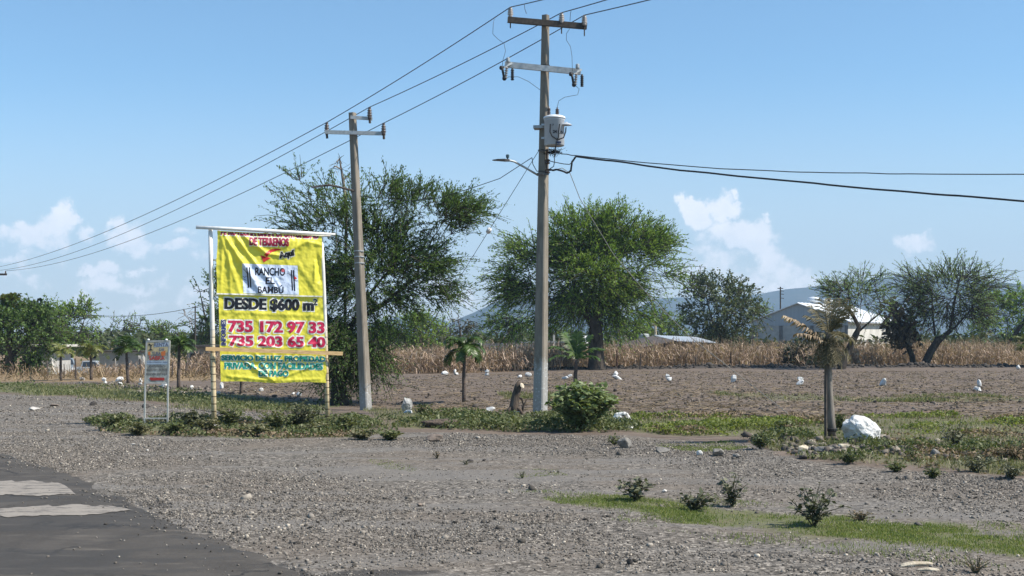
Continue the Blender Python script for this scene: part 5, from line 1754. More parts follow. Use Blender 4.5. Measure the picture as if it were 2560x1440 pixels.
def concrete_pole_mat(white_to=None):
    t = NT('pole_concrete')
    v = t.pos((1, 1, 0.3))
    f = t.noise(v, 4.0, 5.0, 0.65)
    g = t.noise(t.pos(), 40.0, 4.0, 0.7)
    s = t.noise(t.pos((1, 1, 0.12)), 9.0, 4.0, 0.6)
    c = t.mix(t.rng(f, 0.3, 0.7), (0.175, 0.150, 0.120), (0.265, 0.232, 0.190))
    c = t.mix(t.rng(s, 0.55, 0.75, 0, 0.55), c, (0.11, 0.095, 0.078))
    c = t.mix(t.rng(g, 0.55, 0.8, 0, 0.3), c, (0.34, 0.31, 0.27))
    if white_to:
        z = t.n('ShaderNodeSeparateXYZ')
        t.set(z.inputs[0], t.pos())
        m = t.math('ADD', t.math('MULTIPLY', t.math('SUBTRACT', white_to, z.outputs[2]), 0.55), t.math('SUBTRACT', t.noise(t.pos((2.0, 2.0, 0.8)), 5.0, 6.0, 0.75), 0.5))
        c = t.mix(t.rng(m, 0.25, 0.5, 0, 0.55), c, (0.36, 0.37, 0.37))
        m2 = t.noise(t.pos(), 16.0, 5.0, 0.75)
        c = t.mix(t.math('MULTIPLY', t.rng(m2, 0.56, 0.62, 0, 0.85), t.rng(m, 0.2, 0.45)), c, (0.52, 0.53, 0.53))
    return t.pbr(c, 0.85, 0, t.bump(g, 0.3, 0.01), 0.2)


M_GALV = m_plain('galvanised_steel', (0.30, 0.32, 0.33), (0.44, 0.46, 0.47), 14, 0.5, 0.35, 0.1, 0.003)
M_DSTEEL = m_plain('weathered_dark_steel', (0.045, 0.038, 0.033), (0.085, 0.070, 0.058), 14, 0.7, 0.2, 0.2, 0.004)
M_PORC = m_plain('brown_porcelain', (0.06, 0.042, 0.034), (0.10, 0.07, 0.055), 20, 0.25, 0, 0, 0, spec=0.6)
M_PORCG = m_plain('grey_porcelain', (0.24, 0.21, 0.19), (0.36, 0.32, 0.29), 20, 0.3, 0, 0, 0, spec=0.6)
M_BLACK = m_plain('black_rubber_cable', (0.016, 0.017, 0.019), (0.030, 0.031, 0.034), 20, 0.5)
M_WIRE = m_plain('aluminium_wire', (0.050, 0.056, 0.066), (0.080, 0.086, 0.096), 20, 0.6, 0.1)


def pole_shaft(root, base, top, r0, r1, rot, mat, chamfer=0.55):
    """Tapered concrete pole: square with broad chamfers."""
    mb = MB()
    pts, n = [], 14
    for i in range(n + 1):
        pts.append(base.lerp(top, i / n))
    vs, fs = [], []
    for i, p in enumerate(pts):
        r = r0 + (r1 - r0) * i / n
        for k in range(8):
            q, s = divmod(k, 2)
            a = rot + q * math.pi / 2 + (-1 if s == 0 else 1) * (math.pi / 4 - 0.12)
            vs.append(p + Vector((math.cos(a), math.sin(a), 0)) * r * 1.16)
    for i in range(n):
        for k in range(8):
            a, b = i * 8 + k, i * 8 + (k + 1) % 8
            fs.append((a, b, b + 8, a + 8))
    fs.append(tuple(n * 8 + k for k in range(8)))
    mb.add(vs, fs)
    return mb.build('shaft', mat, root)


def pin_insulator(root, p, S, h=28, w=15, mat=None, pin=True):
    """Stacked porcelain skirts on a steel pin; p is the foot on the crossarm."""
    mb = MB()
    r = w / 2 * S
    H = h * S
    mb.smooth = True
    prof = [(r * 0.55, 0), (r * 0.75, H * .12), (r * 0.6, H * .16), (r, H * .30), (r * .98, H * .36), (r * .55, H * .40), (r * .96, H * .50), (r * .94, H * .56), (r * .5, H * .6), (r * .88, H * .70), (r * .86, H * .76),
            (r * .45, H * .8), (r * .62, H * .9), (r * .5, H), (r * .1, H * 1.02)]
    mb.lathe(p, prof, 12)
    o = mb.build('insulator', mat or M_PORCG, root)
    if pin:
        mb = MB()
        mb.lathe(p - Vector((0, 0, 26 * S)), [(1.5 * S, 0), (1.5 * S, 24 * S), (4 * S, 25 * S), (4 * S, 26.5 * S)], 8)
        mb.build('pin', M_DSTEEL, o)
    return o


# --- tall pole in front
b1 = GZ(1350, 1038)
D1 = b1.y
S1 = D1 / F
pole1 = empty('utility_pole', b1, 'tall concrete power pole with a transformer and street lamp, in front of the field', 'power pole')
top1 = P(1364, 38, D1)
pole_shaft(pole1, b1 - Vector((0, 0, 0.3)), top1, 16.4 * S1, 8.2 * S1, R(-31), concrete_pole_mat(2.0))


def ax(py):
    """Point on the axis of the tall pole at a photo row."""
    t = (1038 - py) / 1000.0
    return P(1350 + 14 * t, py, D1)


# upper dark crossarm, carried on the near side of the shaft
yo = Vector((0, -0.14, 0))
mb = MB()
a, c = P(1269, 50, D1 - 0.25), P(1466, 70, D1 + 0.0) + yo
mb.bar(a + yo * 0.2, c, 0.10, 14 * S1)
mb.build('crossarm', M_DSTEEL, pole1)
INS1 = []
for (x, y) in ((1276, 44), (1404, 58), (1461, 64)):
    p = P(x, y, D1 - 0.2)
    pin_insulator(pole1, p, S1, 26, 15)
    INS1.append(p + Vector((0, 0, 26 * S1)))
# lower galvanised crossarm
mb = MB()
mb.bar(P(1262, 161, D1 - 0.2), P(1452, 180, D1 - 0.16), 0.075, 14 * S1)
mb.build('crossarm', M_GALV, pole1)
mb = MB()
mb.lathe(ax(168) - Vector((0, 0, 6 * S1)), [(11.6 * S1, 0), (12.4 * S1, 0.005), (12.4 * S1, 11 * S1), (11.6 * S1, 11.3 * S1)], 12)
mb.build('clamp_band', M_DSTEEL, pole1)
for (x, y) in ((1257, 164), (1431, 180)):
    D_ = D1 - 0.35
    mb = MB()
    mb.bar(P(x + 22, y - 6, D_ + 0.1), P(x + 2, y + 4, D_), 0.05, 5 * S1)
    mb.lathe(P(x + 13, y - 8, D_), [(4 * S1, 0), (5 * S1, 2 * S1), (5 * S1, 10 * S1), (3 * S1, 12 * S1)], 8)
    o = mb.build('cutout_fuse', M_GALV, pole1)
    mb = MB()
    mb.smooth = True
    mb.tube([P(x - 2, y + 2, D_), P(x + 3, y + 32, D_)], [3.2 * S1, 2.6 * S1], 8)
    mb.lathe(P(x - 4, y + 6, D_), [(3.4 * S1, -4 * S1), (5 * S1, 0), (3.4 * S1, 5 * S1)], 8)
    mb.lathe(P(x + 4, y + 34, D_), [(3 * S1, -3 * S1), (5.4 * S1, 0), (5 * S1, 6 * S1)], 8)
    mb.build('fuse_tube', M_BLACK, o)
    mb = MB()
    mb.smooth = True
    pr = []
    for k in range(5):
        pr += [(2.4 * S1, -k * 6 * S1), (5.2 * S1, -(k * 6 + 2.5) * S1), (2.4 * S1, -(k * 6 + 4) * S1)]
    mb.lathe(P(x + 10, y + 4, D_), pr, 10, Vector((0.12, 0, 1)))
    mb.build('fuse_insulator', M_PORCG, o)
    mb = MB()
    mb.smooth = True
    pr = [(2.6 * S1, 12 * S1)]
    for k in range(6):
        pr += [(3.0 * S1, -(k * 4.6 - 8) * S1), (5.0 * S1, -(k * 4.6 - 6) * S1), (3.0 * S1, -(k * 4.6 - 4.5) * S1)]
    mb.lathe(P(x + 24, y + 18, D_), pr, 10)
    mb.build('surge_arrester', M_BLACK, pole1)

# transformer: tank, lid, bushings, radiator hood, leads
tr = bpy.data.objects.new('transformer', None)
COL.objects.link(tr)
tr.parent = pole1
tr['label'] = 'pale grey drum transformer hung on the pole'
DT = D1 - 0.42
SX = DT / F
tc = P(1386, 365, DT)
rt = 25 * SX
mb = MB()
mb.smooth = True
mb.lathe(tc, [(rt * 0.94, 0), (rt, 2 * SX), (rt, 62 * SX), (rt * 1.04, 63 * SX), (rt * 1.04, 66 * SX), (rt, 67 * SX)], 28)
M_TANK = m_plain('pale_grey_enamel', (0.40, 0.42, 0.45), (0.47, 0.49, 0.52), 3, 0.45, 0, 0.05, 0.002, spec=0.5)
mb.build('tank', M_TANK, tr)
mb = MB()
mb.smooth = True
mb.lathe(tc + Vector((0, 0, 67.2 * SX)), [(rt * 1.1, 0), (rt * 1.12, 2 * SX), (rt * 1.08, 5 * SX), (rt * 0.8, 8 * SX), (rt * 0.2, 9.5 * SX)], 28)
mb.build('lid', m_plain('white_enamel', (0.70, 0.71, 0.72), (0.78, 0.79, 0.80), 3, 0.4, 0, 0.05, 0.002, spec=0.5), tr)
for (x, y, k) in ((1372, 292, 24), (1393, 291, 20)):
    mb = MB()
    mb.smooth = True
    pr = [(3.6 * SX, 0)]
    for q in range(5):
        pr += [(3.6 * SX, (2 + q * k / 6.0) * SX), (5.4 * SX, (3.4 + q * k / 6.0) * SX), (3.2 * SX, (4.6 + q * k / 6.0) * SX)]
    pr += [(2 * SX, (k - 1) * SX), (1.4 * SX, (k + 3) * SX)]
    mb.lathe(P(x, y, DT), pr, 10)
    mb.build('bushing', M_PORC, tr)
mb = MB()
mb.lathe(P(1416, 313, DT - 0.1), [(14 * SX, 0), (13 * SX, 1.6 * SX), (4 * SX, 6 * SX), (2 * SX, 8 * SX)], 16)
mb.bar(P(1404, 308, DT - 0.08), P(1418, 314, DT - 0.1), 0.03, 0.03)
mb.build('bracket_hood', M_TANK, tr)
mb = MB()
yf = DT - rt - 0.035
for ln in ([(1376, 310), (1375, 330), (1380, 340), (1392, 348), (1393, 352)], [(1399, 310), (1397, 328), (1396, 344), (1393, 350)], [(1415, 318), (1414, 330), (1409, 344), (1396, 349)], [(1391, 355), (1389, 372), (1387, 392)]):
    mb.tube([P(x, y, yf) for x, y in ln], 1.5 * SX, 6)
mb.build('secondary_lead', M_BLACK, tr)
mb = MB()
mb.box(P(1396, 356, DT - rt * 0.95), (14 * SX, 0.02, 5 * SX))
mb.box(P(1396, 361.5, DT - rt * 0.95), (13 * SX, 0.02, 1.6 * SX))
mb.build('rating_plate', m_plain('dark_blue_plate', (0.03, 0.045, 0.10), (0.04, 0.06, 0.13), 9, 0.5), tr)
mb = MB()
mb.bar(P(1358, 312, D1 - 0.2), P(1366, 312, DT), 0.10, 0.05)
mb.bar(P(1358, 345, D1 - 0.2), P(1366, 345, DT), 0.10, 0.05)
mb.build('hanger', M_GALV, tr)
mb = MB()
mb.box(P(1351, 319, D1), (0.33, 0.33, 7 * S1), Matrix.Rotation(R(-52 + 45), 3, 'Z'))
mb.build('clamp_band', M_GALV, pole1)

# secondary rack, street lamp
mb = MB()
mb.tube([P(1368, 372, D1 - 0.1), P(1368, 436, D1 - 0.1)], 1.8 * S1, 6)
mb.bar(P(1345, 376, D1 - 0.17), P(1369, 376, D1 - 0.15), 0.03, 4 * S1)
mb.bar(P(1343, 434, D1 - 0.18), P(1372, 436, D1 - 0.15), 0.04, 4 * S1)
for y in (404, 428):
    mb.lathe(P(1369, y, D1 - 0.14), [(4 * S1, -6 * S1), (7 * S1, -4 * S1), (4 * S1, 0), (7 * S1, 4 * S1), (4 * S1, 6 * S1)], 10)
mb.build('secondary_rack', M_PORC, pole1)
mb = MB()
mb.smooth = True
mb.tube([P(1345, 438, D1 - 0.15), P(1318, 422, D1 - 0.3), P(1286, 404, D1 - 0.5), P(1274, 401, D1 - 0.55), P(1262, 401, D1 - 0.6)], 2.6 * S1, 8)
arm = mb.build('lamp_arm', M_GALV, pole1)
mb = MB()
DL = D1 - 0.6
vs = []
for (x, y, w, h) in ((1231, 400.5, 0.05, 0.012), (1245, 400, 0.10, 0.03), (1262, 400.5, 0.11, 0.045), (1274, 401, 0.06, 0.045)):
    p = P(x, y, DL)
    vs.append([p + Vector((0, s * w, t * h / 2)) for s, t in ((-1, -1), (1, -1), (1, 1), (-1, 1))])
fl = [v for q in vs for v in q]
fs = [(0, 1, 2, 3), (12, 15, 14, 13)]
for i in range(3):
    for k in range(4):
        fs.append((i * 4 + k, i * 4 + (k + 1) % 4, i * 4 + 4 + (k + 1) % 4, i * 4 + 4 + k))
mb.add(fl, fs)
mb.build('lamp_head', m_plain('dark_lamp_housing', (0.06, 0.055, 0.055), (0.10, 0.095, 0.095), 9, 0.5), arm)
mb = MB()
mb.lathe(P(1269, 399, DL), [(2 * S1, 0), (2 * S1, 4 * S1), (4 * S1, 5 * S1), (4.2 * S1, 11 * S1), (3 * S1, 12.5 * S1)], 10)
mb.build('photocell', m_plain('blue_photocell', (0.03, 0.06, 0.08), (0.05, 0.09, 0.11), 9, 0.4), arm)

# a bird's nest of twigs under the transformer
rng = np.random.default_rng(77)
n = 260
c0 = np.array(P(1384, 380, D1 - 0.3))
p3 = c0 + rng.normal(0, 1, (n, 3)) * (0.085, 0.07, 0.028)
V, Q = strips_mesh('', p3, unit(rng.normal(0, 1, (n, 3)) * (1, 1, 0.35)), rng.uniform(0.05, 0.16, n), rng.uniform(0.008, 0.018, n), None)
me = mesh_np('bird_nest', V, Q, m_plain('nest_twigs', (0.014, 0.012, 0.010), (0.035, 0.028, 0.022), 20, 0.95))
tag(link('bird_nest', me), 'dark tangled nest of twigs wedged under the transformer', 'nest')

# --- shorter pole by the thorn tree
b2 = GZ(916, 1025)
D2 = b2.y
S2 = D2 / F
pole2 = empty('utility_pole', b2, 'shorter leaning concrete power pole between the billboard and the thorn tree', 'power pole')
top2 = P(881, 282, D2)
pole_shaft(pole2, b2 - Vector((0, 0, 0.3)), top2, 13.2 * S2, 8.2 * S2, R(-31), concrete_pole_mat(1.0))
mb = MB()
mb.bar(P(876, 293, D2 - 0.18), P(931, 297, D2 - 0.1), 0.07, 8 * S2)
mb.build('crossarm', M_GALV, pole2)
mb = MB()
mb.bar(P(812, 330, D2 - 0.2), P(964, 334, D2 - 0.1), 0.075, 9 * S2)
mb.build('crossarm', M_GALV, pole2)
INS2 = []
for (x, y) in ((817, 336), (924, 298), (959, 338)):
    p = P(x, y, D2 - 0.15)
    pin_insulator(pole2, p, S2, 30, 13, M_PORC, False)
    mb = MB()
    mb.tube([P(x + 1, y + 10, D2 - 0.15), P(x, y - 2, D2 - 0.15)], 3 * S2, 6)
    mb.build('pin', M_DSTEEL, pole2)
    INS2.append(p + Vector((0, 0, 30 * S2)))
for y, x in ((628, 897), (642, 898), (658, 899)):
    mb = MB()
    mb.lathe(P(x, y, D2), [(12.2 * S2, -1.5 * S2), (13 * S2, -1 * S2), (13 * S2, 1 * S2), (12.2 * S2, 1.5 * S2)], 12)
    mb.build('band', M_GALV, pole2)
mb = MB()
mb.smooth = True
mb.tube([P(884, 477, D2 - 0.12), P(850, 468, D2 - 0.4), P(825, 463, D2 - 0.6), P(806, 464, D2 - 0.7)], 2.6 * S2, 8)
arm = mb.build('lamp_arm', M_DSTEEL, pole2)
mb = MB()
mb.bar(P(808, 464, D2 - 0.7), P(780, 468, D2 - 0.85), 0.16, 4 * S2)
mb.build('lamp_head', m_plain('dark_lamp_housing', (0.05, 0.045, 0.045), (0.08, 0.075, 0.075), 9, 0.5), arm)

# --- third pole, past the left edge of the photo; one arm end shows
D3 = 102.0
S3 = D3 / F
b3 = P(-26, 0, D3)
b3.z = 0
pole3 = empty('utility_pole', b3, 'far power pole at the left edge with one crossarm end showing', 'power pole')
pole_shaft(pole3, b3 - Vector((0, 0, 0.3)), P(-26, 668, D3), 0.2, 0.12, R(-52), concrete_pole_mat())
mb = MB()
mb.bar(P(-72, 686, D3 - 0.2), P(17, 686, D3 - 0.2), 0.12, 5 * S3)
mb.build('crossarm', M_DSTEEL, pole3)
INS3 = []
for x in (-68, -10, 14):
    p = P(x, 684, D3 - 0.2)
    pin_insulator(pole3, p, S3, 7, 4, M_PORC, False)
    INS3.append(p + Vector((0, 0, 7 * S3)))

# ------------------------------------------------------------------ wires


def wire(name, label, cat, pts, r, mat=None, group=None, n=8, wob=0.0, sides=5, seed=0):
    """One cable through points, each (point, sag to the next)."""
    path = []
    for (a, sag), (b, _) in zip(pts[:-1], pts[1:]):
        for k in range(n):
            t = k / n
            p = a.lerp(b, t)
            p.z -= sag * 4 * t * (1 - t)
            path.append(p)
    path.append(pts[-1][0])
    if wob:
        for i, p in enumerate(path):
            p.z += wob * (vnoise(i * 0.45, 0.5, seed + 5) - 0.5)
    mb = MB()
    mb.smooth = True
    mb.tube(path, r, sides)
    return tag(mb.build(name, mat or M_WIRE, None), label, cat, group)


WG_ = 'three bare conductors of the power line'
d12 = [INS1[i] - INS2[i] for i in range(3)]
for i, lb in enumerate(('outermost left conductor of the power line, lying on the left insulators', 'middle conductor of the power line, lying on the centre insulators', 'right conductor of the power line, lying on the right insulators')):
    e = [P(1362, 0, D1 - 2.2), P(1520, 0, D1 - 2.6), P(1628, 0, D1 - 2.8)][i]
    m = INS1[i] + (e - INS1[i]) * 4.0
    m.z = INS1[i].z + (e.z - INS1[i].z) * 3.4
    end = INS3[i]
    wire('power_wire', lb, 'power line', [(m, 0.05), (INS1[i], 0.06), (INS2[i], 0.9 if i == 0 else 1.0), (end, 0)], 0.013, M_WIRE, WG_, 24)
wire('jumper_wire', 'thin looping jumper from the left conductor down to the left fuse', 'wire', [(INS1[0].lerp(INS2[0], 0.07), 0), (P(1233, 62, D1 - 0.1), 0), (P(1232, 85, D1 - 0.1), 0), (P(1245, 98, D1 - 0.1), 0), (P(1260, 108, D1 - 0.2), 0), (P(1264, 128, D1 - 0.3), 0), (P(1257, 152, D1 - 0.35), 0), (P(1256, 164, D1 - 0.35), 0)], 0.006, M_WIRE, None, 2)
wire('jumper_wire', 'thin looping jumper from the right conductor down to the right fuse', 'wire', [(P(1424, 72, D1 - 0.15), 0), (P(1416, 84, D1 - 0.15), 0), (P(1416, 100, D1 - 0.2), 0), (P(1426, 116, D1 - 0.25), 0), (P(1430, 140, D1 - 0.3), 0), (P(1431, 178, D1 - 0.35), 0)], 0.006, M_WIRE, None, 2)
wire('jumper_wire', 'thin wire arching from the left fuse to the pole shaft', 'wire', [(P(1262, 199, D1 - 0.35), 0), (P(1272, 192, D1 - 0.35), 0), (P(1296, 192, D1 - 0.3), 0), (P(1322, 204, D1 - 0.25), 0), (P(1352, 226, D1 - 0.15), 0)], 0.006, M_WIRE, None, 3)
wire('jumper_wire', 'thin wire curling from the right fuse down to the transformer bushing', 'wire', [(P(1436, 212, D1 - 0.35), 0), (P(1448, 222, D1 - 0.35), 0), (P(1444, 237, D1 - 0.4), 0), (P(1412, 243, D1 - 0.42), 0), (P(1397, 252, D1 - 0.42), 0), (P(1393, 268, D1 - 0.42), 0)], 0.006, M_WIRE, None, 3)
wire('jumper_wire', 'short free wire tail hanging from the left conductor', 'wire', [(INS1[0].lerp(P(1362, 0, D1 - 2.2), 0.42), 0), (P(1312, 22, D1 - 1.0), 0), (P(1316, 34, D1 - 1.0), 0)], 0.007, M_WIRE, None, 3)
wire('jumper_wire', 'short free wire tail hanging from the middle conductor', 'wire', [(INS1[1].lerp(P(1520, 0, D1 - 2.6), 0.22), 0), (P(1426, 36, D1 - 0.7), 0), (P(1425, 52, D1 - 0.7), 0)], 0.007, M_WIRE, None, 3)
# twisted service cables to the right
k0 = P(1371, 404, D1 - 0.3)
wire('service_cable', 'thick twisted service cable sagging to the right edge, the lower one', 'power cable', [(P(1372, 425, D1 - 0.25), 0), (P(1392, 424, D1 - 0.3), 0.0), (P(1418, 433, D1 - 0.3), 0), (P(1427, 428, D1 - 0.3), 0), (P(1430, 404, D1 - 0.3), 0), (P(1440, 391, D1 - 0.3), 0), (P(1560, 406, D1 - 0.8), 0), (P(1700, 426, D1 - 1.4), 0),
                  (P(2000, 456, D1 - 2.6), 0), (P(2300, 482, D1 - 3.8), 0), (P(2560, 503, D1 - 4.8), 0), (P(2900, 528, D1 - 6.0), 0)], 0.024, M_BLACK, None, 8, 0.03, 6, 3)
wire('service_cable', 'thinner service cable running almost level to the right edge, the upper one', 'power cable', [(P(1396, 383, D1 - 0.25), 0), (P(1440, 389, D1 - 0.3), 0), (P(1560, 402, D1 - 0.8), 0), (P(1800, 422, D1 - 1.6), 0), (P(2060, 432, D1 - 2.6), 0), (P(2300, 435, D1 - 3.6), 0), (P(2560, 436, D1 - 4.8), 0), (P(2900, 436, D1 - 6), 0)],
     0.012, M_BLACK, None, 9, 0.02, 5, 8)
wire('service_cable', 'slack black loop joining the rack to the service cables', 'power cable', [(P(1372, 402, D1 - 0.25), 0), (P(1384, 405, D1 - 0.35), 0), (P(1410, 410, D1 - 0.35), 0), (P(1424, 411, D1 - 0.32), 0), (P(1430, 406, D1 - 0.3), 0), (P(1440, 391, D1 - 0.3), 0)], 0.011, M_BLACK, None, 4)
wire('service_cable', 'black drop lead from the nest down to the lower rack insulator', 'power cable', [(P(1386, 386, D1 - 0.32), 0), (P(1386, 405, D1 - 0.34), 0), (P(1384, 416, D1 - 0.32), 0), (P(1372, 424, D1 - 0.25), 0)], 0.011, M_BLACK, None, 4)
# long slack cable from the rack down into the field
wire('service_cable', 'pale slack cable falling from the rack across the mesquite into the field', 'cable', [(P(1382, 426, D1 - 0.2), 0), (P(1405, 420, D1 - 0.2), 0), (P(1425, 433, D1 - 0.15), 0), (P(1450, 497, D1 - 0.1), 0), (P(1533, 635, D1), 0), (P(1612, 728, D1), 0), (P(1720, 838, D1), 0), (P(1850, 940, D1 - 0.2), 0.0), (GZ(1985, 1046), 0)],
     0.009, m_plain('pale_cable', (0.16, 0.155, 0.14), (0.24, 0.23, 0.21), 9, 0.6), None, 4)
g0 = GZ(1992, 1046, 0.02)
wire('service_cable', 'dark cable end lying along the weeds at the field edge', 'cable', [(GZ(1860, 1046, 0.10), 0.0), (GZ(1910, 1050, 0.08), 0), (GZ(1985, 1046, 0.06), 0)], 0.012, M_BLACK, None, 4)
# street light feed to the left, and the guy with its strain insulator
wire('service_cable', 'thin street light cable running left behind the thorn tree', 'cable', [(P(1372, 428, D1 - 0.2), 0), (P(1342, 428, D1 - 0.25), 0), (P(1332, 410, D1 - 0.2), 0), (P(1330, 394, D1 - 0.1), 0), (P(1250, 446, D1 + 1.6), 0), (P(1180, 470, D1 + 3.4), 0), (P(1100, 494, D2 - 4), 0), (P(1030, 502, D2 - 2.6), 0), (P(900, 490, D2 - 0.2), 0)], 0.010, M_BLACK, None, 4)
ga, gb = P(1346, 378, D1 - 0.1), GZ(972, 978)
gu = empty('guy_wire', ga, 'tensioned guy wire with a pale strain insulator between the two trees', 'guy wire')
gm = ga.lerp(gb, 0.0)
mb = MB()
mb.smooth = True
mb.tube([ga, gb], 0.008, 5)
mb.build('wire', M_WIRE, gu)
tt = min(((abs((1280 + (q := ga.lerp(gb, i / 400)).x / q.y * F) - 1222)), i / 400) for i in range(401))[1]
pm = ga.lerp(gb, tt)
dr_ = (ga - gb).normalized()
mb = MB()
mb.smooth = True
s_ = pm.y / F
mb.lathe(pm - dr_ * 8 * s_, [(3 * s_, 0), (6 * s_, 1.5 * s_), (6 * s_, 7.5 * s_), (4.4 * s_, 8 * s_), (6 * s_, 8.5 * s_), (6 * s_, 14.5 * s_), (3 * s_, 16 * s_)], 10, dr_)
mb.build('strain_insulator', m_plain('white_porcelain', (0.55, 0.52, 0.50), (0.66, 0.63, 0.60), 20, 0.3), gu)

# thin poles and wires far away
for (x, y0, y1, D_, lb) in ((488, 905, 764, 78.0, 'thin dark pole seen left of the billboard'), (1951, 895, 717, 126.0, 'thin dark pole rising left of the warehouse roof')):
    b = P(x, y0, D_)
    b.z = 0
    r = empty('thin_pole', b, lb, 'pole')
    s_ = D_ / F
    mb = MB()
    mb.tube([b, P(x, y1, D_)], [2.4 * s_, 1.6 * s_], 7)
    mb.build('shaft', M_DSTEEL, r)
    mb = MB()
    mb.bar(P(x - 7, y1 + 4, D_ - 0.05), P(x + 7, y1 + 4, D_ - 0.05), 0.05, 2 * s_)
    mb.build('crossarm', M_DSTEEL, r)
    if x > 1000:
        for q in (10, 18, 28):
            mb = MB()
            mb.bar(P(x, y1 + q, D_ - 0.1), P(x + 9, y1 + q + 1, D_ - 0.1), 0.04, 1.4 * s_)
            mb.build('rung', M_DSTEEL, r)
wire('power_wire', 'faint far wire from the thin pole left over the treetops, the upper one', 'power line', [(P(540, 763, 80), 0), (P(488, 768, 78), 0.3), (P(228, 787, 95), 0.2), (P(-60, 800, 110), 0)], 0.018, M_WIRE, 'faint far wires', 6)
wire('power_wire', 'faint far wire from the thin pole left over the treetops, the lower one', 'power line', [(P(488, 803, 78), 0.2), (P(430, 809, 84), 0.2), (P(240, 828, 96), 0.1), (P(-60, 838, 110), 0)], 0.016, M_WIRE, 'faint far wires', 6)
wire('power_wire', 'faint far wire in the gap between the two big trees', 'power line', [(P(1060, 757, 110), 0.2), (P(1240, 741, 120), 0.2), (P(1420, 735, 130), 0)], 0.018, M_WIRE, 'faint far wires', 6)

# ------------------------------------------------------------------ lettering


def glyphs(s, bold=0.0):
    """Flat outline mesh of a text with the built-in font: (verts (n,2), faces)."""
    c = bpy.data.curves.new('t', 'FONT')
    c.body = s
    c.offset = bold
    c.resolution_u = 3
    o = bpy.data.objects.new('t', c)
    COL.objects.link(o)
    dg = bpy.context.evaluated_depsgraph_get()
    me = bpy.data.meshes.new_from_object(o.evaluated_get(dg))
    v = np.array([(x.co.x, x.co.y) for x in me.vertices])
    f = [tuple(p.vertices) for p in me.polygons]
    bpy.data.objects.remove(o)
    bpy.data.curves.remove(c)
    bpy.data.meshes.remove(me)
    return v, f


def place(s, box, bold=0.02, extra=0.0, rot=0.0, shear=0.0):
    """Glyphs fitted to a box of photo pixels (x0, y0, x1, y1); rot in degrees about its middle; shear: rows per column."""
    v0, _ = glyphs(s, bold)
    lo, hi = v0.min(0), v0.max(0)
    v, f = (glyphs(s, bold + extra) if extra else (v0, _))
    u = (v - lo) / (hi - lo)
    x0, y0, x1, y1 = box
    if rot == 90:
        X = x1 - (x1 - x0) * u[:, 1]
        Y = y1 - (y1 - y0) * u[:, 0]
        return np.column_stack([X, Y]), f
    X = x0 + u[:, 0] * (x1 - x0)
    Y = y1 - u[:, 1] * (y1 - y0)
    if rot:
        cx, cy, a = (x0 + x1) / 2, (y0 + y1) / 2, R(rot)
        dx, dy = X - cx, Y - cy
        X, Y = cx + dx * math.cos(a) + dy * math.sin(a), cy - dx * math.sin(a) + dy * math.cos(a)
    Y = Y + shear * (X - (x0 + x1) / 2)
    return np.column_stack([X, Y]), f


def drape(name, v, f, lift, mat, parent, fn, cell=3.0, clip_top=None, layer=0):
    """Puts a flat pixel-space outline on the banner: cut on a grid so that it follows the folds."""
    bm = bmesh.new()
    vs = [bm.verts.new((p[0], p[1], 0.0008 * (i // layer) if layer else 0)) for i, p in enumerate(v)]
    for q in f:
        try:
            bm.faces.new([vs[i] for i in q])
        except ValueError:
            pass
    lo, hi = v.min(0), v.max(0)
    for ax_ in (0, 1):
        g = math.floor(lo[ax_] / cell) * cell
        while g < hi[ax_]:
            no = (1, 0, 0) if ax_ == 0 else (0, 1, 0)
            bmesh.ops.bisect_plane(bm, geom=bm.verts[:] + bm.edges[:] + bm.faces[:], plane_co=(g, g, 0), plane_no=no)
            g += cell
    if clip_top is not None:
        bmesh.ops.bisect_plane(bm, geom=bm.verts[:] + bm.edges[:] + bm.faces[:], plane_co=clip_top[0], plane_no=clip_top[1], clear_inner=True)
    for q in bm.verts:
        q.co = fn(q.co.x, q.co.y, lift + q.co.z)
    bm.normal_update()
    for q in bm.faces:
        if q.normal.y > 0:
            q.normal_flip()
    me = bpy.data.meshes.new(name)
    bm.to_mesh(me)
    bm.free()
    me.materials.append(mat)
    return link(name, me, parent)


def ribbon(pts, w):
    """Flat stroke of pixel width w along pixel points."""
    pts = np.array(pts, float)
    d = np.gradient(pts, axis=0)
    d = unit(d)
    n = np.column_stack([-d[:, 1], d[:, 0]])
    w = np.broadcast_to(np.asarray(w, float), (len(pts),))[:, None]
    v = np.concatenate([pts + n * w / 2, pts - n * w / 2])
    k = len(pts)
    return v, [(i, i + 1, k + i + 1, k + i) for i in range(k - 1)]


# painted marks on the transformer tank
for s, bx in (('2M', (1381, 329, 1391, 337)), ('1.0', (1394, 330, 1406, 338)), ('7', (1380, 314, 1384, 319))):
    v, f = place(s, bx, 0.04)
    vs = []
    for px_, py_ in v:
        a = math.asin(max(-0.98, min(0.98, (px_ - 1386) / 25.0)))
        c = P(1386, py_, DT)
        vs.append(c + Vector((math.sin(a), -math.cos(a), 0)) * (rt + 0.004))
    mb = MB()
    mb.add(vs, f)
    mb.build('lettering', M_BLACK, tr)

# ------------------------------------------------------------------ the yellow billboard

bb = GZ(535, 1067)
DB = bb.y
SB = DB / F
XB = P(680, 0, DB).x


def plane_d(px):
    x = (px - 1280) / F * DB
    return DB + 0.42 + 0.34 * (x - XB)


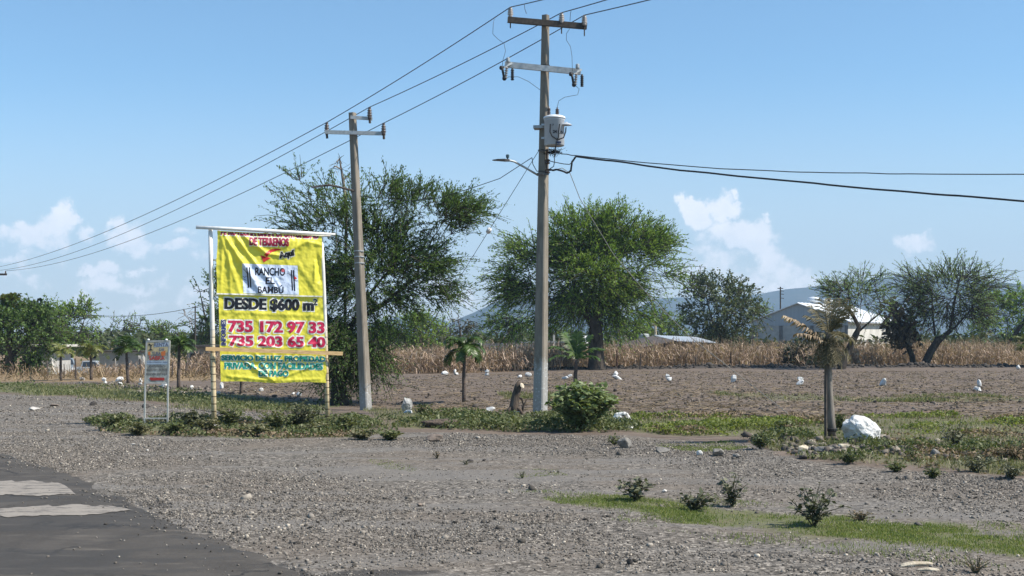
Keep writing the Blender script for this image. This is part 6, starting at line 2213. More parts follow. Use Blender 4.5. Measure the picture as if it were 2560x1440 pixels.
FOLDS = [  # (x0, y0, x1, y1, height m, half width px)
    (552, 588, 600, 735, 0.020, 5), (560, 586, 655, 735, 0.042, 6), (585, 586, 640, 660, 0.034, 5), (610, 590, 665, 632, 0.040, 5), (640, 660, 690, 720, 0.026, 5), (600, 640, 640, 700, 0.020, 5),
    (665, 634, 715, 640, 0.026, 4), (720, 632, 775, 596, 0.030, 6), (770, 605, 800, 612, 0.018, 4), (745, 600, 735, 640, 0.018, 5), (700, 690, 640, 735, 0.014, 5), (745, 660, 800, 740, 0.012, 6),
    (705, 725, 690, 700, 0.014, 4), (556, 600, 552, 735, 0.016, 4), (571, 600, 576, 735, 0.014, 4), (588, 620, 612, 735, 0.012, 4),
    (684, 952, 600, 895, 0.026, 4), (684, 952, 640, 885, 0.022, 4), (684, 952, 684, 884, 0.020, 4), (684, 952, 740, 888, 0.026, 4), (684, 952, 806, 905, 0.020, 4), (684, 952, 570, 940, 0.016, 4), (684, 952, 800, 948, 0.014, 4),
    (560, 800, 600, 780, 0.010, 4), (640, 858, 700, 872, 0.018, 4), (700, 872, 800, 858, 0.014, 4), (560, 780, 800, 790, 0.010, 5), (730, 800, 800, 850, 0.008, 5), (560, 850, 640, 872, 0.014, 4), (600, 744, 640, 792, 0.008, 4),
    (770, 790, 812, 765, 0.012, 4), (795, 650, 800, 700, -0.05, 7), (789, 655, 786, 705, 0.03, 4)]


def fold(px, py):
    h = 0.0
    for (x0, y0, x1, y1, a, w) in FOLDS:
        ex, ey = x1 - x0, y1 - y0
        t = ((px - x0) * ex + (py - y0) * ey) / (ex * ex + ey * ey)
        tc_ = min(1, max(0, t))
        d2 = (px - x0 - tc_ * ex) ** 2 + (py - y0 - tc_ * ey) ** 2
        h += a * math.exp(-d2 / (w * w)) * (0.35 + 0.65 * math.sin(math.pi * min(1, max(0, 0.15 + 0.7 * tc_))))
    h += 0.022 * (noise.noise(Vector((px / 34.0, py / 46.0, 1.3)))) + 0.010 * noise.noise(Vector((px / 11.0, py / 14.0, 4.7))) + 0.004 * noise.noise(Vector((px / 5.0, py / 6.0, 8.2)))
    h += 0.05 * math.exp(-((py - 606) / 16.0) ** 2) * math.exp(-((px - 690) / 70.0) ** 2) - 0.04 * max(0, (604 - py) / 30.0)
    # pressed flat behind the plank
    k = math.exp(-((py - 877.0 - 0.035 * (px - 680)) / 9.0) ** 2)
    return 1.3 * h * (1 - 0.85 * k)


def on_upper(px, py, lift=0.0):
    return P(px, py, plane_d(px) - 0.02 - fold(px, py) - lift)


def on_lower(px, py, lift=0.0):
    return P(px, py, plane_d(px) + 0.02 - fold(px, py) - lift)


def vinyl(name, col, trans=0.3, rough=0.42):
    t = NT(name)
    v = t.pos()
    f = t.noise(v, 2.5, 5.0)
    g = t.noise(v, 30.0, 4.0)
    c = t.mix(t.rng(f, 0.3, 0.75, 0, 0.5), col, tuple(x * 0.86 for x in col))
    b = t.n('ShaderNodeBsdfPrincipled')
    t.set(b.inputs['Base Color'], c)
    b.inputs['Roughness'].default_value = rough
    b.inputs['Specular IOR Level'].default_value = 0.35
    t.set(b.inputs['Normal'], t.bump(g, 0.15, 0.006))
    tr = t.n('ShaderNodeBsdfTranslucent')
    t.set(tr.inputs['Color'], c)
    ms = t.n('ShaderNodeMixShader')
    ms.inputs[0].default_value = trans
    t.t.links.new(b.outputs[0], ms.inputs[1])
    t.t.links.new(tr.outputs[0], ms.inputs[2])
    t.t.links.new(ms.outputs[0], t.out.inputs['Surface'])
    return t.m


M_YEL = vinyl('yellow_vinyl', (0.90, 0.80, 0.085))
M_WHV = vinyl('white_vinyl', (0.82, 0.80, 0.74), 0.1)
M_INKB = vinyl('black_ink', (0.014, 0.014, 0.020), 0.0)
M_INKR = vinyl('crimson_ink', (0.50, 0.020, 0.075), 0.0)
M_INKM = vinyl('maroon_ink', (0.26, 0.012, 0.040), 0.0)
M_INKT = vinyl('teal_ink', (0.015, 0.27, 0.20), 0.0)
M_INKN = vinyl('navy_ink', (0.035, 0.040, 0.16), 0.0)
M_RED = vinyl('red_ink', (0.60, 0.035, 0.030), 0.0)
M_PANEL = vinyl('pale_blue_print', (0.60, 0.68, 0.84), 0.0)


def bamboo_mat():
    t = NT('bamboo')
    z = t.n('ShaderNodeSeparateXYZ')
    t.set(z.inputs[0], t.pos())
    w = t.math('FRACT', t.math('MULTIPLY', z.outputs[2], 6.2))
    f = t.noise(t.pos((1, 1, 0.4)), 18.0, 4.0)
    c = t.mix(t.rng(f, 0.3, 0.7), (0.48, 0.36, 0.20), (0.66, 0.54, 0.35))
    c = t.mix(t.rng(t.math('ABSOLUTE', t.math('SUBTRACT', w, 0.5)), 0.40, 0.46), c, (0.13, 0.09, 0.05))
    # remains of white paint on the upper part
    m = t.math('ADD', t.math('MULTIPLY', t.math('SUBTRACT', z.outputs[2], 2.0), 1.2), t.math('SUBTRACT', t.noise(t.pos(), 9.0, 5.0), 0.5))
    c = t.mix(t.rng(m, -0.4, 0.5, 0, 0.9), c, (0.74, 0.73, 0.70))
    return t.pbr(c, 0.6, 0, None, 0.3)


M_BAMB = bamboo_mat()
M_WPAINT = m_plain('white_painted_wood', (0.66, 0.65, 0.62), (0.80, 0.80, 0.78), 9, 0.6, 0, 0.2, 0.006, spec=0.3)
M_PLANK = m_plain('raw_pine', (0.46, 0.29, 0.13), (0.66, 0.45, 0.23), 8, 0.75, 0, 0.3, 0.008, (0.25, 2, 4))

board = empty('billboard', bb, 'yellow land-for-sale billboard on bamboo posts with a plank across it', 'billboard')
for pts in ([(535, 1070), (534, 980), (531, 820), (528, 680), (526, 568)], [(819, 1064), (817, 960), (813, 820), (808, 680), (803, 584)]):
    mb = MB()
    mb.smooth = True
    q = [P(x, y, plane_d(x) + 0.07) for x, y in pts]
    r = [0.058, 0.055, 0.052, 0.050, 0.046] if pts[0][0] < 600 else [0.050, 0.048, 0.046, 0.044, 0.04]
    mb.tube(q, r, 12)
    mb.build('post', M_BAMB, board)
mb = MB()
for ln in ([(547, 575), (549, 735)], [(551, 740), (555, 900)]):
    mb.bar(P(*ln[0], plane_d(548) + 0.10), P(*ln[1], plane_d(552) + 0.10), 0.05, 0.05, Vector((0, 1, 0)))
for y in (650, 738):
    mb.bar(P(530, y, plane_d(530) + 0.10), P(548, y + 1, plane_d(548) + 0.10), 0.03, 0.035)
mb.build('frame_batten', M_WPAINT, board)
mb = MB()
mb.smooth = True
mb.tube([P(490, 568, plane_d(490) - 0.02), P(600, 573, plane_d(600) - 0.03), P(720, 580, plane_d(720) - 0.03), P(838, 586, plane_d(838) - 0.02)], [0.036, 0.040, 0.040, 0.026], 10)
mb.build('top_rail', M_WPAINT, board)
mb = MB()
mb.smooth = True
mb.tube([P(700, 584, plane_d(700) + 0.05), P(826, 590, plane_d(826) + 0.05)], 0.024, 8)
mb.build('top_rail', M_BAMB, board)
mb = MB()
a, c = P(514, 872, plane_d(514) - 0.075), P(857, 884, plane_d(857) - 0.075)
mb.bar(a, c, 0.025, 9.5 * SB)
mb.build('plank', M_PLANK, board)


def sheet(name, corners, fn, mat, nx_, ny_, sag=None):
    """Banner sheet over a pixel quadrilateral (tl, tr, br, bl)."""
    tl, tr_, br, bl_ = [np.array(c, float) for c in corners]
    vs, fs = [], []
    for j in range(ny_ + 1):
        for i in range(nx_ + 1):
            s, t = i / nx_, j / ny_
            p = (tl * (1 - s) + tr_ * s) * (1 - t) + (bl_ * (1 - s) + br * s) * t
            if sag:
                p = p + np.array(sag(s, t))
            vs.append(tuple(fn(p[0], p[1], 0.0)))
    for j in range(ny_):
        for i in range(nx_):
            a = j * (nx_ + 1) + i
            fs.append((a, a + nx_ + 1, a + nx_ + 2, a + 1))
    me = mesh_np(name, np.array(vs), np.array(fs), mat, smooth=True)
    return link(name, me, board)


upper = sheet('banner', ((543, 577), (804, 590), (806, 742), (541, 735)), on_upper, M_YEL, 150, 90, lambda s, t: (1.2 * math.sin(t * 9) * (s < 0.02 or s > 0.98), 0))
lower = sheet('banner', ((546, 729), (806, 736), (818, 957), (552, 954)), on_lower, M_YEL, 150, 128, lambda s, t: (0, (4.5 * math.exp(-((s - 0.5) / 0.2) ** 2) - 3 * abs(math.sin(s * 6.3))) * max(0, t - 0.9) * 10 * 0.5))
v, f = ribbon([(541, 734.2), (620, 736.4), (700, 738.6), (806, 741.4)], 3.2)
drape('hem', v, f, 0.004, M_WHV, upper, on_upper)


def letters(name, s, box, mat, parent, fn, bold=0.03, halo=0.06, rot=0.0, shear=0.02, clip=None, fat=0.035):
    if halo:
        v, f = place(s, box, bold, halo + fat * 0.9, rot, shear)
        drape('lettering_outline', v, f, 0.004, M_WHV, parent, fn, 3.0, clip)
    v, f = place(s, box, bold, 0, rot, shear)
    # heavy type: the strokes are widened sideways
    h = (box[3] - box[1]) if rot != 90 else (box[2] - box[0])
    d = fat * h
    ax_ = (0, 1) if rot == 90 else (1, 0)
    vs, fs, lf = [], [], []
    for k, o in enumerate((-d, 0.0, d) if fat else (0.0,)):
        fs += [tuple(i + len(v) * k for i in q) for q in f]
        vs.append(v + np.array(ax_) * o)
    drape(name, np.concatenate(vs), fs, 0.008, mat, parent, fn, 3.0, clip, len(v))


CLIP = ((555, 579.5, 0), (-0.045, 1, 0))
letters('lettering', 'APROVECHA GRAN OPORTUNIDAD', (552, 569, 797, 592), M_INKM, upper, on_upper, 0.03, 0.05, 0, 0.04, CLIP)
letters('lettering', 'DE TERRENOS', (624, 594, 722, 615), M_INKM, upper, on_upper, 0.035, 0.06, 0, 0.03)
letters('lettering', 'Aquí', (698, 627, 737, 647), M_INKB, upper, on_upper, 0.035, 0.07, 12, 0)
v, f = ribbon([(702, 624), (690, 624), (678, 627), (669, 633), (664, 640)], [2.5, 6, 7.5, 8.5, 9])
drape('arrow', v, f, 0.007, M_RED, upper, on_upper)
v, f = np.array([(651, 638), (677, 645), (659, 656)], float), [(0, 1, 2)]
drape('arrow_head', v, f, 0.007, M_RED, upper, on_upper)
g = np.array([(605, 659), (744, 664), (747, 737), (609, 733)], float)
panel = drape('logo_panel', g, [(0, 1, 2, 3)], 0.004, M_PANEL, upper, on_upper)
for s, bx in (('RANCHO', (638, 669, 713, 689)), ('EL', (664, 693, 687, 710)), ('BAMBÚ', (645, 712, 709, 733))):
    v, f = place(s, bx, 0.025, 0, 0, 0.02)
    drape('lettering', v, f, 0.009, M_INKB, panel, on_upper)
for x0, x1, y0, y1 in ((617.5, 621.5, 668, 719), (623.5, 627, 668, 719), (728.5, 731.5, 675, 726), (733.5, 737, 675, 727)):
    v, f = ribbon([(x0, y0), ((x0 + x1) / 2, (y0 + y1) / 2), (x1, y1)], 3.2)
    drape('bamboo_emblem', v, f, 0.009, M_INKB, panel, on_upper)
for ln, w in (([(608, 672), (614, 678), (618, 684)], 1.0), ([(607, 690), (612, 694), (616, 690)], 1.0), ([(607, 697), (613, 699), (616, 702)], 1.0), ([(718, 682), (725, 687), (730, 690)], 1.0), ([(736, 700), (742, 703), (744, 701)], 1.0), ([(720, 678), (724, 684)], .9)):
    v, f = ribbon(ln, w)
    drape('bamboo_emblem', v, f, 0.009, M_INKB, panel, on_upper)
drape('flower_emblem', np.array([(736, 690), (743, 696), (736, 699)], float), [(0, 1, 2)], 0.010, M_RED, panel, on_upper)
drape('flower_emblem', np.array([(703, 674), (711, 672), (711, 680), (704, 680)], float), [(0, 1, 2, 3)], 0.0095, vinyl('faded_red_ink', (0.50, 0.10, 0.12), 0.0), panel, on_upper)
letters('lettering', 'DESDE $600 m', (562, 746, 784, 779), M_INKB, lower, on_lower, 0.03, 0.05, 0, 0.022)
letters('lettering', '2', (784, 747, 793, 762), M_INKB, lower, on_lower, 0.015, 0.05, 0, 0.02)
letters('lettering', '735 172 97 33', (571, 803, 811, 832), M_INKR, lower, on_lower, 0.03, 0.06, 0, 0.018)
letters('lettering', '735 203 65 40', (573, 840, 813, 867), M_INKR, lower, on_lower, 0.03, 0.06, 0, 0.018)
letters('lettering', 'INFORMES', (553, 799, 565, 863), M_INKN, lower, on_lower, 0.02, 0.05, 90, 0)
letters('lettering', 'SERVICIO DE LUZ, PROPIEDAD', (554, 889, 813, 905), M_INKT, lower, on_lower, 0.03, 0.05, 0, 0.014)
letters('lettering', 'PRIVADA. CON FACILIDADES', (562, 907, 807, 923), M_INKT, lower, on_lower, 0.03, 0.05, 0, 0.010)
letters('lettering', 'DE PAGO', (647, 926, 721, 941), M_INKT, lower, on_lower, 0.03, 0.05, 0, 0.004)

# ------------------------------------------------------------------ the small sign

sb = GZ(391, 1066)
DS_ = sb.y
SS = DS_ / F
sgn = empty('small_sign', sb, 'small weathered sign board on two grey metal legs left of the billboard', 'sign')


def sp(px, py, lift=0.0):
    return P(px, py, DS_ + 0.05 * (px - 391) * SS - lift)


M_SFRAME = m_plain('pale_grey_frame', (0.36, 0.36, 0.34), (0.52, 0.51, 0.47), 10, 0.6, 0.1, 0.2, 0.004)
for ln in ([(361, 1070), (363, 960), (367, 852)], [(419, 1070), (420, 960), (424, 852)]):
    mb = MB()
    for (p, q) in zip(ln[:-1], ln[1:]):
        mb.bar(sp(*p), sp(*q), 0.034, 0.034, Vector((0, 1, 0)))
    mb.build('leg', M_SFRAME, sgn)
for (p, q) in (((366, 853), (425, 852)), ((363, 957), (421, 958)), ((362, 1046), (419, 1046))):
    mb = MB()
    mb.bar(sp(*p, 0.002), sp(*q, 0.002), 0.028, 0.028)
    mb.build('rail', M_SFRAME, sgn)
for x in (371, 416):
    mb = MB()
    mb.lathe(sp(x, 851), [(2.4 * SS, 0), (3.6 * SS, 1.2 * SS), (3 * SS, 3.4 * SS), (1 * SS, 4.2 * SS)], 10)
    mb.build('finial', M_WPAINT, sgn)
mb = MB()
q = [sp(367, 855, 0.012), sp(363.5, 955, 0.012), sp(420.5, 956, 0.012), sp(424, 854, 0.012)]
mb.slab(q, 0.015)
t = NT('weathered_board')
f = t.noise(t.pos(), 6.0, 6.0, 0.7)
pm_ = t.pbr(t.mix(t.rng(f, 0.38, 0.60), (0.42, 0.42, 0.39), (0.24, 0.23, 0.20)), 0.6, 0, None, 0.3)
panel2 = mb.build('panel', pm_, sgn)
M_SB = m_plain('faded_blue_ink', (0.07, 0.08, 0.13), (0.18, 0.19, 0.24), 30, 0.6, bump=0)
M_SG = m_plain('faded_grey_ink', (0.06, 0.065, 0.075), (0.15, 0.15, 0.155), 30, 0.6, bump=0)
M_SR = m_plain('faded_red_ink_sign', (0.32, 0.03, 0.025), (0.42, 0.05, 0.04), 30, 0.6, bump=0)
M_SO = m_plain('faded_orange_ink', (0.45, 0.10, 0.04), (0.55, 0.20, 0.06), 60, 0.6, bump=0)
M_SY = m_plain('faded_yellow_ink', (0.42, 0.33, 0.17), (0.50, 0.42, 0.26), 30, 0.6, bump=0)
M_SL = m_plain('faded_sky_ink', (0.32, 0.38, 0.46), (0.38, 0.44, 0.52), 30, 0.6, bump=0)


def flat(name, v, f, lift, mat):
    drape(name, np.asarray(v, float), f, lift + 0.012, mat, panel2, sp, 500)


flat('print', [(369, 857), (421, 856), (419, 880), (400, 888), (368, 886)], [(0, 1, 2, 3, 4)], 0.002, M_SY)
flat('print', [(386, 857), (422, 856), (421, 866), (385, 868)], [(0, 1, 2, 3)], 0.004, M_SL)
flat('print', [(366, 902), (419, 903), (418, 911), (365, 911)], [(0, 1, 2, 3)], 0.004, M_SL)
for s, bx, m, bo in (('RENTA', (385, 857, 421, 866), M_SB, .03), ('DE', (398, 870, 411, 877), M_SB, .02), ('TUBA', (380, 879, 402, 888), M_SB, .03), ('SABRA', (373, 890, 412, 900), M_SR, .03), ('informacion aqui', (368, 903, 419, 908), M_SB, .01),
                     ('abierto a diario', (372, 911, 414, 918), M_SG, .02), ('todo tipo de fruta', (366, 921, 419, 928), M_SG, .02), ('entrada por aqui', (365, 931, 418, 939), M_SG, .02)):
    v, f = place(s, bx, bo, 0, 0, 0)
    flat('lettering', v, f, 0.006, m)
flat('emblem', [(372, 858), (378, 862), (384, 860), (379, 864), (378, 872), (384, 876), (370, 876), (376, 872), (376, 864), (371, 863)], [tuple(range(10))], 0.007, m_plain('black_print', (0.02, 0.02, 0.02), (0.05, 0.045, 0.04), 30, 0.6, bump=0))
flat('print', [(402, 880), (414, 876), (413, 889), (403, 890)], [(0, 1, 2, 3)], 0.005, M_SO)
flat('print', [(370, 880), (376, 878), (376, 888), (371, 889)], [(0, 1, 2, 3)], 0.005, M_SO)
flat('arrow', [(373, 946), (378, 942), (378, 944), (411, 944), (411, 951), (378, 951), (378, 952)], [tuple(range(7))], 0.006, M_SR)

# ------------------------------------------------------------------ buildings

M_BLOCK = m_plain('grey_block', (0.33, 0.33, 0.32), (0.44, 0.435, 0.415), 2.5, 0.9, 0, 0.4, 0.02)
M_BLUEM = m_plain('blue_grey_sheet', (0.32, 0.36, 0.40), (0.37, 0.41, 0.45), 1.0, 0.6, 0, 0.1, 0.01, (6, 6, 0.2))
M_PLAST = m_plain('pale_plaster', (0.44, 0.42, 0.38), (0.62, 0.60, 0.55), 1.4, 0.9, 0, 0.3, 0.02, (1, 1, 0.5))
M_ROOFW = m_plain('white_metal_roof', (0.62, 0.64, 0.66), (0.74, 0.76, 0.78), 1.5, 0.45, 0.0, 0.2, 0.01, spec=0.5)
M_DARK = m_plain('dark_opening', (0.012, 0.012, 0.013), (0.025, 0.025, 0.026), 3, 0.9)

A, B = Vector((23.2, 120.0, -0.2)), Vector((31.0, 114.0, -0.2))
n_ = (B - A).normalized()
m_ = Vector((-n_.y, n_.x, 0))
Cc, Dd = B + m_ * 12.2, A + m_ * 12.2
ware = empty('warehouse', (A + B) / 2, 'grey warehouse with a gabled white metal roof beyond the maize', 'warehouse')
up = lambda p, z: Vector((p.x, p.y, z))
mb = MB()
mid = (A + B) / 2
z1, z2, z3 = 3.15, 3.55, 5.25
mb.poly([A, B, up(B, z1), up(A, z1)])
mb.poly([Dd, A, up(A, z2), up(Dd, z2)])
mb.poly([Cc, Dd, up(Dd, z2), up(mid + m_ * 12.2, z3), up(Cc, z2)])
mb.build('wall', M_BLOCK, ware)
mb = MB()
mb.poly([B, Cc, up(Cc, z2), up(B, z2)])
mb.build('wall', M_PLAST, ware)
mb = MB()
o_ = -m_ * 0.05
mb.slab([up(A, z1) + o_, up(B, z1) + o_, up(B, z2) + o_, up(mid, z3) + o_, up(A, z2) + o_], 0.04)
mb.build('gable', M_BLUEM, ware)
mb = MB()
for p in (A.lerp(B, 0.02), A.lerp(B, 0.32), A.lerp(B, 0.64), A.lerp(B, 0.985)):
    mb.bar(p - m_ * 0.04, up(p, z1) - m_ * 0.04, 0.3, 0.1, m_)
mb.bar(up(A, 1.5) - m_ * 0.03, up(B, 1.5) - m_ * 0.03, 0.06, 0.14)
mb.bar(B.lerp(Cc, 0.0) + n_ * 0.03 + Vector((0, 0, 1.9)), Cc + n_ * 0.03 + Vector((0, 0, 1.9)), 0.06, 0.14)
mb.build('pilaster', m_plain('dark_block', (0.14, 0.14, 0.14), (0.20, 0.20, 0.195), 3, 0.9), ware)
ov = 0.45
for sgn_, E in ((1, B), (-1, A)):
    mb = MB()
    e0, e1 = up(E, z2 - 0.1) + n_ * sgn_ * ov - m_ * 0.3, up(E, z2 - 0.1) + n_ * sgn_ * ov + m_ * 12.5
    r0, r1 = up(mid, z3 + 0.07) - m_ * 0.3, up(mid, z3 + 0.07) + m_ * 12.5
    k = 16
    vs, fs = [], []
    for i in range(k * 2 + 1):
        t_ = i / (k * 2)
        h = 0.04 if i % 2 else 0.0
        vs += [e0.lerp(e1, t_) + Vector((0, 0, h)), r0.lerp(r1, t_) + Vector((0, 0, h))]
    for i in range(k * 2):
        a = i * 2
        fs.append((a, a + 1, a + 3, a + 2) if sgn_ < 0 else (a, a + 2, a + 3, a + 1))
    b_ = len(vs)
    vs += [e0 - Vector((0, 0, .08)), r0 - Vector((0, 0, .08)), r1 - Vector((0, 0, .08)), e1 - Vector((0, 0, .08))]
    fs += [(b_, b_ + 1, b_ + 2, b_ + 3), (b_, b_ + 1, 1, 0)]
    mb.add(vs, fs)
    mb.build('roof', M_ROOFW, ware)
for t_, q in ((0.30, 1.0), (0.56, 0.85), (0.8, 0.8)):
    mb = MB()
    mb.smooth = True
    c = up(mid + m_ * 12 * t_, z3)
    mb.lathe(c, [(0.34 * q, 0), (0.34 * q, 0.22 * q), (0.62 * q, 0.26 * q), (0.66 * q, 0.5 * q), (0.5 * q, 0.66 * q), (0.15 * q, 0.72 * q)], 16)
    mb.build('roof_vent', M_ROOFW, ware)

# metal roofed shed
D_ = 92.0
shed = empty('shed', P(1660, 900, D_), 'low open shed with a shiny sloping metal roof in the maize', 'shed')
mb = MB()
c4 = [P(1636, 838, 95), P(1742, 843, 95), P(1797, 858, 88), P(1696, 853, 88)]
k = 18
vs, fs = [], []
for i in range(k * 2 + 1):
    t_ = i / (k * 2)
    h = Vector((0, 0, 0.03 if i % 2 else 0))
    vs += [c4[0].lerp(c4[1], t_) + h, c4[3].lerp(c4[2], t_) + h]
for i in range(k * 2):
    fs.append((i * 2, i * 2 + 1, i * 2 + 3, i * 2 + 2))
b_ = len(vs)
vs += [p - Vector((0, 0, .05)) for p in c4]
fs += [(b_, b_ + 1, b_ + 2, b_ + 3), (0, 1, b_ + 3, b_)]
mb.add(vs, fs)
mb.build('roof', m_plain('zinc_sheet', (0.46, 0.49, 0.51), (0.58, 0.61, 0.63), 1.2, 0.4, 0.1, 0.1, 0.01, spec=0.5), shed)
mb = MB()
mb.slab([P(1530, 863, 95), P(1590, 872, 89), P(1690, 851.5, 88.5), P(1634, 839, 95)], 0.08)
mb.build('roof', m_plain('dark_sheet', (0.07, 0.055, 0.045), (0.13, 0.11, 0.10), 2, 0.8), shed)  # left slope, darker than the zinc one
for x, d, y in ((1545, 94, 862), (1600, 89.5, 872), (1690, 89, 855), (1790, 89, 860), (1738, 94.5, 846), (1640, 94.5, 842)):
    mb = MB()
    p = P(x, y, d)
    mb.bar(Vector((p.x, p.y, 0)), p, 0.12, 0.12, Vector((0, 1, 0)))
    mb.build('post', M_DSTEEL, shed)
mb = MB()
a, c = P(1560, 862, 94.8), P(1735, 850, 94.8)
mb.slab([Vector((a.x, a.y, 0)), Vector((c.x, c.y, 0)), c, P(1640, 845, 94.8), a], 0.1)
mb.build('wall', m_plain('dark_boards', (0.03, 0.028, 0.025), (0.07, 0.06, 0.05), 2, 0.9), shed)
mb = MB()
mb.lathe(P(1610, 846, 97), [(0.40, 0), (0.42, 0.05), (0.42, 0.28), (0.36, 0.36), (0.1, 0.38)], 16)
tag(mb.build('water_tank', m_plain('grey_tank', (0.30, 0.32, 0.33), (0.40, 0.42, 0.43), 3, 0.6)), 'small grey round tank on the shed roof', 'tank')
cp = empty('capped_pipe', P(1638, 835, 97), 'pale yellow capped pipe rising above the shed', 'pipe')
mb = MB()
mb.tube([P(1639, 850, 97), P(1638, 812, 97)], 0.10, 10)
mb.build('pipe', M_YROCK, cp)
mb = MB()
mb.smooth = True
mb.lathe(P(1636, 812, 97), [(0.12, 0), (0.19, 0.02), (0.20, 0.10), (0.14, 0.18), (0.04, 0.25)], 12)
mb.build('cap', m_plain('pale_yellow_paint', (0.60, 0.52, 0.26), (0.70, 0.62, 0.36), 5, 0.6), cp)

# low wall and dome behind the mesquite
wl_ = empty('low_wall', P(1340, 893, 104), 'long low grey wall with a pale coping behind the mesquite', 'wall')
mb = MB()
a, c = P(1195, 858, 106), P(1482, 858, 102)
mb.bar(Vector((a.x, a.y, (a.z) / 2)), Vector((c.x, c.y, c.z / 2)), 0.2, a.z)
mb.build('wall', M_BLOCK, wl_)
mb = MB()
mb.bar(P(1300, 855.5, 104.4), P(1482, 855, 101.8), 0.34, 0.12)
mb.build('coping', M_PLAST, wl_)
for x in (1385, 1445):
    mb = MB()
    p = P(x, 852, 101.6)
    mb.bar(Vector((p.x, p.y, 0)), p + Vector((0, 0, 0.6)), 0.16, 0.16, Vector((0, 1, 0)))
    mb.build('post', M_PLAST, wl_)
mb = MB()
mb.smooth = True
p = P(1462, 850, 99)
p.z = 0
mb.lathe(p, [(0.62, 0), (0.66, 0.4), (0.66, 1.5), (0.58, 1.85), (0.36, 2.08), (0.1, 2.16)], 20)
tag(mb.build('water_tank', M_MOTT), 'mottled white domed tank behind the palm with stiff fronds', 'tank')

# block hut on the left
hx = lambda x, y, d: P(x, y, d)
hb = P(98, 0, 76)
hb.z = float(gz0(hb.x, hb.y))
hut = empty('block_hut', hb, 'small grey block hut with a flat slab roof under the left trees', 'hut')


def pbox(mb, x0, y0, x1, y1, d0, d1, z0=None):
    """Box between two photo columns and rows at depth d0, reaching back to d1."""
    a, c = P(x0, y0, d0), P(x1, y1, d0)
    zlo = z0 if z0 is not None else c.z
    mb.box(((a.x + c.x) / 2, (d0 + d1) / 2, (a.z + zlo) / 2), (c.x - a.x, d1 - d0, a.z - zlo))


zg = hb.z
mb = MB()
pbox(mb, 60, 867, 72, 900, 76, 76.25, zg)
pbox(mb, 98, 867, 111.5, 900, 76, 76.25, zg)
pbox(mb, 119, 867, 134, 900, 76, 76.25, zg)
pbox(mb, 111.5, 867, 119, 870.5, 76, 76.25)
pbox(mb, 111.5, 879, 119, 900, 76, 76.25, zg)
pbox(mb, 72, 867, 98, 892, 76, 76.25)
pbox(mb, 60, 867, 63, 900, 76.25, 79.2, zg)
pbox(mb, 131, 867, 134, 900, 76.25, 79.2, zg)
pbox(mb, 60, 867, 134, 900, 79.2, 79.4, zg)
mb.build('wall', M_BLOCK, hut)
mb = MB()
pbox(mb, 50, 861.5, 154, 866.8, 75.5, 79.9)
mb.build('roof', M_PLAST, hut)
mb = MB()
vs = [P(104, 884, 75.6), P(128, 886, 75.6), P(133, 930, 75.4), P(102, 930, 75.4)]
vs[2].z = vs[3].z = zg
mb.slab([vs[3], vs[2], vs[1], vs[0]], 0.3)
mb.build('lit_wall_patch', M_PLAST, hut)  # pale wall piece, its sunlit look put in by the lighter colour
mb = MB()
pbox(mb, 72.5, 893, 97.5, 930, 76.1, 76.18, zg)
mb.build('dark_doorway', M_DARK, hut)  # near-black sheet in the open doorway, painted shade of the inside
mb = MB()
pbox(mb, 112, 871, 118.5, 878.5, 76.1, 76.16)
mb.build('window', M_DARK, hut)

# grey wall and house further left
gb_ = P(255, 0, 112)
gwall = empty('house', Vector((gb_.x, gb_.y, -0.9)), 'long low grey block house between the pickup and the small sign', 'house')
mb = MB()
pbox(mb, 228, 879, 345, 900, 112, 116, -0.95)
mb.build('wall', M_BLOCK, gwall)
mb = MB()
pbox(mb, 224, 876.5, 349, 879, 111.6, 116.4)
mb.build('roof', m_plain('dark_roof', (0.05, 0.045, 0.04), (0.09, 0.08, 0.075), 2, 0.9), gwall)
mb = MB()
pbox(mb, 231, 884, 240, 896, 111.94, 111.99)
mb.build('window', M_DARK, gwall)
gb_ = P(520, 0, 96)
hs = empty('house', Vector((gb_.x, gb_.y, -0.8)), 'low grey house with a dark flat eave and dark windows behind the left billboard post', 'house')
mb = MB()
pbox(mb, 468, 869, 640, 900, 96, 101, -0.85)
mb.build('wall', m_plain('house_render', (0.22, 0.22, 0.225), (0.30, 0.30, 0.30), 2, 0.9), hs)
mb = MB()
pbox(mb, 462, 863, 646, 868.8, 95.2, 101.4)
mb.build('roof', m_plain('dark_roof', (0.05, 0.045, 0.04), (0.09, 0.08, 0.075), 2, 0.9), hs)
for x in (476, 499, 545, 590):
    mb = MB()
    pbox(mb, x, 884, x + 21, 898, 95.93, 95.98)
    mb.build('window', M_DARK, hs)

# ------------------------------------------------------------------ parked vehicles


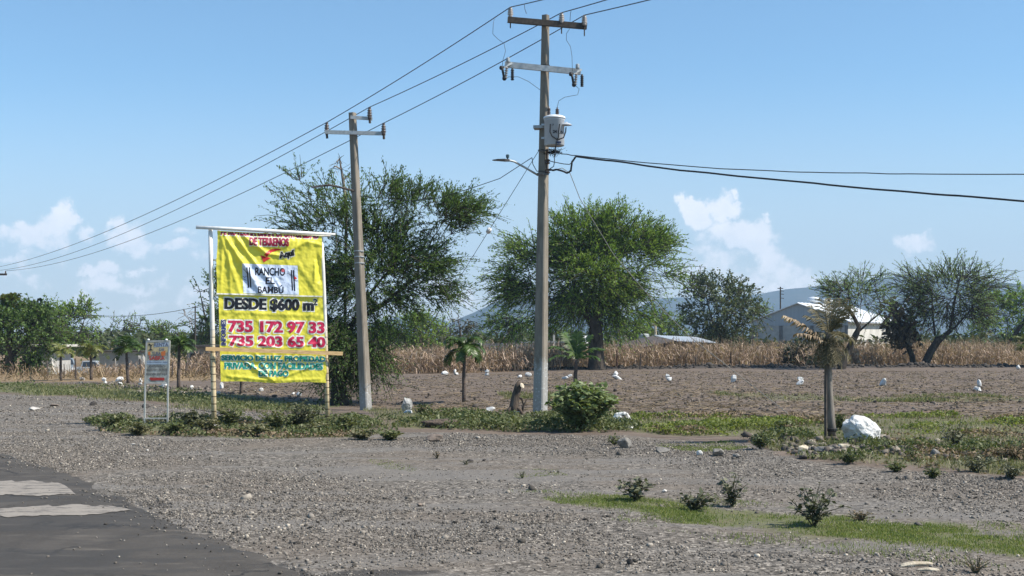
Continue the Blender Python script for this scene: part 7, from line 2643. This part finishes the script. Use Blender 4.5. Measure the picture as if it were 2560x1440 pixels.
def vehicle(name, label, loc, rz, prof, cabin, mat, L, W, wheels, pick=False):
    """prof: side outline of the lower body, cabin: outline of the glasshouse, in metres."""
    root = empty(name, loc, label, name.split('_')[-1])
    Mx = Matrix.Translation(loc) @ Matrix.Rotation(rz, 4, 'Z')

    def ext(name, pts, w, mt, parent, taper=0.0):
        mb = MB()
        n = len(pts)
        zt = max(p[1] for p in pts)
        zb = min(p[1] for p in pts)
        vs = []
        for s in (-1, 1):
            for (x, z) in pts:
                k = w / 2 - taper * (z - zb) / max(zt - zb, 0.01)
                vs.append(Mx @ Vector((x, s * k, z)))
        mb.add(vs, [tuple(range(n)), tuple(range(2 * n - 1, n - 1, -1))] + [(i + n, (i + 1) % n + n, (i + 1) % n, i) for i in range(n)])
        o = mb.build(name, mt, parent)
        bv = o.modifiers.new('b', 'BEVEL')
        bv.width, bv.segments = 0.035, 2
        return o
    body = ext('body', prof, W, mat, root, 0.04)
    ext('cabin', cabin, W * 0.92, mat, root, 0.14)
    gl = m_plain('car_glass', (0.02, 0.025, 0.03), (0.03, 0.035, 0.04), 2, 0.1, 0, 0, 0, spec=0.6)
    cx = [p[0] for p in cabin]
    x0, x1 = min(cx), max(cx)
    zt, zb = max(p[1] for p in cabin), min(p[1] for p in cabin)
    tl, tr_ = sorted(p[0] for p in cabin if p[1] > zt - 0.1)[0], sorted(p[0] for p in cabin if p[1] > zt - 0.1)[-1]
    for s in (-1, 1):
        mb = MB()
        y0, y1 = s * (W * 0.46 - 0.015), s * (W * 0.46 - 0.105)
        mb.slab([Mx @ Vector((x0 + 0.14, y0, zb + 0.05)), Mx @ Vector((x1 - 0.14, y0, zb + 0.05)), Mx @ Vector((tr_ - 0.06, y1, zt - 0.08)), Mx @ Vector((tl + 0.06, y1, zt - 0.08))][::(1 if s < 0 else -1)], -0.012)
        mb.build('side_window', gl, root)
    for (xa, xb) in ((x1, tr_), (x0, tl)):
        mb = MB()
        k = 1 if xa > xb else -1
        mb.slab([Mx @ Vector((xa - 0.02 * k, -W * 0.38, zb + 0.06)), Mx @ Vector((xa - 0.02 * k, W * 0.38, zb + 0.06)), Mx @ Vector((xb + 0.03 * k, W * 0.33, zt - 0.07)), Mx @ Vector((xb + 0.03 * k, -W * 0.33, zt - 0.07))][::k], -0.02)
        mb.build('windscreen' if k > 0 else 'rear_window', gl, root)
    for x in wheels:
        for s in (-1, 1):
            mb = MB()
            mb.lathe(Mx @ Vector((x, s * (W / 2 - 0.08), 0.32)), [(0.20, -0.09), (0.31, -0.10), (0.32, 0), (0.31, 0.10), (0.20, 0.09)], 18, Mx.to_3x3() @ Vector((0, 1, 0)))
            w_ = mb.build('wheel', M_BLACK, root)
            mb = MB()
            mb.lathe(Mx @ Vector((x, s * (W / 2 - 0.08), 0.32)), [(0.05, -0.105), (0.19, -0.1), (0.19, 0.1), (0.05, 0.105)], 12, Mx.to_3x3() @ Vector((0, 1, 0)))
            mb.build('rim', M_GALV, w_)
    xf = max(p[0] for p in prof)
    for s in (-1, 1):
        mb = MB()
        mb.box(Mx @ Vector((xf + 0.005, s * W * 0.36, 0.68)), (0.04, 0.30, 0.14), Mx.to_3x3())
        mb.build('headlight', M_ROOFW, root)
    mb = MB()
    mb.box(Mx @ Vector((xf + 0.03, 0, 0.40)), (0.10, W * 0.94, 0.18), Mx.to_3x3())
    mb.build('bumper', M_DSTEEL, root)
    return root


car_p = [(-2.05, 0.30), (2.05, 0.30), (2.10, 0.62), (1.95, 0.80), (0.95, 0.92), (-1.70, 0.95), (-2.08, 0.85)]
car_c = [(-1.65, 0.93), (0.95, 0.93), (0.30, 1.40), (-1.10, 1.42)]
lp = P(160, 0, 92)
lp.z = float(gz0(lp.x, lp.y)) - 0.15
vehicle('parked_car', 'dusty blue grey car parked beside the block hut', lp, R(-68), car_p, car_c, m_plain('blue_grey_paint', (0.20, 0.24, 0.27), (0.24, 0.28, 0.31), 2, 0.35, 0.1, 0, 0, spec=0.5), 4.2, 1.7, (-1.3, 1.3))
pk_p = [(-2.5, 0.42), (2.4, 0.42), (2.45, 0.75), (2.30, 0.95), (1.15, 1.02), (-2.5, 1.02)]
pk_c = [(-0.55, 1.0), (1.15, 1.0), (0.62, 1.52), (-0.40, 1.52)]
lp = P(222, 0, 100)
lp.z = float(gz0(lp.x, lp.y)) - 0.50
vehicle('parked_pickup', 'pale grey pickup parked behind the brush left of the grey house', lp, R(12), pk_p, pk_c, m_plain('pale_paint', (0.27, 0.29, 0.30), (0.32, 0.34, 0.35), 2, 0.35, 0.1, 0, 0, spec=0.5), 5.0, 1.75, (-1.6, 1.55))

# ------------------------------------------------------------------ posts

M_POSTW = m_plain('weathered_post', (0.055, 0.043, 0.036), (0.12, 0.095, 0.08), 10, 0.9, 0, 0.5, 0.02, (1, 1, 0.3))
M_POSTR = m_plain('rusty_post', (0.10, 0.045, 0.03), (0.17, 0.085, 0.06), 10, 0.8)
M_POSTP = m_plain('pale_post', (0.27, 0.25, 0.22), (0.38, 0.36, 0.33), 10, 0.9)
FP = 'fence posts along the field edges'
for (x, y, xt, yt, w, m, lb) in ((189, 947, 188, 896, 4.5, M_POSTW, 'dark wooden post left of the parked pickup'), (118, 944, 118, 900, 3, M_POSTW, 'thin stake in front of the block hut'), (160, 944, 160, 910, 2.6, M_POSTW, 'thin stake right of the block hut'),
                                 (430, 944, 431, 905, 4, M_POSTW, 'brown post right of the small sign panel'), (464, 940, 466, 905, 4, M_POSTW, 'brown post left of the billboard'), (527, 942, 527, 893, 5, M_POSTW, 'dark post right behind the left billboard post'),
                                 (351, 943, 350, 897, 4, M_POSTW, 'slim dark trunk like post behind the small sign'), (289, 935, 288, 896, 3.6, M_POSTP, 'pale concrete post left of the small sign'), (247, 930, 246, 902, 3.2, M_POSTP, 'pale concrete post by the parked pickup'),
                                 (1542, 921, 1542, 876, 3.6, M_POSTR, 'rusty post right of the mesquite trunk'), (1826, 919, 1827, 876, 4, M_POSTW, 'dark post in front of the maize below the warehouse'), (1877, 919, 1876, 902, 3, M_POSTW, 'short stake between two posts below the warehouse'),
                                 (1848, 919, 1849, 898, 3, M_POSTW, 'bent stake right of the dark post below the warehouse'), (1924, 917, 1931, 888, 3.4, M_POSTW, 'leaning post left of the dark bush'), (2219, 914, 2220, 889, 4.6, M_POSTR, 'rusty red post right of the slim leaning tree'),
                                 (1600, 922, 1602, 884, 3, M_POSTW, 'thin dark stake below the metal roofed shed'), (1740, 920, 1738, 892, 3, M_POSTW, 'thin stake in the maize right of the shed'), (1383, 925, 1384, 886, 3, M_POSTW, 'thin stake just right of the tall concrete pole')):
    b = GZ(x, y)
    s_ = b.y / F
    tp = P(xt, yt, b.y)
    mb = MB()
    mb.tube([b - Vector((0, 0, 0.1)), b.lerp(tp, 0.5) + Vector((0.012, 0, 0)), tp], [w / 2 * s_ * 1.1, w / 2 * s_, w / 2 * s_ * 0.85], 7)
    tag(mb.build('fence_post', m), lb, 'post', FP)

# a red plastic scrap by the bush
p = GZ(1444, 1077, 0.03)
mb = MB()
s_ = p.y / F
mb.add([p + Vector((-11 * s_, 0, 0)), p + Vector((-3 * s_, -0.05, 0.05)), p + Vector((8 * s_, -0.02, 0.015)), p + Vector((11 * s_, 0.08, 0.06)), p + Vector((-2 * s_, 0.10, 0.02)), p + Vector((1 * s_, 0.03, 0.09))],
       [(0, 1, 5), (1, 2, 5), (2, 3, 5), (3, 4, 5), (4, 0, 5)])
tag(mb.build('plastic_scrap', m_plain('faded_red_plastic', (0.38, 0.09, 0.09), (0.48, 0.16, 0.14), 20, 0.5)), 'crumpled faded red plastic scrap in front of the leafy bush', 'litter')

# ------------------------------------------------------------------ haze

HAZE = 2.5e-4
mb = MB()
mb.box((0, 1640, 138), (7300, 4000, 280))
hz = mb.build('haze', [], None)
hm_ = bpy.data.materials.new('haze')
hm_.use_nodes = True
hm_.node_tree.nodes.clear()
ho = hm_.node_tree.nodes.new('ShaderNodeOutputMaterial')
hv = hm_.node_tree.nodes.new('ShaderNodeVolumePrincipled')
hv.inputs['Color'].default_value = (0.52, 0.74, 1.0, 1)
hv.inputs['Density'].default_value = HAZE
hv.inputs['Anisotropy'].default_value = 0.0
hm_.node_tree.links.new(hv.outputs[0], ho.inputs['Volume'])
hz.data.materials.append(hm_)
hz['kind'] = 'stuff'
hz['label'] = 'thin pale blue haze over the whole plain'
sc.cycles.volume_bounces = 0
sc.cycles.max_bounces = 6
sc.cycles.transparent_max_bounces = 8
sc.cycles.use_denoising = True
